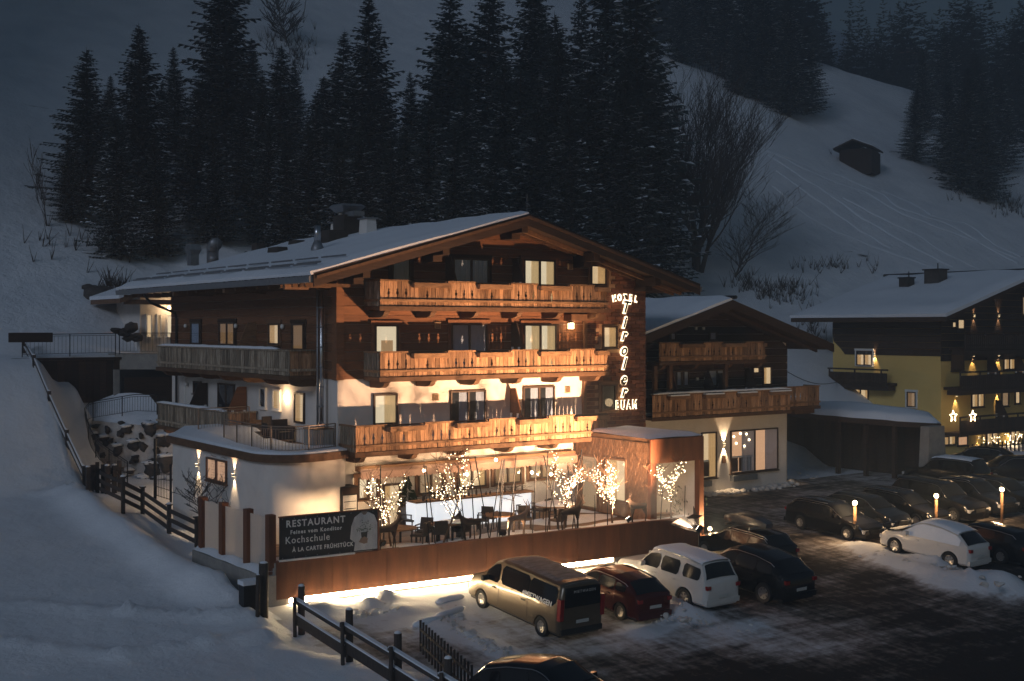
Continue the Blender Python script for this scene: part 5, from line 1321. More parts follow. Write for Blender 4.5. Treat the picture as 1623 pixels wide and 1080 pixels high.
tag(mb.build('edge_snow', 'snow', None, True), 'strip of settled snow along the terrace edge behind the rusty wall', 'snow', kind='stuff')
for px, py, rx, ry, lab in ((905, 822, 2.3, 1.0, 'wide snow sheet on the terrace floor right of the round table'), (800, 846, 1.5, .6, 'flat snow patch on the terrace floor behind the pale goat'), (960, 806, 1.6, .9, 'snow patch on the terrace floor before the pavilion wall')):
    p = onZ(px, py, 1.8); mb = MB(); ringp = []; c = mb.pt((p.x, p.y, 1.86))
    for t in (.5, .85, 1.0):
        r_ = []
        for k in range(28):
            an = 2 * math.pi * k / 28; f = t * (1 + .25 * nz(math.cos(an), math.sin(an), 1.5, px)); r_.append(mb.pt((p.x + rx * f * math.cos(an), min(YF - .1, p.y + ry * f * math.sin(an)), 1.765 + .09 * (1 - t * t) + (.02 if t < 1 else 0))))
        ringp.append(r_)
    for k in range(28): mb.f.append([c, ringp[0][k], ringp[0][(k + 1) % 28]])
    for a, b in zip(ringp, ringp[1:]):
        for k in range(28): mb.f.append([a[k], b[k], b[(k + 1) % 28], a[(k + 1) % 28]])
    tag(mb.build('snow_patch', 'snow', None, True), lab, 'snow', 'snow lying on the terrace')

# left end: glass screens between rusty posts, ledge with snow
gs = thing('glass_screen', 'frosted glass wind screen between rusty steel posts at the left end of the terrace', 'screen', (18.1, 42, 1.55))
PP = [(18.0, 44.95), (18.05, 43.1), (18.1, 41.0), (18.15, 39.25)]
for k, (x, y) in enumerate(PP): MB().box(x - .13, x + .13, y - .16, y + .16, .9, 3.55).build('post', 'corten', gs)
for (x0, y0), (x1, y1) in zip(PP, PP[1:]): mb = MB(); mb.prism([(x0, y0 - .17, 1.55), (x1, y1 + .17, 1.55), (x1, y1 + .17, 3.42), (x0, y0 - .17, 3.42)], (.02, 0, 0)); mb.build('pane', 'frosted', gs)
mb = MB(); mb.prism([(17.75, 38.9, 0), (18.6, 38.9, 0), (18.6, 45.3, 0), (17.7, 45.3, 0)], (0, 0, 1.5)); mb.build('ledge', 'concrete', gs)
mb = MB(); I = {}
for i in range(25):
    for j in range(6):
        yy = lerp(39.05, 45.2, i / 24); xx = lerp(17.72, 18.55, j / 5); I[i, j] = mb.pt((xx, yy, 1.50 + (.10 + .12 * abs(math.sin((yy - 39.2) * 1.65))) * min(1, j / 1.2 + .2, (5 - j) / 1.2 + .2)))
for i in range(24):
    for j in range(5): mb.f.append([I[i, j], I[i + 1, j], I[i + 1, j + 1], I[i, j + 1]])
mb.build('ledge_snow', 'snow', gs, True)
# banner
bn = thing('restaurant_banner', 'black banner lettered RESTAURANT with a cook holding a plant, on the rusty wall', 'banner', wall_p(1.9, .1, 2.0))
bu0, bu1, bz0, bz1 = .12, 3.86, 2.02, 3.46
MB(tfw).box(bu0, bu1, .06, .09, bz0, bz1).build('panel', 'banner_black', bn)
mb = MB(tfw); mb.box(bu0 - .03, bu1 + .03, .05, .10, bz1 + .002, bz1 + .05); mb.box(bu1 + .002, bu1 + .07, .04, .11, bz0 - .05, bz1 + .05); mb.build('frame', 'corten', bn)
MB(tfw).box(bu0 - .02, bu1 - .9, .05, .13, bz0 - .07, bz0 - .012).build('bottom_bar', 'print_white', bn)
mb = MB(tfw)
for k in range(9): mb.box(bu0 + .1 + k * .43, bu0 + .13 + k * .43, .091, .10, bz1 - .06, bz1 - .03); mb.box(bu0 + .1 + k * .43, bu0 + .13 + k * .43, .091, .10, bz0 + .03, bz0 + .06)
mb.build('eyelets', 'dull_steel', bn, kind='stuff')
def btext(s, u, z, size, w=None, sp=1.0, bold=0.0, name='lettering'):
    rot = Matrix(((WD.x, 0, -WN.x * -1, 0), (WD.y, 0, WN.y, 0), (0, 1, 0, 0), (0, 0, 0, 1)))
    p = wall_p(u, .094, z); m = Matrix.Translation(p) @ rot @ Matrix.Diagonal((w or 1, 1, 1, 1)); return text(name, s, size, 'print_white', m, bn, .002, 0, bold, 'LEFT', sp)
btext('RESTAURANT', .36, 3.12, .33, .94, 1.22, .008); btext('Feines vom Konditor', .52, 2.87, .19, .92, 1.28, .006); btext('Kochschule', .33, 2.55, .34, .92, 1.15, .002); btext('À LA CARTE FRÜHSTÜCK', .60, 2.25, .20, .84, 1.24, .006)
def bpoly(name, m, pts, out): mb = MB(tfw); mb.prism([(u, out, z) for u, z in pts], (0, .003, 0)); return mb.build(name, m, bn)
cu = 3.33
bpoly('cook_print', 'print_shirt', [(cu - .40, 2.06), (cu - .36, 2.35), (cu - .55, 2.50), (cu - .50, 2.95), (cu - .38, 3.25), (cu - .15, 3.40), (cu + .18, 3.40), (cu + .40, 3.28), (cu + .52, 3.0), (cu + .52, 2.06)], .0905)
bpoly('collar_print', 'print_skin', [(cu - .12, 3.44), (cu - .04, 3.32), (cu + .06, 3.32), (cu + .14, 3.44)], .094)
bpoly('hand_print', 'print_skin', [(cu - .22, 2.36), (cu - .02, 2.28), (cu + .12, 2.30), (cu + .14, 2.46), (cu + .02, 2.54), (cu - .12, 2.50)], .0975)
bpoly('pot_print', 'print_pot', [(cu - .10, 2.46), (cu + .10, 2.46), (cu + .13, 2.70), (cu - .13, 2.70)], .0945)
mb = MB(tfw); rs = random.Random(8)
for k in range(70):
    an = rs.uniform(.05, math.pi - .05); r_ = rs.uniform(.05, .40) * (1.0 if abs(an - 1.57) < .5 else .8); u = cu + r_ * math.cos(an) * 1.0; z = 2.70 + r_ * math.sin(an) * 1.1; a2 = an + rs.uniform(-.6, .6); s = rs.uniform(.03, .06)
    mb.prism([(u, .0985, z), (u + s * math.cos(a2 + 1) * .4, .0985, z + s * math.sin(a2 + 1) * .4), (u + s * math.cos(a2), .0985, z + s * math.sin(a2)), (u + s * math.cos(a2 - 1) * .4, .0985, z + s * math.sin(a2 - 1) * .4)], (0, .002, 0))
mb.build('plant_print', 'print_plant', bn, kind='stuff')

# bar with glowing front
a, c = onZ(648, 846, 1.76), onZ(845, 820, 1.76); YBAR = 42.35
bx0, bx1 = 25.9, 31.7
bar = thing('terrace_bar', 'long glowing white bar counter with timber top along the back of the terrace', 'bar counter', (29, YBAR, 1.76))
k = 0; x = bx0
while x < bx1 - .1: MB().box(x + .004, x + .966, YBAR, YBAR + .04, 1.82, 2.92).build('lit_panel', 'bar_light', bar); x += (bx1 - bx0) / 6
MB().box(bx0 + .03, bx0 + .04, YBAR + .041, YBAR + .8, 1.82, 2.92).build('lit_panel', 'bar_light', bar); MB().box(bx1, bx1 + .04, YBAR + .041, YBAR + .8, 1.82, 2.92).build('lit_panel', 'bar_light', bar)
MB().box(bx0 - .05, bx1 + .1, YBAR - .12, YBAR + .5, 2.93, 3.0).build('counter_top', 'rail_wood', bar); MB().box(bx0 + .06, bx1 - .06, YBAR + .05, YBAR + .75, 1.77, 2.90).build('body', 'white_paint', bar)
mb = MB(); rs = random.Random(2)
for k in range(16): xx = lerp(bx0 + .3, bx1 - .2, k / 15) + rs.uniform(-.1, .1); h_ = rs.uniform(.1, .34); mb.lathe([(.045, 3.001), (.045, 3.0 + h_ * .6), (.018, 3.0 + h_ * .75), (.018, 3.0 + h_)], (xx, YBAR + rs.uniform(.05, .35), 0), 7)
tag(mb.build('bottles', 'wicker', None), 'row of small bottles and cups on the glowing bar counter', 'bottles', kind='stuff')
# drinks fridge, planters, wood store
p = onY(553, 812, YF - .55); fz = thing('drinks_fridge', 'tall dark glass-door drinks fridge at the left end of the terrace', 'fridge', (p.x, YF - .5, 1.76))
fx0, fx1 = onY(540, 780, YF - .8).x, onY(567, 780, YF - .8).x
MB().box(fx0, fx1, YF - .8, YF - .1, 1.76, 3.75).build('cabinet', 'iron', fz); MB().box(fx0 + .1, fx1 - .06, YF - .83, YF - .801, 2.0, 3.4).build('glass_door', 'plate', fz); MB().box(fx0 + .04, fx1 - .03, YF - .83, YF - .801, 3.45, 3.7).build('header', 'dark_wood', fz)
mb = MB()
for k in range(4): mb.box(fx0 + .12, fx1 - .08, YF - .835, YF - .831, 2.3 + k * .28, 2.33 + k * .28)
mb.build('shelves', 'iron', fz, kind='stuff')

# chairs and tables (built once at the origin, then copied)
def make_chair(loc, rz, lab):
    t = thing('terrace_chair', lab, 'chair', (0, 0, 0), 'wicker chairs on the terrace')
    MB().box(-.27, .27, -.26, .27, .40, .47).build('seat', 'wicker', t)
    mb = MB(); mb.prism([(-.27, -.26, .471), (.27, -.26, .471), (.25, -.36, .93), (-.25, -.36, .93)], (0, .05, .01)); mb.build('backrest', 'wicker', t)
    for s in (-1, 1):
        MB().box(s * .27 - .03, s * .27 + .03, -.24, .22, .66, .70).build('armrest', 'wicker', t)
        for y in (-.23, .22): MB().box(s * .24 - .02, s * .24 + .02, y - .02, y + .02, 0, .40).build('leg', 'wicker', t)
        MB().box(s * .27 - .02, s * .27 + .02, .17, .21, .471, .659).build('arm_post', 'wicker', t)
    return t
def make_table(lab, rnd):
    t = thing('terrace_table', lab, 'table', (0, 0, 0), 'tables on the terrace')
    if rnd: MB().lathe([(.62, .70), (.64, .72), (.64, .75), (.62, .76)], (0, 0, 0), 20).build('tabletop', 'rail_wood', t); MB().lathe([(.05, .04), (.05, .70)], (0, 0, 0), 8).build('pedestal', 'iron', t); MB().lathe([(.3, 0), (.3, .035)], (0, 0, 0), 12).build('foot', 'iron', t)
    else:
        MB().box(-.62, .62, -.40, .40, .70, .75).build('tabletop', 'rail_wood', t)
        for sx in (-1, 1):
            for sy in (-1, 1): MB().box(sx * .54 - .03, sx * .54 + .03, sy * .33 - .03, sy * .33 + .03, 0, .699).build('leg', 'iron', t)
    return t
TB = [(640, 838, 1, 0, 'round brown table beside the leftmost lit tree'), (655, 862, 0, .2, 'snow-dusted square table behind the banner'), (702, 828, 0, .1, 'brown table left of the tree before the glowing bar'), (742, 833, 0, .3, 'low snow-dusted table behind the dark goat'),
      (792, 815, 1, 0, 'round table in front of the right half of the glowing bar'), (880, 800, 1, 0, 'big round table capped with a cushion of snow')]
TZ = 1.765; pr = pt_ = None; TPOS = []
for px, py, rd, rz, lab in TB:
    p = onZ(px, py, TZ + .75); p.y = max(p.y, 40.1 - .06 * (p.x - 18))
    t = make_table(lab, rd); t.location = (p.x, p.y, TZ); t.rotation_euler = (0, 0, rz); TPOS.append(p)
    mb = MB(); r_ = .63 if rd else .5
    if py in (800, 862, 833): mb.lathe([(r_, .762), (r_ * 1.0, .80), (r_ * .8, .86 if py == 800 else .82), (.05, .88 if py == 800 else .825)], (0, 0, 0), 16); o = mb.build('snow_cap', 'snow', None, True); o.parent = t
    if py == 800: t.scale = (1.45, 1.2, 1)
CH = [(672, 840, 2.2, 'chair with its back to the camera beside the square table'), (690, 852, .6, 'chair pulled out to the right of the square table'), (726, 838, 2.6, 'high-backed chair turned towards the table by the bar tree'), (742, 812, -2.4, 'chair facing the glowing bar behind the small table'),
      (765, 822, .9, 'chair between the dark goat and the glowing bar'), (776, 818, -.9, 'pair chair nearest the right table, seen from behind'), (757, 845, .3, 'low chair in shadow above the dark goat'), (815, 806, 1.9, 'chair at the right end of the round bar table'), (838, 803, -1.9, 'chair against the end of the glowing bar'),
      (858, 806, .4, 'chair left of the snow-capped table, seen from behind'), (832, 820, 2.6, 'chair just above the pale goat'), (884, 822, .1, 'chair beside the dark stag with its back to the wall'), (625, 868, .2, 'chair right beside the banner with snow on its seat'), (712, 846, -.4, 'chair next to the trunk of the second lit tree'),
      (650, 822, -2.6, 'chair behind the leftmost round table')]
for px, py, rz, lab in CH:
    p = onZ(px, py, TZ + .5); c = make_chair(None, 0, lab) if pr is None else copy_tree(pr)
    if pr is None: pr = c
    c['label'] = lab; c.location = (p.x, max(p.y, 39.9 - .06 * (p.x - 18)), TZ); c.rotation_euler = (0, 0, rz)

# animals cut from steel: rounded bodies on the wall top
def animal(px, py, kind, face, m, lab, cat, s=1.0, tilt=0.0):
    """skeleton grown with a skin; face = +1 looks to the right along the wall"""
    p = on_wall(px, py, -.25); t_u = (p - WA).dot(WD); base = wall_p(t_u, -.22, WT - .02)
    V, E, Rr = [], [], []
    def add(v, r, link=None):
        V.append(v); Rr.append(r)
        if link is not None: E.append((link, len(V) - 1))
        return len(V) - 1
    hip = add((-.42, 0, .86), .15); mid = add((-.05, 0, .84), .165, hip); sh = add((.32, 0, .90), .165, mid)
    nk = add((.47, 0, 1.06), .10, sh); hd = add((.60, 0, 1.24), .085, nk); mz = add((.80, 0, 1.17), .045, hd)
    tl = add((-.58, 0, .84 if kind != 'goat' else .95), .035, hip)
    for sy in (-1, 1):
        a = add((-.46, sy * .09, .62), .075, hip); b = add((-.56 + .06 * sy, sy * .09, .36), .038, a); add((-.50 + .08 * sy, sy * .09, .0), .026, b)
        a = add((.34, sy * .09, .62), .06, sh); b = add((.36 + .08 * sy, sy * .09, .34), .034, a); add((.35 + .10 * sy, sy * .09, .0), .026, b)
        add((.55, sy * .10, 1.33), .022, hd)
        if kind == 'stag':
            q = add((.58, sy * .11, 1.42), .022, hd); q2 = add((.50, sy * .20, 1.58), .018, q); add((.44, sy * .16, 1.74), .012, q2); add((.64, sy * .22, 1.60), .012, q)
        else:
            q = add((.56, sy * .05, 1.38), .022, hd); add((.44, sy * .07, 1.52), .012, q)
    me = bpy.data.meshes.new('body'); me.from_pydata(V, E, []); o = bpy.data.objects.new('tmp_body', me); COL.objects.link(o)
    md = o.modifiers.new('skin', 'SKIN'); sk = me.skin_vertices[0].data
    for i, r in enumerate(Rr): sk[i].radius = (r, r); sk[i].use_root = (i == 0)
    md.use_smooth_shade = True; sb = o.modifiers.new('sub', 'SUBSURF'); sb.levels = 1; sb.render_levels = 1
    dm = bpy.data.meshes.new_from_object(o.evaluated_get(bpy.context.evaluated_depsgraph_get())); bpy.data.objects.remove(o)
    dm.materials.clear(); dm.materials.append(MATS[m]); dm.name = 'body'
    t = thing('animal_sculpture', lab, cat, base, 'steel animals on the wall top', math.atan2(WD.y * face, WD.x * face))
    t.scale = (s, s, s); o = bpy.data.objects.new('body', dm); COL.objects.link(o); o.parent = t
    pl = MB().box(-.6, .6, -.15, .15, -.01, .015).build('base_plate', 'corten', None); pl.parent = t
    return base
mat('floodlit_steel', (.34, .22, .15), (.24, .15, .10), 2, .55, metal=.2)  # paler copy of the animal steel, with the floodlight's wash in its colour
animal(612, 895, 'goat', 1, 'shaded_rust', 'rusty goat sculpture half hidden right beside the banner', 'sculpture', .88)
animal(745, 868, 'goat', -1, 'shaded_rust', 'dark goat sculpture grazing left of the pale one on the wall top', 'sculpture', .82)
animal(820, 850, 'stag', 1, 'floodlit_steel', 'pale floodlit goat sculpture with raised head in the middle of the wall top', 'sculpture', .80)
animal(905, 838, 'stag', 1, 'shaded_rust', 'black stag sculpture looking right on the wall top', 'sculpture', .86)
animal(1010, 824, 'goat', -1, 'shaded_rust', 'dark deer sculpture standing behind the dazzling floodlight', 'sculpture', .80)
# slender leaning steel stakes along the edge
STK = [(680, 862, 672, 735), (738, 862, 726, 738), (690, 868, 675, 738), (602, 878, 603, 738), (737, 855, 712, 738), (775, 850, 796, 728), (775, 850, 753, 724), (787, 845, 798, 730), (790, 847, 800, 728), (843, 836, 850, 732), (864, 840, 868, 716), (866, 840, 880, 756), (886, 838, 862, 722), (906, 828, 922, 712), (912, 828, 900, 738), (942, 832, 943, 785), (962, 828, 963, 790), (1046, 822, 1050, 780), (1084, 820, 1086, 770), (582, 770, 571, 742), (752, 866, 746, 738), (806, 852, 818, 722)]
sm = MB().tube([(0, 0, 0), (0, 0, 1)], .022, 5).mesh('stake', 'iron')
for k, (x0, y0, x1, y1) in enumerate(STK):
    if y0 < 800: continue
    p = on_wall(x0, y0, -.25); u = (p - WA).dot(WD); p = wall_p(u, -.22, 1.85); q = on_wall(x1, y1, -.22); d = q - p
    o = bpy.data.objects.new('steel_stake', sm); COL.objects.link(o); o.location = p; o.rotation_mode = 'QUATERNION'; o.rotation_quaternion = d.to_track_quat('Z', 'Y'); o.scale = (1, 1, d.length); o.rotation_mode = 'XYZ'
    tag(o, 'thin dark steel stake stuck in the snow on the terrace edge', 'stake', 'leaning stakes along the terrace edge')
# floodlights on the wall top
def flood(px, py, energy, aim, lab, out=-.3, spot=110):
    p = on_wall(px, py, out); u = (p - WA).dot(WD); p = wall_p(u, out, WT + .16); d = (Vector(aim) - p).normalized()
    t = thing('floodlight', lab, 'floodlight', p, 'floodlights on the wall top')
    MB().beam(p - d * .12, p + d * .04, .26, .18).build('housing', 'iron', t); MB().beam(p + d * .042, p + d * .05, .23, .15).build('lens', 'flood_face', t); MB().tube([p - Vector((0, 0, .18)), p - d * .05], .02, 5).build('bracket', 'iron', t)
    lamp('lamp_glow', 'SPOT', p + d * .10, energy, (1, .62, .33), t, aim, .09, spot, 1.0)
flood(996, 826, 3000, (29.5, YF, 11.5), 'dazzling floodlight at the foot of the right-hand deer, aimed at the facade')
flood(797, 853, 420, (31.4, 40.6, 5.0), 'small floodlight lighting the pale goat sculpture from its tail', spot=120)  # lamp assumed from the bright side of the goat
flood(604, 890, 1300, (21.3, 42.9, 3.9), 'small floodlight behind the right edge of the banner', out=-.75, spot=140)  # lamp added behind the banner to brighten the white wing wall
p = Vector((34.25, 34.75, 2.15)); t = thing('assumed_facade_floodlight', 'bright facade floodlight on a slim post by the right end of the rusty wall', 'floodlight', p)  # floodlight and its post assumed from the shadows on the facade
d = (Vector((28.6, YF, 8.8)) - p).normalized(); MB().beam(p - d * .14, p + d * .04, .30, .22).build('housing', 'iron', t); MB().beam(p + d * .042, p + d * .05, .26, .18).build('lens', 'flood_face', t); MB().tube([(p.x, p.y, Z(p.x, p.y) - .2), (p.x, p.y, p.z - .1)], .035, 7).build('post', 'iron', t)
c0 = p + d * .12; hd_ = Vector((d.x, d.y, 0)).normalized(); sx_ = Vector((hd_.y, -hd_.x, 0))
mb = MB(); mb.prism([p - sx_ * .35 - Vector((0, 0, .14)), p + sx_ * .35 - Vector((0, 0, .14)), c0 + hd_ * .8 + sx_ * 1.1 + Vector((0, 0, .19)), c0 + hd_ * .8 - sx_ * 1.1 + Vector((0, 0, .19))], (0, 0, -.015)); mb.build('visor', 'iron', t)  # plate added below the lens to keep the beam off the animals
mb = MB(); mb.prism([c0 - hd_ * .15 - sx_ * .5 + Vector((0, 0, .36)), c0 - hd_ * .15 + sx_ * .5 + Vector((0, 0, .36)), c0 + hd_ * .30 + sx_ * .5 + Vector((0, 0, .36)), c0 + hd_ * .30 - sx_ * .5 + Vector((0, 0, .36))], (0, 0, .015)); mb.build('barn_door', 'iron', t)  # plate added above the lens to keep the gable dark
ea = Vector((math.sin(R(20)), math.cos(R(20)), 0)); c1 = c0 + Vector((.16, 0, 0)); mb = MB(); mb.prism([c1 + ea * .05 - Vector((0, 0, .05)), c1 + ea * .6 + Vector((0, 0, .17)), c1 + ea * .6 + Vector((0, 0, .7)), c1 + ea * .05 + Vector((0, 0, .3))], (.015, 0, 0)); mb.build('barn_door', 'iron', t)  # side plate added to keep the beam off the pavilion
lamp('lamp_glow', 'SPOT', c0, 24000, (1, .57, .31), t, p + d * 5, .11, 96, .5)
p = Vector((38.4, 38.3, 1.25)); t = thing('bollard_light', 'small bright lamp at the foot of the rusty portal post', 'lamp', p); MB().ball(p, .09, 8).build('globe', 'globe', t, True); MB().tube([(p.x, p.y, .4), (p.x, p.y, 1.18)], .03, 6).build('post', 'iron', t); lamp('lamp_glow', 'POINT', p + Vector((.15, -.2, .12)), 520, (1, .68, .38), t, size=.06)
# lit fire bowl box, basket and planters at the right end of the terrace
p = onZ(1000, 812, 1.77); t = thing('lantern_box', 'glass box lantern with bright warm light by the pavilion steps', 'lantern', p); MB().box(p.x - .45, p.x + .45, p.y - .18, p.y + .18, 1.77, 2.2).build('base', 'corten', t); MB().box(p.x - .40, p.x + .40, p.y - .14, p.y + .14, 2.202, 2.55).build('light', 'lit_cool_room', t); MB().box(p.x - .46, p.x + .46, p.y - .2, p.y + .2, 2.552, 2.6).build('lid', 'iron', t); lamp('lamp_glow', 'POINT', p + Vector((-.1, -.45, .75)), 25, (1, .72, .44), t, size=.1)
for px, py, w_, lab in ((938, 800, .7, 'dark planter box with bare snowy twigs in front of the timber wall'), (968, 806, .5, 'second planter box with twigs left of the pavilion')):
    p = onZ(px, py, 1.77); t = thing('planter_box', lab, 'planter', p, 'planters on the terrace'); MB().box(p.x - w_, p.x + w_, p.y - .3, p.y + .3, 1.77, 2.35).build('box', 'wicker', t); mb = MB(); rs = random.Random(px)
    for k in range(26): a = Vector((p.x + rs.uniform(-w_, w_) * .8, p.y + rs.uniform(-.2, .2), 2.3)); mb.tube([a, a + Vector((rs.uniform(-.2, .2), rs.uniform(-.2, .2), rs.uniform(.3, .7)))], [.014, .005], 4)
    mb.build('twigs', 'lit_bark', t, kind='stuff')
    mb = MB()
    for k in range(8): mb.ball((p.x + rs.uniform(-w_, w_) * .8, p.y + rs.uniform(-.2, .2), 2.4 + rs.uniform(0, .25)), rs.uniform(.05, .12), 6, .6)
    mb.build('snow', 'snow', t, True, kind='stuff')
p = onZ(915, 790, 1.77); t = thing('straw_parasol', 'low thatched wicker shelter with snow beside the round table', 'shelter', p); MB().lathe([(.75, 2.95), (.55, 3.15), (.12, 3.35)], (p.x, p.y, 0), 14).build('thatch', 'basket', t, True); MB().tube([(p.x, p.y, 1.77), (p.x, p.y, 3.0)], .05, 7).build('pole', 'bark', t); MB().lathe([(.5, 3.17), (.3, 3.34), (.05, 3.42)], (p.x, p.y, 0), 12).build('snow_cap', 'snow', t, True)
p = onZ(646, 800, 2.7); t = thing('wicker_basket', 'round wicker basket tree decoration with a little fir beside the left lit tree', 'basket', (p.x, p.y, 1.77)); MB().lathe([(.30, 1.77), (.42, 2.1), (.45, 2.5), (.32, 2.8)], (p.x, p.y, 0), 14).build('basket', 'basket', t, True)
mb = MB(); rs = random.Random(21)
for k in range(180):
    z = rs.uniform(2.8, 4.0); r_ = .5 * (4.05 - z) / 1.25; an = rs.uniform(0, 6.28); a = Vector((p.x, p.y, z)); b = a + Vector((r_ * math.cos(an), r_ * math.sin(an), -.08)); mb.poly([a, b + Vector((0, 0, .04)), b + Vector((.03, .03, -.05))])
mb.build('fir_sprays', 'shrub', t)
p = onZ(1085, 812, 1.77)
t = thing('conifer_shrub', 'bushy evergreen shrub with snow in front of the pavilion portal', 'shrub', p); mb = MB(); ms = MB(); rs = random.Random(31)
for k in range(520):
    v = Vector((rs.gauss(0, .33), rs.gauss(0, .25), rs.uniform(0, 1.2))); v.x *= 1.2 - .5 * v.z / 1.2; a = p + v; d = Vector((rs.uniform(-1, 1), rs.uniform(-1, 1), rs.uniform(.1, 1))).normalized() * .13; sd_ = Vector((rs.uniform(-1, 1), rs.uniform(-1, 1), 0)).normalized() * .035
    (ms if rs.random() < .22 and v.z > .3 else mb).poly([a - sd_, a + d, a + sd_, a - d * .3])
mb.build('foliage', 'shrub', t); ms.build('snow', 'snow', t)
p = onZ(838, 822, 1.77); 
# ---------------------------------------------------------------- bare trees, some wound with fairy lights
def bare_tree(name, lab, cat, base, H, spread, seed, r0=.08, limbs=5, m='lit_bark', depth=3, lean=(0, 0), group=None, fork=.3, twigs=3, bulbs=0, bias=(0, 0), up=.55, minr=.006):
    rs = random.Random(seed); t = thing(name, lab, cat, base, group); mt = MB(); mc = MB(); paths = []
    def branch(mb, p, d, L, r, lev):
        pts = [p]; n = 4; q = p.copy(); dd = d.copy()
        for k in range(n):
            dd = (dd + Vector((rs.gauss(0, .16), rs.gauss(0, .16), up * .16))).normalized(); q = q + dd * (L / n); pts.append(q.copy())
        mb.tube(pts, [max(minr, r * (1 - .75 * k / n)) for k in range(n + 1)], 5 if lev < 2 else 3, cap=False); paths.append((lev, pts))
        if lev < depth:
            for k in range(limbs if lev == 0 else twigs):
                f = rs.uniform(fork if lev == 0 else .25, 1.0); i = min(n - 1, int(f * n)); s = pts[i].lerp(pts[i + 1], f * n - i)
                an = rs.uniform(0, 2 * math.pi); side = Vector((math.cos(an) + bias[0], math.sin(an) + bias[1], 0)); nd = (dd * (.75 if lev else .55) + side * spread * rs.uniform(.6, 1.1) + Vector((0, 0, up * .5))).normalized()
                branch(mc, s, nd, L * rs.uniform(.45, .72), max(minr, r * (1 - .75 * f) * .62), lev + 1)
    branch(mt, Vector(base), Vector((lean[0], lean[1], 1)).normalized(), H * .62, r0, 0)
    mt.build('trunk', m, t, True); mc.build('branches', m, t, True)
    return t, paths, rs
def light_chain(paths, rs, n, lab, r=.03, levs=(0, 1)):
    mb = MB(); sel = [p for l, p in paths if l == 1][:8] + [p for l, p in paths if l == 2][:14] + [paths[0][1]]; c = Vector((0, 0, 0)); cnt = 0
    for pts in sel:
        L = sum((b - a).length for a, b in zip(pts, pts[1:])); k = max(3, int(n * L / 7))
        for i in range(k):
            f = (i + rs.random() * .6) / k * (len(pts) - 1) * .98; j = min(int(f), len(pts) - 2); p = pts[j].lerp(pts[j + 1], f - j)
            if p.z < paths[0][1][0].z + (.5 if pts is not paths[0][1] else .9): continue
            p = p + Vector((rs.gauss(0, .06), rs.gauss(0, .06), rs.gauss(0, .05))); mb.ball(p, r * rs.uniform(.7, 1.25), 5); c += p; cnt += 1
    o = mb.build('light_chain', 'bulb', None); tag(o, lab, 'string lights', 'fairy lights on the terrace trees', 'stuff')
    c /= max(1, cnt); return c
LT = [(622, 885, 738, 11, 'leftmost young bare tree beside the banner, loosely wound with lights', .9), (703, 872, 718, 23, 'slender bare tree before the middle of the bar, lights in its crown', 1.0), (895, 838, 700, 14, 'young bare tree right of the snow-capped table, densely lit', 1.1),
      (972, 826, 702, 29, 'wide forked bare tree before the shingled wall, thick with lights', 1.1), (1066, 818, 708, 35, 'bare tree in front of the pavilion portal, wound with lights', 1.1)]
for px, py, pt2, seed, lab, sp in LT:
    p = on_wall(px, py, -.55); u = (p - WA).dot(WD); p = wall_p(u, -.6, 1.8); d = p.x * SA + p.y * CA; H_ = (py - pt2) / F * d
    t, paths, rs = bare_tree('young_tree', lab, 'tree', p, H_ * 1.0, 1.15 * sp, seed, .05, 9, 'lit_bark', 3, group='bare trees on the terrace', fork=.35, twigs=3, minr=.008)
    c = light_chain(paths, rs, 90 if px > 880 else 62, 'fairy lights wound round the ' + lab.split(',')[0].replace('leftmost ', 'leftmost '), .015, (0, 1, 2))
    for dz in (-.3, .45):
        l = lamp('chain_glow', 'POINT', c + Vector((.0, -.25, dz)), 12 if px > 880 else 10, (1, .70, .40), t, size=.25)
p = on_wall(813, 848, -1.2); t, _, _ = bare_tree('weeping_tree', 'small weeping bare tree without lights before the glowing bar', 'tree', Vector((p.x, p.y, 1.77)), 2.9, 1.2, 77, .06, 9, 'bark', 2, fork=.75, up=-.3, twigs=4)
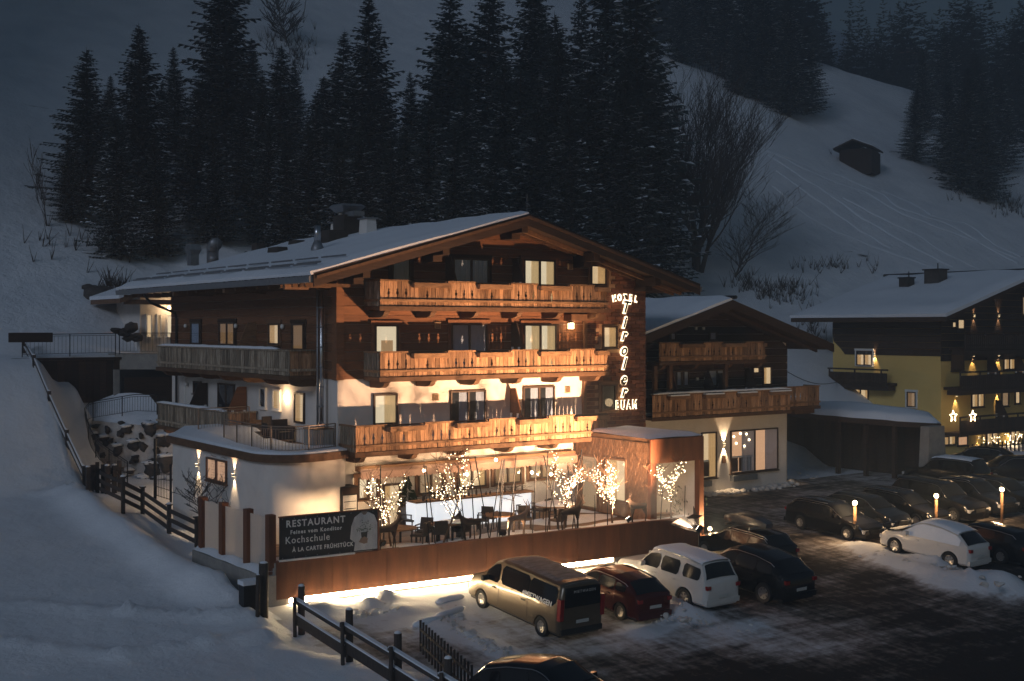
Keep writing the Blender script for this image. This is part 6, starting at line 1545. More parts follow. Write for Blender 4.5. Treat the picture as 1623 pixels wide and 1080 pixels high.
# ---------------------------------------------------------------- vehicles: nose towards +Y at the origin, then parked
CARS = {
 'van': dict(L=5.35, W=1.95, top=[(-2.67, .62), (-2.665, 1.25), (-2.62, 1.84), (-2.45, 1.93), (0, 1.97), (.75, 1.95), (1.1, 1.84), (1.75, 1.28), (2.3, 1.10), (2.58, .85), (2.67, .55)], belt=[(-2.67, .6), (-2.6, 1.12), (1.6, 1.10), (2.3, 1.02), (2.67, .52)],
    wb=3.46, fw=1.72, wr=.335, side=[(-2.40, -.98, .08, .90), (-.96, .62, .08, .90), (.74, 1.50, .06, .92)], wind=(1.12, 1.74), rear=None, tum=.16, clear=.22, taper=.05),
 'suv': dict(L=4.85, W=1.92, top=[(-2.42, .60), (-2.40, 1.05), (-2.30, 1.20), (-2.02, 1.72), (-1.2, 1.80), (.2, 1.80), (.55, 1.72), (1.05, 1.20), (1.25, 1.13), (2.05, 1.02), (2.38, .85), (2.42, .55)], belt=[(-2.42, .6), (-2.3, 1.10), (1.0, 1.06), (2.1, .96), (2.42, .52)],
    wb=2.9, fw=1.50, wr=.37, side=[(-2.05, -1.22, .10, .86), (-1.02, -.10, .06, .88), (-.02, .86, .06, .88)], wind=(.56, 1.03), rear=(-2.28, -2.03), tum=.26, clear=.26, taper=.07),
 'crossover': dict(L=4.45, W=1.86, top=[(-2.22, .60), (-2.20, .95), (-2.08, 1.10), (-1.55, 1.52), (-.8, 1.64), (.1, 1.66), (.45, 1.56), (1.05, 1.12), (1.2, 1.06), (1.85, .96), (2.18, .80), (2.22, .52)], belt=[(-2.22, .6), (-2.1, 1.05), (1.0, .99), (1.9, .90), (2.22, .5)],
    wb=2.70, fw=1.36, wr=.355, side=[(-1.60, -.98, .10, .80), (-.90, -.02, .06, .86), (.05, .86, .06, .86)], wind=(.46, 1.03), rear=(-2.06, -1.57), tum=.30, clear=.24, taper=.09),
 'estate': dict(L=4.62, W=1.80, top=[(-2.31, .55), (-2.29, .88), (-2.20, 1.00), (-1.75, 1.40), (-1.1, 1.46), (.1, 1.47), (.4, 1.40), (1.05, .98), (1.25, .93), (1.95, .80), (2.26, .66), (2.31, .45)], belt=[(-2.31, .55), (-2.2, .95), (1.0, .92), (1.95, .78), (2.31, .44)],
    wb=2.70, fw=1.40, wr=.32, side=[(-1.85, -1.0, .10, .84), (-.92, -.04, .06, .88), (.02, .88, .06, .88)], wind=(.42, 1.03), rear=(-2.17, -1.77), tum=.30, clear=.17, taper=.10),
 'hatch': dict(L=4.25, W=1.74, top=[(-2.12, .52), (-2.10, .92), (-1.98, 1.02), (-1.40, 1.38), (-.7, 1.46), (.2, 1.46), (.5, 1.38), (1.08, .98), (1.25, .92), (1.85, .78), (2.10, .62), (2.12, .44)], belt=[(-2.12, .52), (-2.0, .98), (1.0, .92), (1.85, .76), (2.12, .43)],
    wb=2.58, fw=1.30, wr=.31, side=[(-1.45, -.92, .10, .80), (-.85, -.02, .06, .86), (.04, .90, .06, .86)], wind=(.52, 1.05), rear=(-1.95, -1.43), tum=.30, clear=.17, taper=.10),
}
WHEELS = {}
def wheel_meshes(r):
    if r not in WHEELS:
        ty = MB(); ty.lathe([(r * .62, -.10), (r * .95, -.105), (r, -.07), (r, .07), (r * .95, .105), (r * .62, .10)], (0, 0, 0), 24, 'x', True)
        rm = MB(); rm.lathe([(r * .615, -.085), (r * .615, .085), (r * .56, .088), (r * .52, .05), (r * .10, .05), (r * .08, .07)], (0, 0, 0), 24, 'x')
        for k in range(7):
            a = 2 * math.pi * k / 7; c, s = math.cos(a), math.sin(a); q = [(.052, r * .10, -.035), (.052, r * .10, .035), (.082, r * .57, .055), (.082, r * .57, -.055)]
            rm.prism([(x, y * c - z * s, y * s + z * c) for x, y, z in q], (.012, 0, 0))
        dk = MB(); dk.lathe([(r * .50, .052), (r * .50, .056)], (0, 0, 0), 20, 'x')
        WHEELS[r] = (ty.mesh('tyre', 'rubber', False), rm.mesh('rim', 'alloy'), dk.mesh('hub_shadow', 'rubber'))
    return WHEELS[r]
def make_car(kind, pm, name, lab, group, snow=None, rails=False, box=False, cat='car', plate=True):
    D = CARS[kind]; L, W = D['L'], D['W']; top, belt = D['top'], D['belt']; hw = W / 2
    t = thing(name, lab, cat, (0, 0, 0), group); rw = D['fw'] - D['wb']; wr = D['wr']
    def halfw(y):
        a = abs(y) / (L / 2); return hw * (1 - D['taper'] * max(0, (a - .55) / .45) ** 2 - .10 * max(0, (a - .93) / .07) ** 2)
    def sec(y):
        zt = interp(top, y); zb_ = min(interp(belt, y), zt - .005); w_ = halfw(y); gh = max(0, zt - zb_); wr_ = w_ * .965 - D['tum'] * gh; c0 = D['clear']; cz = c0
        for yw in (D['fw'], rw):
            dy = abs(y - yw); R_ = wr + .055
            if dy < R_: cz = max(cz, wr - .02 + math.sqrt(R_ * R_ - dy * dy))
        cz = min(cz, zb_ - .03)
        rr = min(.09, gh * .3)
        return [(w_ * .86, cz), (w_ * .985, cz + (.10 if cz == c0 else .005)), (w_ * 1.0, max(lerp(cz, zb_, .55), cz + .01)), (w_ * .975, zb_), (wr_, zt - rr), (wr_ * .90, zt - rr * .25), (wr_ * .5, zt + .012 * (1 if gh > .2 else .6)), (0, zt + .02)]
    ys = sorted(set([-L / 2 + L * i / 70 for i in range(71)] + [yw + s * (wr + .055) * f for yw in (D['fw'], rw) for s in (-1, 1) for f in (1.0, .985, .94, .8)] + [y for y, _ in top]))
    mb = MB(); rows = []
    for y in ys:
        s = sec(y); rows.append([mb.pt((-x, y, z)) for x, z in s] + [mb.pt((x, y, z)) for x, z in reversed(s[:-1])])
    for a, b in zip(rows, rows[1:]):
        for k in range(len(a) - 1): mb.f.append([a[k], a[k + 1], b[k + 1], b[k]])
    mb.f.append(rows[0]); mb.f.append(rows[-1][::-1])
    mb.build('body', pm, t, auto=38)
    MB().box(-hw * .84, hw * .84, -L / 2 + .12, L / 2 - .12, D['clear'] - .04, D['clear'] + .18).build('underbody', 'rubber', t)
    for yw in (D['fw'], rw): MB().box(-hw * .80, hw * .80, yw - wr - .05, yw + wr + .05, .25, wr * 2 + .02).build('wheel_well', 'rubber', t)
    # glazing laid on the body surface
    def sidept(y, v, s, out=.012):
        q = sec(y); x = lerp(q[3][0], q[4][0], v); z = lerp(q[3][1], q[4][1], v); return (s * (x + out), y, z + out * .25)
    for s in (-1, 1):
        for y0, y1, v0, v1 in D['side']:
            mb = MB(); n = 12; pr = None; cy_ = .10
            for i in range(n + 1):
                y = lerp(y0, y1, i / n); e = min(1, (y - y0) / .10 + .35, (y1 - y) / .10 + .35); m_ = (v0 + v1) / 2; hv = (v1 - v0) / 2 * min(1, e ** .5)
                q = (mb.pt(sidept(y, m_ - hv, s)), mb.pt(sidept(y, m_ + hv, s)))
                if pr: mb.f.append([pr[0], q[0], q[1], pr[1]])
                pr = q
            mb.build('side_window', 'car_glass', t, True)
        if pm != 'paint_white' and kind != 'van':
            a0, b0 = D['side'][0][0] - .05, D['side'][-1][1] + .16; MB().tube([sidept(lerp(a0, b0, i / 16), .97, s, .004) for i in range(17)], .013, 5).build('highlight_bar', 'steel', t, True)  # bright bar added to give the roof edge a line of highlight
    def across(y0, y1, name, frac=.93, lift=.016, m='car_glass', th=None):
        mb = MB(); I = {}; n = 8
        for j in range(n + 1):
            y = lerp(y0, y1, j / n); q = sec(y); prof = [(-q[4][0], q[4][1]), (-q[5][0], q[5][1]), (-q[6][0], q[6][1]), (0, q[7][1]), (q[6][0], q[6][1]), (q[5][0], q[5][1]), (q[4][0], q[4][1])]
            for i, (x, z) in enumerate(prof): I[i, j] = mb.pt((x * frac, y + lift * (.8 if y > 0 else -.8) * (0 if th else 1), z + lift + (th(x, y) if th else 0)))
        for i in range(6):
            for j in range(n): mb.f.append([I[i, j], I[i + 1, j], I[i + 1, j + 1], I[i, j + 1]])
        return mb.build(name, m, t, True)
    across(D['wind'][0], D['wind'][1], 'windscreen')
    if D['rear']: across(D['rear'][0], D['rear'][1], 'rear_window', .90)
    else: MB().box(-hw * .74, hw * .74, -L / 2 - .012, -L / 2 + .06, 1.16, 1.80).build('rear_window', 'car_glass', t)
    ty, rm, dk = wheel_meshes(wr)
    for yw in (D['fw'], rw):
        for s in (-1, 1):
            w_ = inst(ty, 'wheel', t, (s * (hw - .115), yw, wr), 0 if s > 0 else math.pi); w_['label'] = None; del w_['label']
            inst(rm, 'rim', w_, (s * (hw - .115), yw, wr), 0 if s > 0 else math.pi); inst(dk, 'hub_shadow', w_, (s * (hw - .115), yw, wr), 0 if s > 0 else math.pi)
    zt_ = interp(belt, -L / 2 + .12)
    for s in (-1, 1):
        if kind == 'van': MB().box(min(s * hw * .80, s * hw * .955), max(s * hw * .80, s * hw * .955), -L / 2 - .015, -L / 2 + .16, .75, 1.45).build('tail_light', 'red_lens', t)
        else:
            x = halfw(-L / 2 + .05); MB().prism([(s * x * 1.005, -L / 2 + .05, zt_ - .24), (s * x * 1.005, -L / 2 + .32, zt_ - .12), (s * x * 1.0, -L / 2 + .30, zt_ - .02), (s * x * .995, -L / 2 + .05, zt_ - .02), (s * x * .72, -L / 2 - .02, zt_ - .05), (s * x * .74, -L / 2 - .02, zt_ - .20)], (0, 0, .004)) 
            mb = MB(); mb.box(min(s * x * .76, s * x * .992), max(s * x * .76, s * x * .992), -L / 2 - .018, -L / 2 + .22, zt_ - .19, zt_ - .06); mb.build('tail_light', 'red_lens', t)
        x = halfw(L / 2 - .1); zf = interp(top, L / 2 - .06) - .03
        mb = MB(); mb.box(min(s * x * .58, s * x * 1.004), max(s * x * .58, s * x * 1.004), L / 2 - .34, L / 2 - .03, zf - .20, zf - .045); mb.build('headlight', 'light_lens', t)
        ym = D['side'][-1][1] - .12; q = sec(ym); mb = MB(); mb.box(min(s * (q[3][0] + .02), s * (q[3][0] + .24)), max(s * (q[3][0] + .02), s * (q[3][0] + .24)), ym - .07, ym + .07, q[3][1] + .02, q[3][1] + .18); mb.build('mirror', 'rubber' if kind == 'van' else pm, t)
        for yh in [w0[0] + .12 for w0 in D['side'][1:]]:
            q = sec(yh); MB().box(min(s * q[2][0], s * (q[2][0] + .025)), max(s * q[2][0], s * (q[2][0] + .025)), yh, yh + .20, q[3][1] - .16, q[3][1] - .12).build('door_handle', 'rubber' if kind == 'van' else pm, t)
    mb = MB(); mb.box(-hw * .40, hw * .40, L / 2 - .05, L / 2 + .012, zf - .22, zf - .06); mb.build('grille', 'rubber', t)
    MB().box(-hw * .88, hw * .88, -L / 2 - .03, -L / 2 + .10, D['clear'] + .06, D['clear'] + .24).build('rear_bumper', 'rubber' if kind in ('van',) else pm, t)
    if plate: MB().box(-.26, .26, -L / 2 - .042, -L / 2 - .031, .56 if kind != 'van' else .62, .67 if kind != 'van' else .73).build('number_plate', 'plate', t)
    if rails:
        for s in (-1, 1):
            yy = [y for y in ys if D['side'][0][0] < y < D['wind'][0] - .1]; MB().tube([(s * (sec(y)[4][0] - .03), y, sec(y)[4][1] + .07) for y in yy[::4]], .018, 6).build('roof_rail', 'steel', t, True)
    if snow == 'roof' : across(D['rear'][1] + .05 if D['rear'] else -L / 2 + .05, D['wind'][0] - .02, 'snow_cover', .97, .02, 'roof_snow', lambda x, y: .045 + .03 * nz(x, y, 2, 3))
    if snow == 'thin': across(-L / 2 + .12, D['wind'][0] - .05, 'frost_cover', .96, .008, 'frost', lambda x, y: .004)
    if snow == 'all':
        across(D['rear'][1] - .02, L / 2 - .03, 'snow_cover', 1.01, .03, 'roof_snow', lambda x, y: .055 + .03 * nz(x, y, 1.6, 3))
        for s in (-1, 1):
            mb = MB(); pr = None
            for i in range(20):
                y = lerp(D['side'][0][0] - .15, D['side'][-1][1] + .12, i / 19); q = [mb.pt(sidept(y, v, s, .03 + .015 * nz(y, v, 3, 2))) for v in (.0, .3, .65, 1.02)]
                if pr:
                    for k in range(3): mb.f.append([pr[k], q[k], q[k + 1], pr[k + 1]])
                pr = q
            mb.build('window_snow', 'roof_snow', t, True)
    if box:
        mb = MB(); pr = None
        for i in range(11):
            y = lerp(-1.35, .95, i / 10); e = math.sin(math.pi * (.06 + .88 * i / 10)) ** .4; q = [mb.pt((x * e, y, z)) for x, z in ((-.38, 1.62), (-.42, 1.74), (-.34, 1.62 + .36 * e), (.34, 1.62 + .36 * e), (.42, 1.74), (.38, 1.62))]
            if pr:
                for k in range(6): mb.f.append([pr[k], pr[(k + 1) % 6], q[(k + 1) % 6], q[k]])
            else: mb.f.append(q[::-1])
            pr = q
        mb.f.append(pr); b = mb.build('roof_box', 'paint_grey', t, auto=40)
        for y in (-.8, .5): MB().box(-.6, .6, y - .03, y + .03, 1.50, 1.60).build('roof_bar', 'steel', t)
    return t
mat('frost', (.34, .30, .27), (.16, .12, .09), 2.5, .7, stretch=(1, 3, 1))
def park(t, px, py, rz=0.0, which='rear_left', z=None, dx=0, dy=0):
    """put the wheel seen at a photo point on the ground; which tells the wheel"""
    k = t['kind_']; D = CARS[k]; del t['kind_']; p = onG(px, py)
    sy = D['fw'] if 'front' in which else D['fw'] - D['wb']; sx = -D['W'] / 2 if 'left' in which else D['W'] / 2
    c, s = math.cos(rz), math.sin(rz); x = p.x - (sx * c - sy * s) + dx; y = p.y - (sx * s + sy * c) + dy
    def gz(yy): q = Vector((-s * yy, c * yy)); return Z(x + q.x, y + q.y)
    def base(xx, yy): return .4 + .085 * (yy - 38.4) if yy < 38.4 else .4 + .03 * (yy - 38.4)
    a = base(x - s * D['fw'], y + c * D['fw']); b = base(x - s * (D['fw'] - D['wb']), y + c * (D['fw'] - D['wb'])); sl = (a - b) / D['wb']
    t.location = (x, y, a - sl * D['fw'] + .01); t.rotation_euler = (math.atan(sl), 0, rz); return t
def car(kind, *a, **k): t = make_car(kind, *a, **k); t['kind_'] = kind; return t
G1 = 'cars parked before the rusty wall'; G2 = 'cars parked in the row by the lamp posts'
van = car('van', 'paint_van', 'parked_van', 'bronze minibus lettered MIETWAGEN parked nose to the rusty wall', G1, snow='thin', cat='van')
m = Matrix.Translation((-.968, -.66, 1.14)) @ Matrix.Rotation(R(-90), 4, 'Z') @ Matrix.Rotation(R(90 - 8), 4, 'X')
text('lettering', '#MIETWAGEN', .24, 'print_white', m @ Matrix.Diagonal((1.0, 1, 1, 1)), van, .002, 0, .006, 'LEFT', 1.05)
m = Matrix.Translation((.05, -2.692, 1.62)) @ Matrix.Rotation(R(90), 4, 'X'); text('rear_lettering', 'MIETWAGEN', .13, 'plate', m, van, .002, 0, 0, 'CENTER', 1.3)
mb = MB()
for y in (-.97, .68): mb.box(-.982, -.976, y - .006, y + .006, .45, 1.08)
mb.build('door_gap', 'rubber', van)
park(van, 855.5, 1010, R(0), 'rear_left')
c = car('hatch', 'paint_red', 'parked_car', 'dark red hatchback squeezed between the bronze van and the white SUV', G1, rails=False); park(c, 981, 984, R(-1), 'rear_left')
c = car('suv', 'paint_white', 'parked_car', 'white SUV with snow on its roof parked before the rusty wall', G1, snow='roof', rails=True); park(c, 1082, 953, R(1), 'rear_left')
c = car('crossover', 'paint_black', 'parked_car', 'black SUV with clean roof parked to the right of the white SUV', G1); park(c, 1206, 955, R(2), 'rear_left'); c.scale = (1.08, 1.08, 1.05)
c = car('estate', 'paint_black', 'parked_car', 'dark estate car carrying a grey roof box at the right end of the wall', G1, rails=True, box=True); p = onG(1215, 905); c.location = (p.x + .3, p.y + 1.6, Z(p.x, p.y + 1.6)); c.rotation_euler = (R(3), 0, R(2)); del c['kind_']
c = car('crossover', 'paint_black', 'parked_car', 'black car at the bottom edge of which only roof and windscreen show', None); p = onZ(872, 1142, -.4); c.location = (p.x, p.y, Z(p.x, p.y) - .05); c.rotation_euler = (R(4), 0, R(-164)); del c['kind_']
c = car('estate', 'paint_black', 'parked_car', 'black estate with silver roof rails beside the first lamp post', G2, rails=True); park(c, 1341, 857, R(180 + 2), 'front_right', dx=0)
ex = c.location.x; ey = c.location.y
for k, (kind, dx, dy, lab, pm) in enumerate((('hatch', 3.0, .5, 'dark hatchback half hidden behind the black estate', 'paint_blue'), ('estate', 5.6, .3, 'dark estate between the first and second lamp posts', 'paint_black'), ('suv', 8.4, .2, 'tall dark SUV behind the second lamp post', 'paint_black'), ('crossover', 11.5, .3, 'dark car between the second and third lamp posts', 'paint_blue'), ('estate', 14.4, .4, 'dark car behind the third lamp post at the edge of the picture', 'paint_black'))):
    c = car(kind, pm, 'parked_car', lab, G2, rails=k in (1, 3)); x, y = ex + dx, ey + dy; c.location = (x, y, .4 + .05 * (y - 38.4)); c.rotation_euler = (R(-4), 0, R(180 + 2 - k)); del c['kind_']
c = car('crossover', 'paint_white', 'parked_car', 'pale SUV thickly covered with snow behind the cleared bank', 'cars in the front row on the right', snow='all'); park(c, 1416, 876, R(2), 'front_left')
MB().lathe([(.01, -.008), (.17, -.006), (.17, .006)], (0, 0, 0), 14, 'x').build('door_badge', 'rubber', None).parent = c
q = c.children[-1]; q.location = (-.935, .30, .66); q.scale = (1, 1.35, .6)
cx_, cy_ = c.location.x, c.location.y
c = car('estate', 'paint_black', 'parked_car', 'black car at the right edge beyond the snow-covered SUV', 'cars in the front row on the right'); c.location = (cx_ + 2.9, cy_ - .6, c.location.z + .4 + .085 * (cy_ - .6 - 38.4)); c.rotation_euler = (R(4), 0, R(1)); del c['kind_']
c = car('suv', 'paint_black', 'parked_car', 'black SUV with snow on its roof parked beside the white pier', 'cars by the yellow house', snow='roof'); p = onZ(1500, 772, .6); c.location = (p.x, p.y, .6); c.rotation_euler = (0, 0, R(5)); del c['kind_']
c = car('estate', 'paint_blue', 'parked_car', 'dark car in the gloom before the garden fence at the right edge', 'cars by the yellow house'); p = onZ(1600, 760, .6); c.location = (p.x, p.y, .6); c.rotation_euler = (0, 0, R(60)); del c['kind_']
c = car('hatch', 'paint_black', 'parked_car', 'dark car hidden in shadow between the snowy SUV and the fence', 'cars by the yellow house'); p = onZ(1560, 745, .6); c.location = (p.x + 1, p.y + 1, .6); c.rotation_euler = (0, 0, R(20)); del c['kind_']
# ---------------------------------------------------------------- spruces
def spruce_meshes(seed, H=20.0, wid=.17, whorls=30, dens=1.0):
    """whorls of drooping branches with hanging sprays; a second mesh carries the snow lying on them"""
    rs = random.Random(seed); mb = MB(); ms = MB(); tr = MB()
    tr.tube([(0, 0, -1.5), (0, 0, H * .5), (0, 0, H * .99)], [.30, .17, .02], 6)
    z = H * .06
    while z < H * .985:
        f = z / H; L0 = H * wid * (1 - f) ** .82 * (1.0 if f > .12 else .8) + .12; nb = max(4, int((11 - 5 * f) * dens))
        for k in range(nb):
            an = 2 * math.pi * (k + rs.random()) / nb; L = L0 * (rs.uniform(.5, 1.05) if rs.random() < .8 else rs.uniform(1.05, 1.35)); droop = lerp(.52, -.30, f ** .8) * rs.uniform(.7, 1.3)
            ca, sa_ = math.cos(an), math.sin(an); zb = z + rs.uniform(-.3, .3); n = max(3, int(L / .42)); prev = None
            for i in range(n + 1):
                u = i / n; r_ = L * u; h = zb - droop * L * u * (1.15 - .55 * u) + .10 * L * u * u
                p = Vector((ca * r_, sa_ * r_, h))
                if i > 0:
                    wl = (.78 * (1 - u * .72) * min(1, L / 2.2) + .10)
                    for sgn in (-1, 1):
                        sd_ = Vector((-sa_ * sgn, ca * sgn, 0)); out = Vector((ca, sa_, 0)); l = wl * rs.uniform(.6, 1.25)
                        tip = p + sd_ * l + out * l * .55 + Vector((0, 0, -l * rs.uniform(.15, .65)))
                        mb.poly([prev, p + out * .05, tip]); 
                        if rs.random() < .55: mb.poly([prev.lerp(p, .5), tip.lerp(p, .5) + Vector((0, 0, -.12 - .25 * l)), p])
                        if rs.random() < .20 and u > .2 and f < .8: ms.poly([prev + Vector((0, 0, .06)), p + Vector((0, 0, .08)), tip.lerp(p, .2) + Vector((0, 0, .06))])
                prev = p
            tipv = prev; mb.poly([tipv, tipv + Vector((-sa_ * .08, ca * .08, -.05)), tipv + Vector((ca * .3, sa_ * .3, -.06))])
        z += H / whorls * (1.05 - .45 * f) * rs.uniform(.8, 1.2)
    for k in range(10): an = rs.uniform(0, 6.28); zz = H * rs.uniform(.95, .99); mb.poly([(0, 0, zz), (.25 * math.cos(an), .25 * math.sin(an), zz - .1), (.05, .05, zz - .25)])
    mb.poly([(-.05, 0, H * .97), (.05, 0, H * .97), (0, 0, H * 1.02)]); mb.poly([(0, -.05, H * .97), (0, .05, H * .97), (0, 0, H * 1.02)])
    return tr.mesh('trunk', 'bark'), mb.mesh('crown', 'needles'), ms.mesh('snow_load', 'roof_snow')
SPR = [spruce_meshes(101, 20, .235, 40, 1.6), spruce_meshes(102, 20, .255, 38, 1.6), spruce_meshes(103, 20, .21, 42, 1.6), spruce_meshes(104, 20, .245, 36, 1.6), spruce_meshes(105, 20, .26, 34, 1.5)]
def spruce(px, top, d, lab, group=None, v=None, wide=1.0, p=None, H=None, parts=True, snow=True):
    if p is None:
        p = atD(px, d); p.z = Z(p.x, p.y)
    if H is None: H = max(3.0, HC + (HY - top) / F * d - p.z)
    v = random.randrange(5) if v is None else v; s = H / 20; tr, cr, sn = SPR[v]
    t = thing('spruce_tree', lab, 'spruce', p, group, random.uniform(0, 6.28)); t.scale = (s * wide * random.uniform(.88, 1.15), s * wide * random.uniform(.88, 1.15), s); t.rotation_euler = (random.uniform(-.035, .035), random.uniform(-.035, .035), t.rotation_euler.z)
    for me, nm in ((tr, 'trunk'), (cr, 'crown'), (sn, 'snow_load')):
        if nm == 'snow_load' and not snow: continue
        o = bpy.data.objects.new(nm, me); COL.objects.link(o); o.parent = t
        if nm == 'snow_load': o['kind'] = 'stuff'
    return t
G = 'spruces behind the hotel'
ROW = [(140, 78, 82, 'leftmost spruce of the dark row, standing clear against the snow', 1, 1.15), (228, 38, 86, 'tall spruce second from the left in the row behind the hotel', 0, 1.2), (280, 76, 92, 'slim spruce between two taller ones above the roof vents', 2, 1.0), (362, -75, 94, 'tallest spruce left of centre, its top out of the picture', 3, 1.15),
       (318, 130, 84, 'dense low spruce in front of the tallest left one', 1, 1.1), (190, 170, 78, 'bushy spruce low down behind the two leftmost', 4, .95), (442, 72, 96, 'snow-dusted spruce with twin tops above the steel flue', 0, 1.15), (415, 120, 88, 'snow-speckled spruce left of the twin-topped one', 3, 1.0),
       (535, 50, 96, 'narrow spruce to the left of the tall one above the chimneys', 2, 1.1), (585, -12, 94, 'tall spruce right above the roof chimneys', 1, 1.05), (500, 150, 86, 'low spruce with snowy boughs behind the flue pipe', 4, .9), (655, 113, 104, 'small distant spruce in the gap of the row', 2, 1.0), (708, -20, 98, 'tall spruce right of the gap in the row', 0, 1.0),
       (765, -45, 100, 'big spruce above the roof ridge, left of a pair', 3, .95), (640, 200, 84, 'low snowy spruce behind the roof right of the chimneys', 1, .95), (720, 190, 84, 'low spruce with hanging snow left of the ridge end', 4, .9), (838, -60, 106, 'very tall dark spruce straight above the ridge', 0, .85), (800, 90, 90, 'spruce behind the ridge with boughs touching the roof line', 1, .95),
       (873, 50, 94, 'spruce just right of the ridge end', 2, 1.1), (918, -20, 106, 'tall dark spruce right of the ridge, second in the dense group', 4, .75), (960, -90, 104, 'tallest of the dense dark group above the right roof slope', 3, .85), (1012, -120, 100, 'rightmost giant of the dense dark group, bare trunk at its foot', 1, .78), (910, 150, 88, 'low spruce tucked under the dense group behind the roof', 0, .95),
       (985, 90, 92, 'mid-height spruce before the rightmost giant', 2, 1.1), (250, 210, 80, 'low spruce in the shade under the roof vents row', 0, 1.0), (345, 200, 82, 'low dark spruce above the gooseneck vent', 2, 1.2), (565, 190, 84, 'low snowy spruce directly behind the two chimneys', 3, .95), (470, 95, 104, 'spruce half hidden behind the twin-topped one', 1, .9), (1040, 60, 112, 'spruce beside the big bare tree with a bare lower stem', 0, .9)]
for px, top, d, lab, v, wd in ROW: spruce(px, top, d, lab, G, v, wd)
rs = random.Random(33)
for px, top, d in ((112, 215, 80), (172, 120, 92), (208, 200, 84), (258, 140, 98), (300, 190, 88), (335, 60, 104), (388, 150, 90), (398, 60, 106), (425, 190, 84), (455, 210, 82), (490, 190, 84), (515, 120, 96), (545, 200, 82), (610, 120, 98), (622, 220, 82), (680, 150, 90), (695, 90, 102), (735, 110, 92), (745, 40, 106), (780, 200, 84), (820, 110, 92), (850, 150, 88), (890, 20, 104), (940, 110, 92), (1000, 40, 108), (860, 0, 108), (1030, 150, 98)):
    spruce(px, top, d, 'dark spruce filling a gap low in the crowded row behind the hotel roof', 'spruces filling the row behind the hotel', None, rs.uniform(.9, 1.2))
G = 'spruces on the right-hand slope'
for px, top, d, lab, v, wd in ((1080, -60, 178, 'dark spruce high behind the crown of the big bare tree', 0, 1.0), (1112, -90, 186, 'spruce in the shadow above the bare tree, leaning group left', 1, .95), (1150, -50, 180, 'spruce above the right half of the bare tree crown', 3, .95), (1185, -70, 176, 'tall spruce at the left border of the ski slope', 4, .8), (1215, -40, 174, 'spruce whose lowest boughs touch the ski slope', 1, 1.1),
                                (1250, -20, 172, 'spruce standing on the upper ski slope edge', 0, 1.0), (1278, 35, 178, 'rightmost spruce of the slope-edge group', 2, 1.2), (1170, 30, 172, 'smaller spruce in front of the slope-edge group', 2, 1.1), (1449, 140, 172, 'lone conical spruce to the right of the hay hut', 4, 1.05), (1466, 75, 195, 'slim spruce behind the lone conical one', 2, 1.1),
                                (1530, 105, 166, 'broad spruce at the foot of the right-hand clump', 1, 1.2), (1505, 130, 172, 'spruce on the left side of the right-hand clump', 0, 1.05), (1562, 150, 164, 'spruce on the right side of the right-hand clump', 3, 1.1), (1545, 80, 182, 'tallest spruce of the right-hand clump', 2, 1.25), (1585, 110, 190, 'dark spruce behind the right-hand clump at the edge', 0, 1.1), (1500, 40, 215, 'spruce on the far crest above the lone conical one', 1, 1.0), (1610, 30, 225, 'far spruce at the top right edge', 4, 1.0)):
    spruce(px, top, d, lab, G, v, wd)
# dark wood on the mountain beyond the crest, and a nearer belt
def low_spruce(mb, p, H, w, rs):
    n = 9; z0 = 0
    for k in range(6):
        f0 = k / 6; za, zb = p.z + H * (f0 * .92 + .04), p.z + H * (f0 * .92 + .30); r_ = w * (1 - f0) ** .9; top = mb.pt((p.x, p.y, min(zb, p.z + H)))
        ring = [mb.pt((p.x + r_ * rs.uniform(.55, 1.15) * math.cos(2 * math.pi * i / n), p.y + r_ * rs.uniform(.55, 1.15) * math.sin(2 * math.pi * i / n), za - rs.uniform(0, .05) * H)) for i in range(n)]
        for i in range(n): mb.f.append([ring[i], ring[(i + 1) % n], top])
import numpy as np
MED = []
for k in range(4):
    tr_, cr_, sn_ = spruce_meshes(300 + k, 20, (.20, .23, .18, .25)[k], 17, .75); bpy.data.meshes.remove(tr_); bpy.data.meshes.remove(sn_)
    cr_.calc_loop_triangles(); v = np.empty(len(cr_.vertices) * 3, np.float32); cr_.vertices.foreach_get('co', v); f = np.empty(len(cr_.loop_triangles) * 3, np.int32); cr_.loop_triangles.foreach_get('vertices', f)
    MED.append((v.reshape(-1, 3), f)); bpy.data.meshes.remove(cr_)
def wood(name, spots, m):
    VV, FF, n0 = [], [], 0
    for (x, y, z, H, wd, an, k) in spots:
        v, f = MED[k]; c, s_ = math.cos(an), math.sin(an); s = H / 20
        VV.append(np.stack([(v[:, 0] * c - v[:, 1] * s_) * s * wd + x, (v[:, 0] * s_ + v[:, 1] * c) * s * wd + y, v[:, 2] * s + z], 1)); FF.append(f + n0); n0 += len(v)
    V_ = np.concatenate(VV).astype(np.float32); F_ = np.concatenate(FF).astype(np.int32); nt_ = len(F_) // 3
    me = bpy.data.meshes.new(name); me.vertices.add(len(V_)); me.vertices.foreach_set('co', V_.ravel()); me.loops.add(len(F_)); me.loops.foreach_set('vertex_index', F_)
    me.polygons.add(nt_); me.polygons.foreach_set('loop_start', np.arange(nt_, dtype=np.int32) * 3); me.update(calc_edges=True); me.validate(); me.materials.append(MATS[m])
    o = bpy.data.objects.new(name, me); COL.objects.link(o); o['kind'] = 'stuff'; return o
rs = random.Random(77); spots = []
while len(spots) < 560:
    px = rs.uniform(1020, 1720); d = rs.uniform(205, 330)
    if 1290 < px < 1500 and d < 236: continue
    p = atD(px, d); spots.append((p.x, p.y, Z(p.x, p.y), rs.uniform(13, 25), rs.uniform(.9, 1.4), rs.uniform(0, 6.28), rs.randrange(4)))
print('belt triangles', sum(len(MED[q[6]][1]) // 3 for q in spots))
wood('forest_belt', spots, 'far_needles')
mb = MB(); cnt = 0
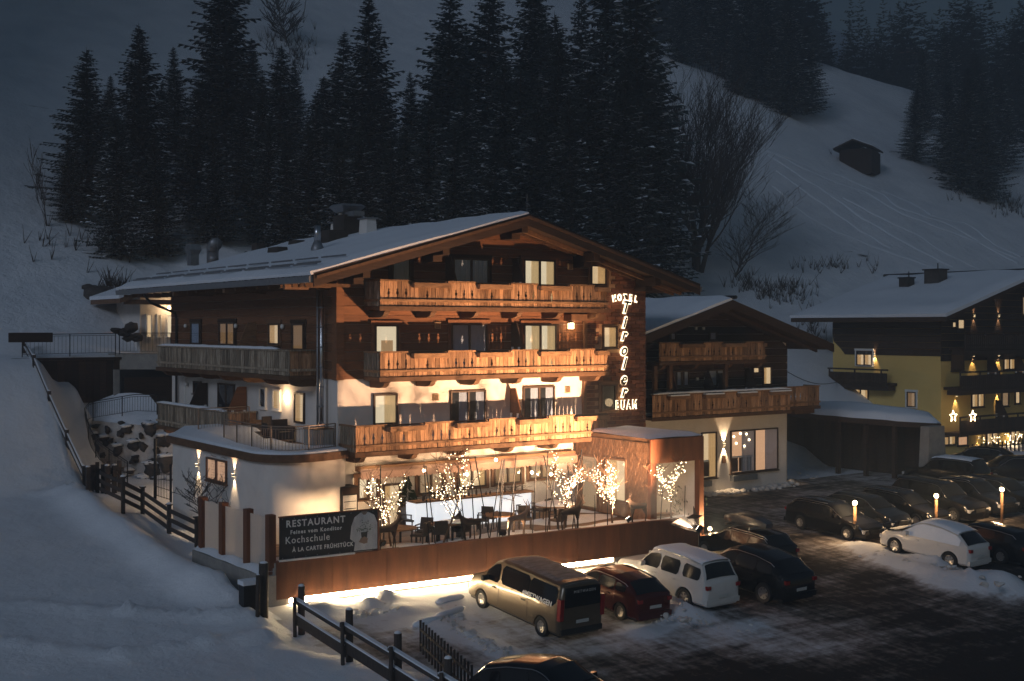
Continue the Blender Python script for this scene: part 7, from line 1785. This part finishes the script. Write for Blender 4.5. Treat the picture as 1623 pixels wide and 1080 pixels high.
while cnt < 4600:
    x, y = rs.uniform(100, 900), rs.uniform(290, 700)
    p = Vector((x, y, FZ(x, y))); dd = x * SA + y * CA
    if dd < 200: continue
    px = CX + F * (CA * x - SA * y) / dd; py = HY - F * (p.z - HC) / dd
    if px < 950 or px > 1750 or py < -160: continue
    if (1405 < px < 1535 and py < 28 + 6 * nz(px, 0, .02, 1) and py > -40) or (1560 < px < 1600 and 14 < py < 30): continue
    low_spruce(mb, p, rs.uniform(14, 26), rs.uniform(2.6, 4.0), rs); cnt += 1
tag(mb.build('mountain_forest', 'far_needles', None), kind='stuff')
# big bare tree right of the hotel, with a drooping neighbour
b = onHill(1105, 432)
for px, seed, lab, H_, lean, sp in ((1105, 41, 'big many-stemmed bare tree between the hotel and the ski slope', 14.5, (.10, -.05), .55),):
    for k, (dx, ln, h_, sd_) in enumerate(((0, (.06, -.03), 1.08, 41), (.25, (.26, -.17), 1.08, 42), (-.25, (-.14, .09), 1.0, 43), (.35, (.42, -.29), 1.0, 44), (.1, (.14, -.1), 1.12, 45), (-.1, (.02, .0), 1.08, 46))):
        if k == 0:
            T0, _, _ = bare_tree('bare_tree', lab, 'bare tree', b, H_ * h_, sp, sd_, .28, 16, 'twig', 3, ln, fork=.15, twigs=5, minr=.014, bias=(.3, -.2), up=.6)
        else:
            t2, _, _ = bare_tree('limb_group', 'x', 'x', b + Vector((dx, -dx * .6, 0)), H_ * h_, sp, sd_, .18, 16, 'twig', 3, ln, fork=.15, twigs=5, minr=.014, bias=(.25, -.18), up=.6)
            for q in list(t2.children): q.name = 'limb' if q.name.startswith('trunk') else 'branches'; q.parent = T0; q.matrix_parent_inverse = world_of(T0).inverted()
            bpy.data.objects.remove(t2)
p = onHill(1165, 440); bare_tree('drooping_tree', 'dense dark bare bush at the lower right of the big bare tree', 'bare tree', p, 7.5, .8, 52, .10, 26, 'twig', 3, (.3, -.2), fork=.02, up=.22, twigs=4, minr=.015)
p = onHill(75, 360); bare_tree('bare_shrub', 'tall bare shrub of upright stems on the left slope', 'shrub', p, 4.6, .35, 61, .05, 14, 'twig', 2, fork=.05, up=.9, twigs=4, minr=.014)
p = onHill(205, 420); bare_tree('bare_shrub', 'low bare shrub at the foot of the leftmost spruces', 'shrub', p, 3.6, .6, 62, .05, 12, 'twig', 2, fork=.05, up=.6, twigs=4, minr=.014)
p = onHill(455, 70); bare_tree('bare_shrub', 'dark round shrub high on the slope between two spruces', 'shrub', p, 6.5, 1.0, 64, .10, 22, 'twig', 2, fork=.05, up=.4, twigs=6, minr=.04)
# small scrub sticking out of the snow: one mass
mb = MB(); rs = random.Random(9)
for cx_, cy_, wx, wy, n_ in ((1240, 470, 45, 25, 70), (1010, 400, 40, 30, 50), (1290, 520, 20, 30, 30), (470, 90, 30, 40, 60), (440, 60, 25, 30, 40), (180, 460, 20, 6, 25), (1190, 455, 30, 20, 40), (1320, 425, 60, 12, 30), (110, 400, 70, 25, 20), (1540, 305, 40, 18, 60), (1600, 330, 25, 20, 60), (1340, 240, 40, 5, 14)):
    for k in range(n_):
        p = onHill(cx_ + rs.gauss(0, wx * .5), cy_ + rs.gauss(0, wy * .5))
        for j in range(4):
            d = Vector((rs.gauss(0, .35), rs.gauss(0, .35), 1)) * rs.uniform(.3, 1.3); mb.tube([p, p + d], [.03, .012], 3, False)
mb.build('scrub', 'twig', None, kind='stuff')
p = onHill(160, 462); mb = MB()
for k in range(9): q = onHill(140 + k * 8, 458 + (k % 3) * 5 + k * .8); mb.ball(q, .5 + .25 * (k % 3), 7, .6)
tag(mb.build('rock_outcrop', 'stone', None, True), 'dark rocky outcrop poking from the snow left of the hotel eaves', 'rocks')
# ---------------------------------------------------------------- fences, gate, lamp posts, small tree
def rail_fence(name, lab, pts, posts, rails, pw=.14, ph=1.25, m='fence_wood', snow=True, cap=False, rail_t=.05):
    t = thing(name, lab, 'fence', pts[0]); P = [Vector(p) for p in pts]
    for k, p in enumerate(posts):
        p = Vector(p); o = MB().box(p.x - pw / 2, p.x + pw / 2, p.y - pw / 2, p.y + pw / 2, p.z - .5, p.z + ph).build('post', m, t)
        if cap: MB().box(p.x - pw * .8, p.x + pw * .8, p.y - pw * .8, p.y + pw * .8, p.z + ph + .002, p.z + ph + .05).build('cap', m, o)
        if snow: MB().ball((p.x, p.y, p.z + ph + (.06 if cap else .01)), pw * .62, 8, .45).build('snow', 'snow', o, True)
    for a, b in zip(P, P[1:]):
        for z, h in rails:
            r = MB().beam(a + Vector((0, 0, z)), b + Vector((0, 0, z)), rail_t, h).build('rail', m, t)
            if snow: MB().beam(a + Vector((0, 0, z + h / 2 + .018)), b + Vector((0, 0, z + h / 2 + .018)), rail_t * 1.3, .035).build('snow', 'snow', r)
    return t
# near fence at the edge of the car park: posts in pairs (round post and thinner stake)
base = [(472, 1008), (548, 1052), (625, 1095), (705, 1140)]
pts = []
for k, (px, py) in enumerate(base): pts.append(onG(px, py, .3))
t = thing('near_fence', 'dark weathered rail fence with snow on its rails along the car park edge', 'fence', pts[0])
for k, p in enumerate(pts):
    o = MB().tube([p + Vector((.18, .1, -.6)), p + Vector((.17, .1, 1.55))], .115, 8).build('post', 'fence_wood', t); MB().lathe([(.11, 1.552), (.08, 1.60), (.02, 1.62)], (p.x + .17, p.y + .1, p.z), 8).build('snow', 'snow', o, True)
    MB().tube([p + Vector((-.12, -.06, -.6)), p + Vector((-.15, -.07, 1.25))], .06, 7).build('stake', 'fence_wood', t)
pe = pts[-1] + (pts[-1] - pts[-2])
for a, b in zip(pts, pts[1:] + [pe]):
    dd = (b - a).normalized()
    for z, h, w_ in ((1.0, .13, .12), (.42, .34, .06)):
        r = MB().beam(a - dd * .25 + Vector((0, 0, z + .08)), b + dd * .1 + Vector((0, 0, z - .06)), w_, h).build('rail', 'fence_wood', t)
        q = MB().beam(a - dd * .2 + Vector((0, 0, z + .08 + h / 2 + .02)), b + Vector((0, 0, z - .06 + h / 2 + .02)), w_ * 1.15, .045).build('snow', 'snow', r)
a, b = onG(650, 1040, 0), onG(730, 1120, 0)
pk = thing('picket_fence', 'low dark picket fence just behind the near rail fence', 'fence', a); me = MB().box(-.035, .035, -.012, .012, -.3, .95).mesh('picket', 'fence_wood')
for k in range(17): q = a.lerp(b, k / 16); inst(me, 'picket', pk, (q.x + .5, q.y + .2, q.z + .05))
for z in (.25, .72): MB().beam(a + Vector((.5, .23, z)), b + Vector((.5, .23, z)), .03, .08).build('rail', 'fence_wood', pk)
# posts at the corner of the rusty wall
for px, py, h, r_, lab in ((417, 978, 1.75, .16, 'thick round timber post at the left corner of the rusty wall'), (408, 978, 1.35, .07, 'thin stake leaning beside the thick corner post')):
    p = onG(px, py, .5); t = thing('timber_post', lab, 'post', p); MB().tube([p - Vector((0, 0, .5)), p + Vector((.02, 0, h))], r_, 9).build('post', 'fence_wood', t, True); MB().ball(p + Vector((.02, 0, h)), r_ * .9, 8, .4).build('snow', 'snow', t, True)
p = onG(396, 962, .5); t = thing('meter_box', 'dark metal cabinet with snow on top left of the corner posts', 'cabinet', p); MB().box(p.x - .3, p.x + .3, p.y - .2, p.y + .2, p.z - .2, p.z + .75).build('body', 'iron', t); MB().box(p.x - .33, p.x + .33, p.y - .23, p.y + .23, p.z + .752, p.z + .9).build('snow', 'snow', t)
# garden fence along the path
fb = [onG(150, 778, 2.2), onG(195, 800, 2.1), onG(226, 815, 2), onG(268, 846, 1.9), onG(312, 868, 1.7)]
rail_fence('garden_rail_fence', 'dark three-rail garden fence between the snow field and the path', fb, fb, ((.22, .17), (.60, .17), (.98, .17)), .15, 1.2, cap=True, snow=False)
for k, p in enumerate(fb[1:4]): MB().ball(p + Vector((0, 0, 1.27)), .13, 8, .5).build('snow_heap', 'snow', None, True)
for k, q in enumerate([o for o in bpy.data.objects if o.name.startswith('snow_heap') and o.parent is None and 'label' not in o]):
    tag(q, ['little snow cap on the first post of the garden fence', 'little snow cap on the middle post of the garden fence', 'little snow cap on the third post of the garden fence'][k % 3], 'snow', 'snow caps on the garden fence')
g0 = onG(143, 778, 2.2)
gt = thing('picket_gate', 'dark wooden picket gate at the top of the garden fence', 'gate', g0)
for k in range(6): q = g0 + Vector((.10 + k * .27, .1 + .02 * k, 0)); MB().box(q.x - .09, q.x + .09, q.y - .02, q.y + .02, q.z - .2, q.z + 1.2 + .12 * (k % 2)).build('picket', 'fence_wood', gt)
for z in (.3, .9): MB().box(g0.x, g0.x + 1.65, g0.y + .125, g0.y + .16, g0.z + z, g0.z + z + .1).build('rail', 'fence_wood', gt)
for dx in (-.15, .75, 1.1): q = g0 + Vector((dx, -.15, 0)); o = MB().box(q.x - .09, q.x + .09, q.y - .09, q.y + .09, q.z - .4, q.z + 1.15).build('post', 'fence_wood', gt); MB().ball((q.x, q.y, q.z + 1.17), .12, 8, .5).build('snow', 'snow', o, True)
# fence climbing to the upper street
up = []
for px, py, d in ((133, 770, 59.0), (106, 712, 60.5), (78, 650, 62.3), (54, 592, 63.6), (38, 562, 64.5)):
    q = onHill(px, py, 52.0); up.append(q + Vector((0, 0, .1)))
rail_fence('slope_fence', 'dark timber handrail fence climbing the steep snow slope at the left', up, up, ((.62, .16), (.25, .14)), .15, .85, snow=True)
# small bare tree at the corner of the fence
p = onG(316, 872, 1.7); bare_tree('small_bare_tree', 'small leafless tree beside the first rusty post, before the white wing', 'bare tree', p, 3.6, 1.1, 91, .075, 9, 'twig', 3, (-.02, 0), fork=.30, twigs=4, minr=.012, up=.25)
# lamp posts
for k, (px, py, bx, by, lab) in enumerate(((1353, 797, 1355, 860, 'first low globe lamp post beside the black estate'), (1482, 786, 1484, 845, 'second globe lamp post in the middle of the parked row'), (1587, 776, 1588, 833, 'third globe lamp post near the right edge'))):
    p = onZ(bx, by, .15); q = Vector((p.x, p.y, onX(px, py, p.x).z)); t = thing('lamp_post', lab, 'lamp post', p, 'globe lamp posts')
    MB().tube([(p.x, p.y, p.z - .2), (p.x, p.y, q.z - .16)], .07, 9).build('post', 'rail_wood', t, True); MB().lathe([(.09, q.z - .16), (.09, q.z - .10)], (p.x, p.y, 0), 9).build('collar', 'iron', t)
    MB().ball((p.x, p.y, q.z), .115, 10).build('globe', 'globe', t, True)
    MB().lathe([(.04, q.z + .11), (.02, q.z + .15)], (p.x, p.y, 0), 8).build('finial', 'iron', t)
    for dx_, dy_ in ((-.28, -.28), (.28, .28)): lamp('lamp_glow', 'POINT', (p.x + dx_, p.y + dy_, q.z), 170, (1, .64, .32), t, size=.1)
p = onG(1021, 873, .5); t = thing('marker_pole', 'thin dark marker pole with reflector standing in the snow heap by the rusty wall', 'pole', p); MB().tube([p - Vector((0, 0, .3)), p + Vector((0, 0, 1.35))], .03, 6).build('pole', 'iron', t); MB().tube([p + Vector((0, 0, 1.2)), p + Vector((0, 0, 1.32))], .035, 6).build('reflector', 'print_white', t)
# lumps of frozen snow where the plough passed
rs = random.Random(19); mb = MB()
for (x0, y0), (x1, y1), n_, s_ in (((705, 985), (850, 1060), 150, .15), ((560, 975), (640, 960), 50, .2), ((1000, 975), (1200, 1000), 60, .13), ((1370, 880), (1610, 922), 110, .2), ((1060, 960), (1100, 985), 40, .2), ((990, 895), (1040, 880), 40, .22), ((1240, 735), (1300, 760), 30, .22), ((740, 985), (700, 960), 26, .18)):
    for k in range(n_):
        f = rs.random(); p = onG(lerp(x0, x1, f) + rs.gauss(0, 7), lerp(y0, y1, f) + rs.gauss(0, 5), 0); s = s_ * rs.uniform(.15, 1.0) ** 1.6 * .85; r0 = len(mb.v)
        mb.ball((p.x, p.y, p.z - s * .1), s, 7, .6)
        for i in range(r0, len(mb.v)): v = mb.v[i]; mb.v[i] = v + Vector((nz(v.x * 3, v.y * 3, 2, 1), nz(v.x * 3, v.z * 3, 2, 4), nz(v.y * 3, v.z * 3, 2, 7))) * s * 1.1
mb.build('snow_lumps', 'dirty_snow', None, False, kind='stuff')
# snow curbs beside the lit strip
for k, (a, b, lab) in enumerate((((690, 985 - 4), (735, 966), 'long snow-covered kerb log in the glow below the rusty wall'), ((655, 1000 - 6), (702, 985 - 4), 'shorter snow-covered log at the near end of the lit strip'), ((690, 957), (735, 948), 'snow ridge left by the plough closest to the lit strip'))):
    p, q = onG(*a, .3), onG(*b, .3); mb = MB(); d = q - p; n_ = 8; mb.tube([p + d * i / n_ + Vector((0, .03 * nz(i, k, .9, 3), .06 + .02 * nz(i, k, .7, 1))) for i in range(n_ + 1)], [.05] + [.12 + .03 * nz(i, 3, .8, k) for i in range(n_ - 1)] + [.05], 8)
    tag(mb.build('snowy_log', 'snow', None, True), lab, 'log', 'snowy logs by the lit strip')
# overhead cable from the hotel to the yellow house
a, b = onX(1240, 585, 55.6), Vector((76.5, 60, 6.0)); c_ = thing('overhead_cable', 'thin dark cable slung from the annex to the yellow house', 'cable', a); b = onX(1330, 605, 76.55)
mb = MB(); mb.tube([a.lerp(b, i / 10) - Vector((0, 0, .5 * math.sin(math.pi * i / 10))) for i in range(11)], .025, 4); mb.build('cable', 'iron', c_)
# ---------------------------------------------------------------- cold evening air: blue haze added to lift the dark tones
m = bpy.data.materials.new('air'); m.use_nodes = True; N = m.node_tree.nodes; L = m.node_tree.links
N.remove(N['Principled BSDF']); pv = N.new('ShaderNodeVolumePrincipled'); pv.inputs['Color'].default_value = (.62, .80, 1, 1); pv.inputs['Density'].default_value = .0018; pv.inputs['Anisotropy'].default_value = 0
L.new(pv.outputs[0], N['Material Output'].inputs['Volume']); MATS['air'] = m
MB().box(-104, 1110, -66, 1000, -8, 420).build('haze', 'air', None, kind='stuff')
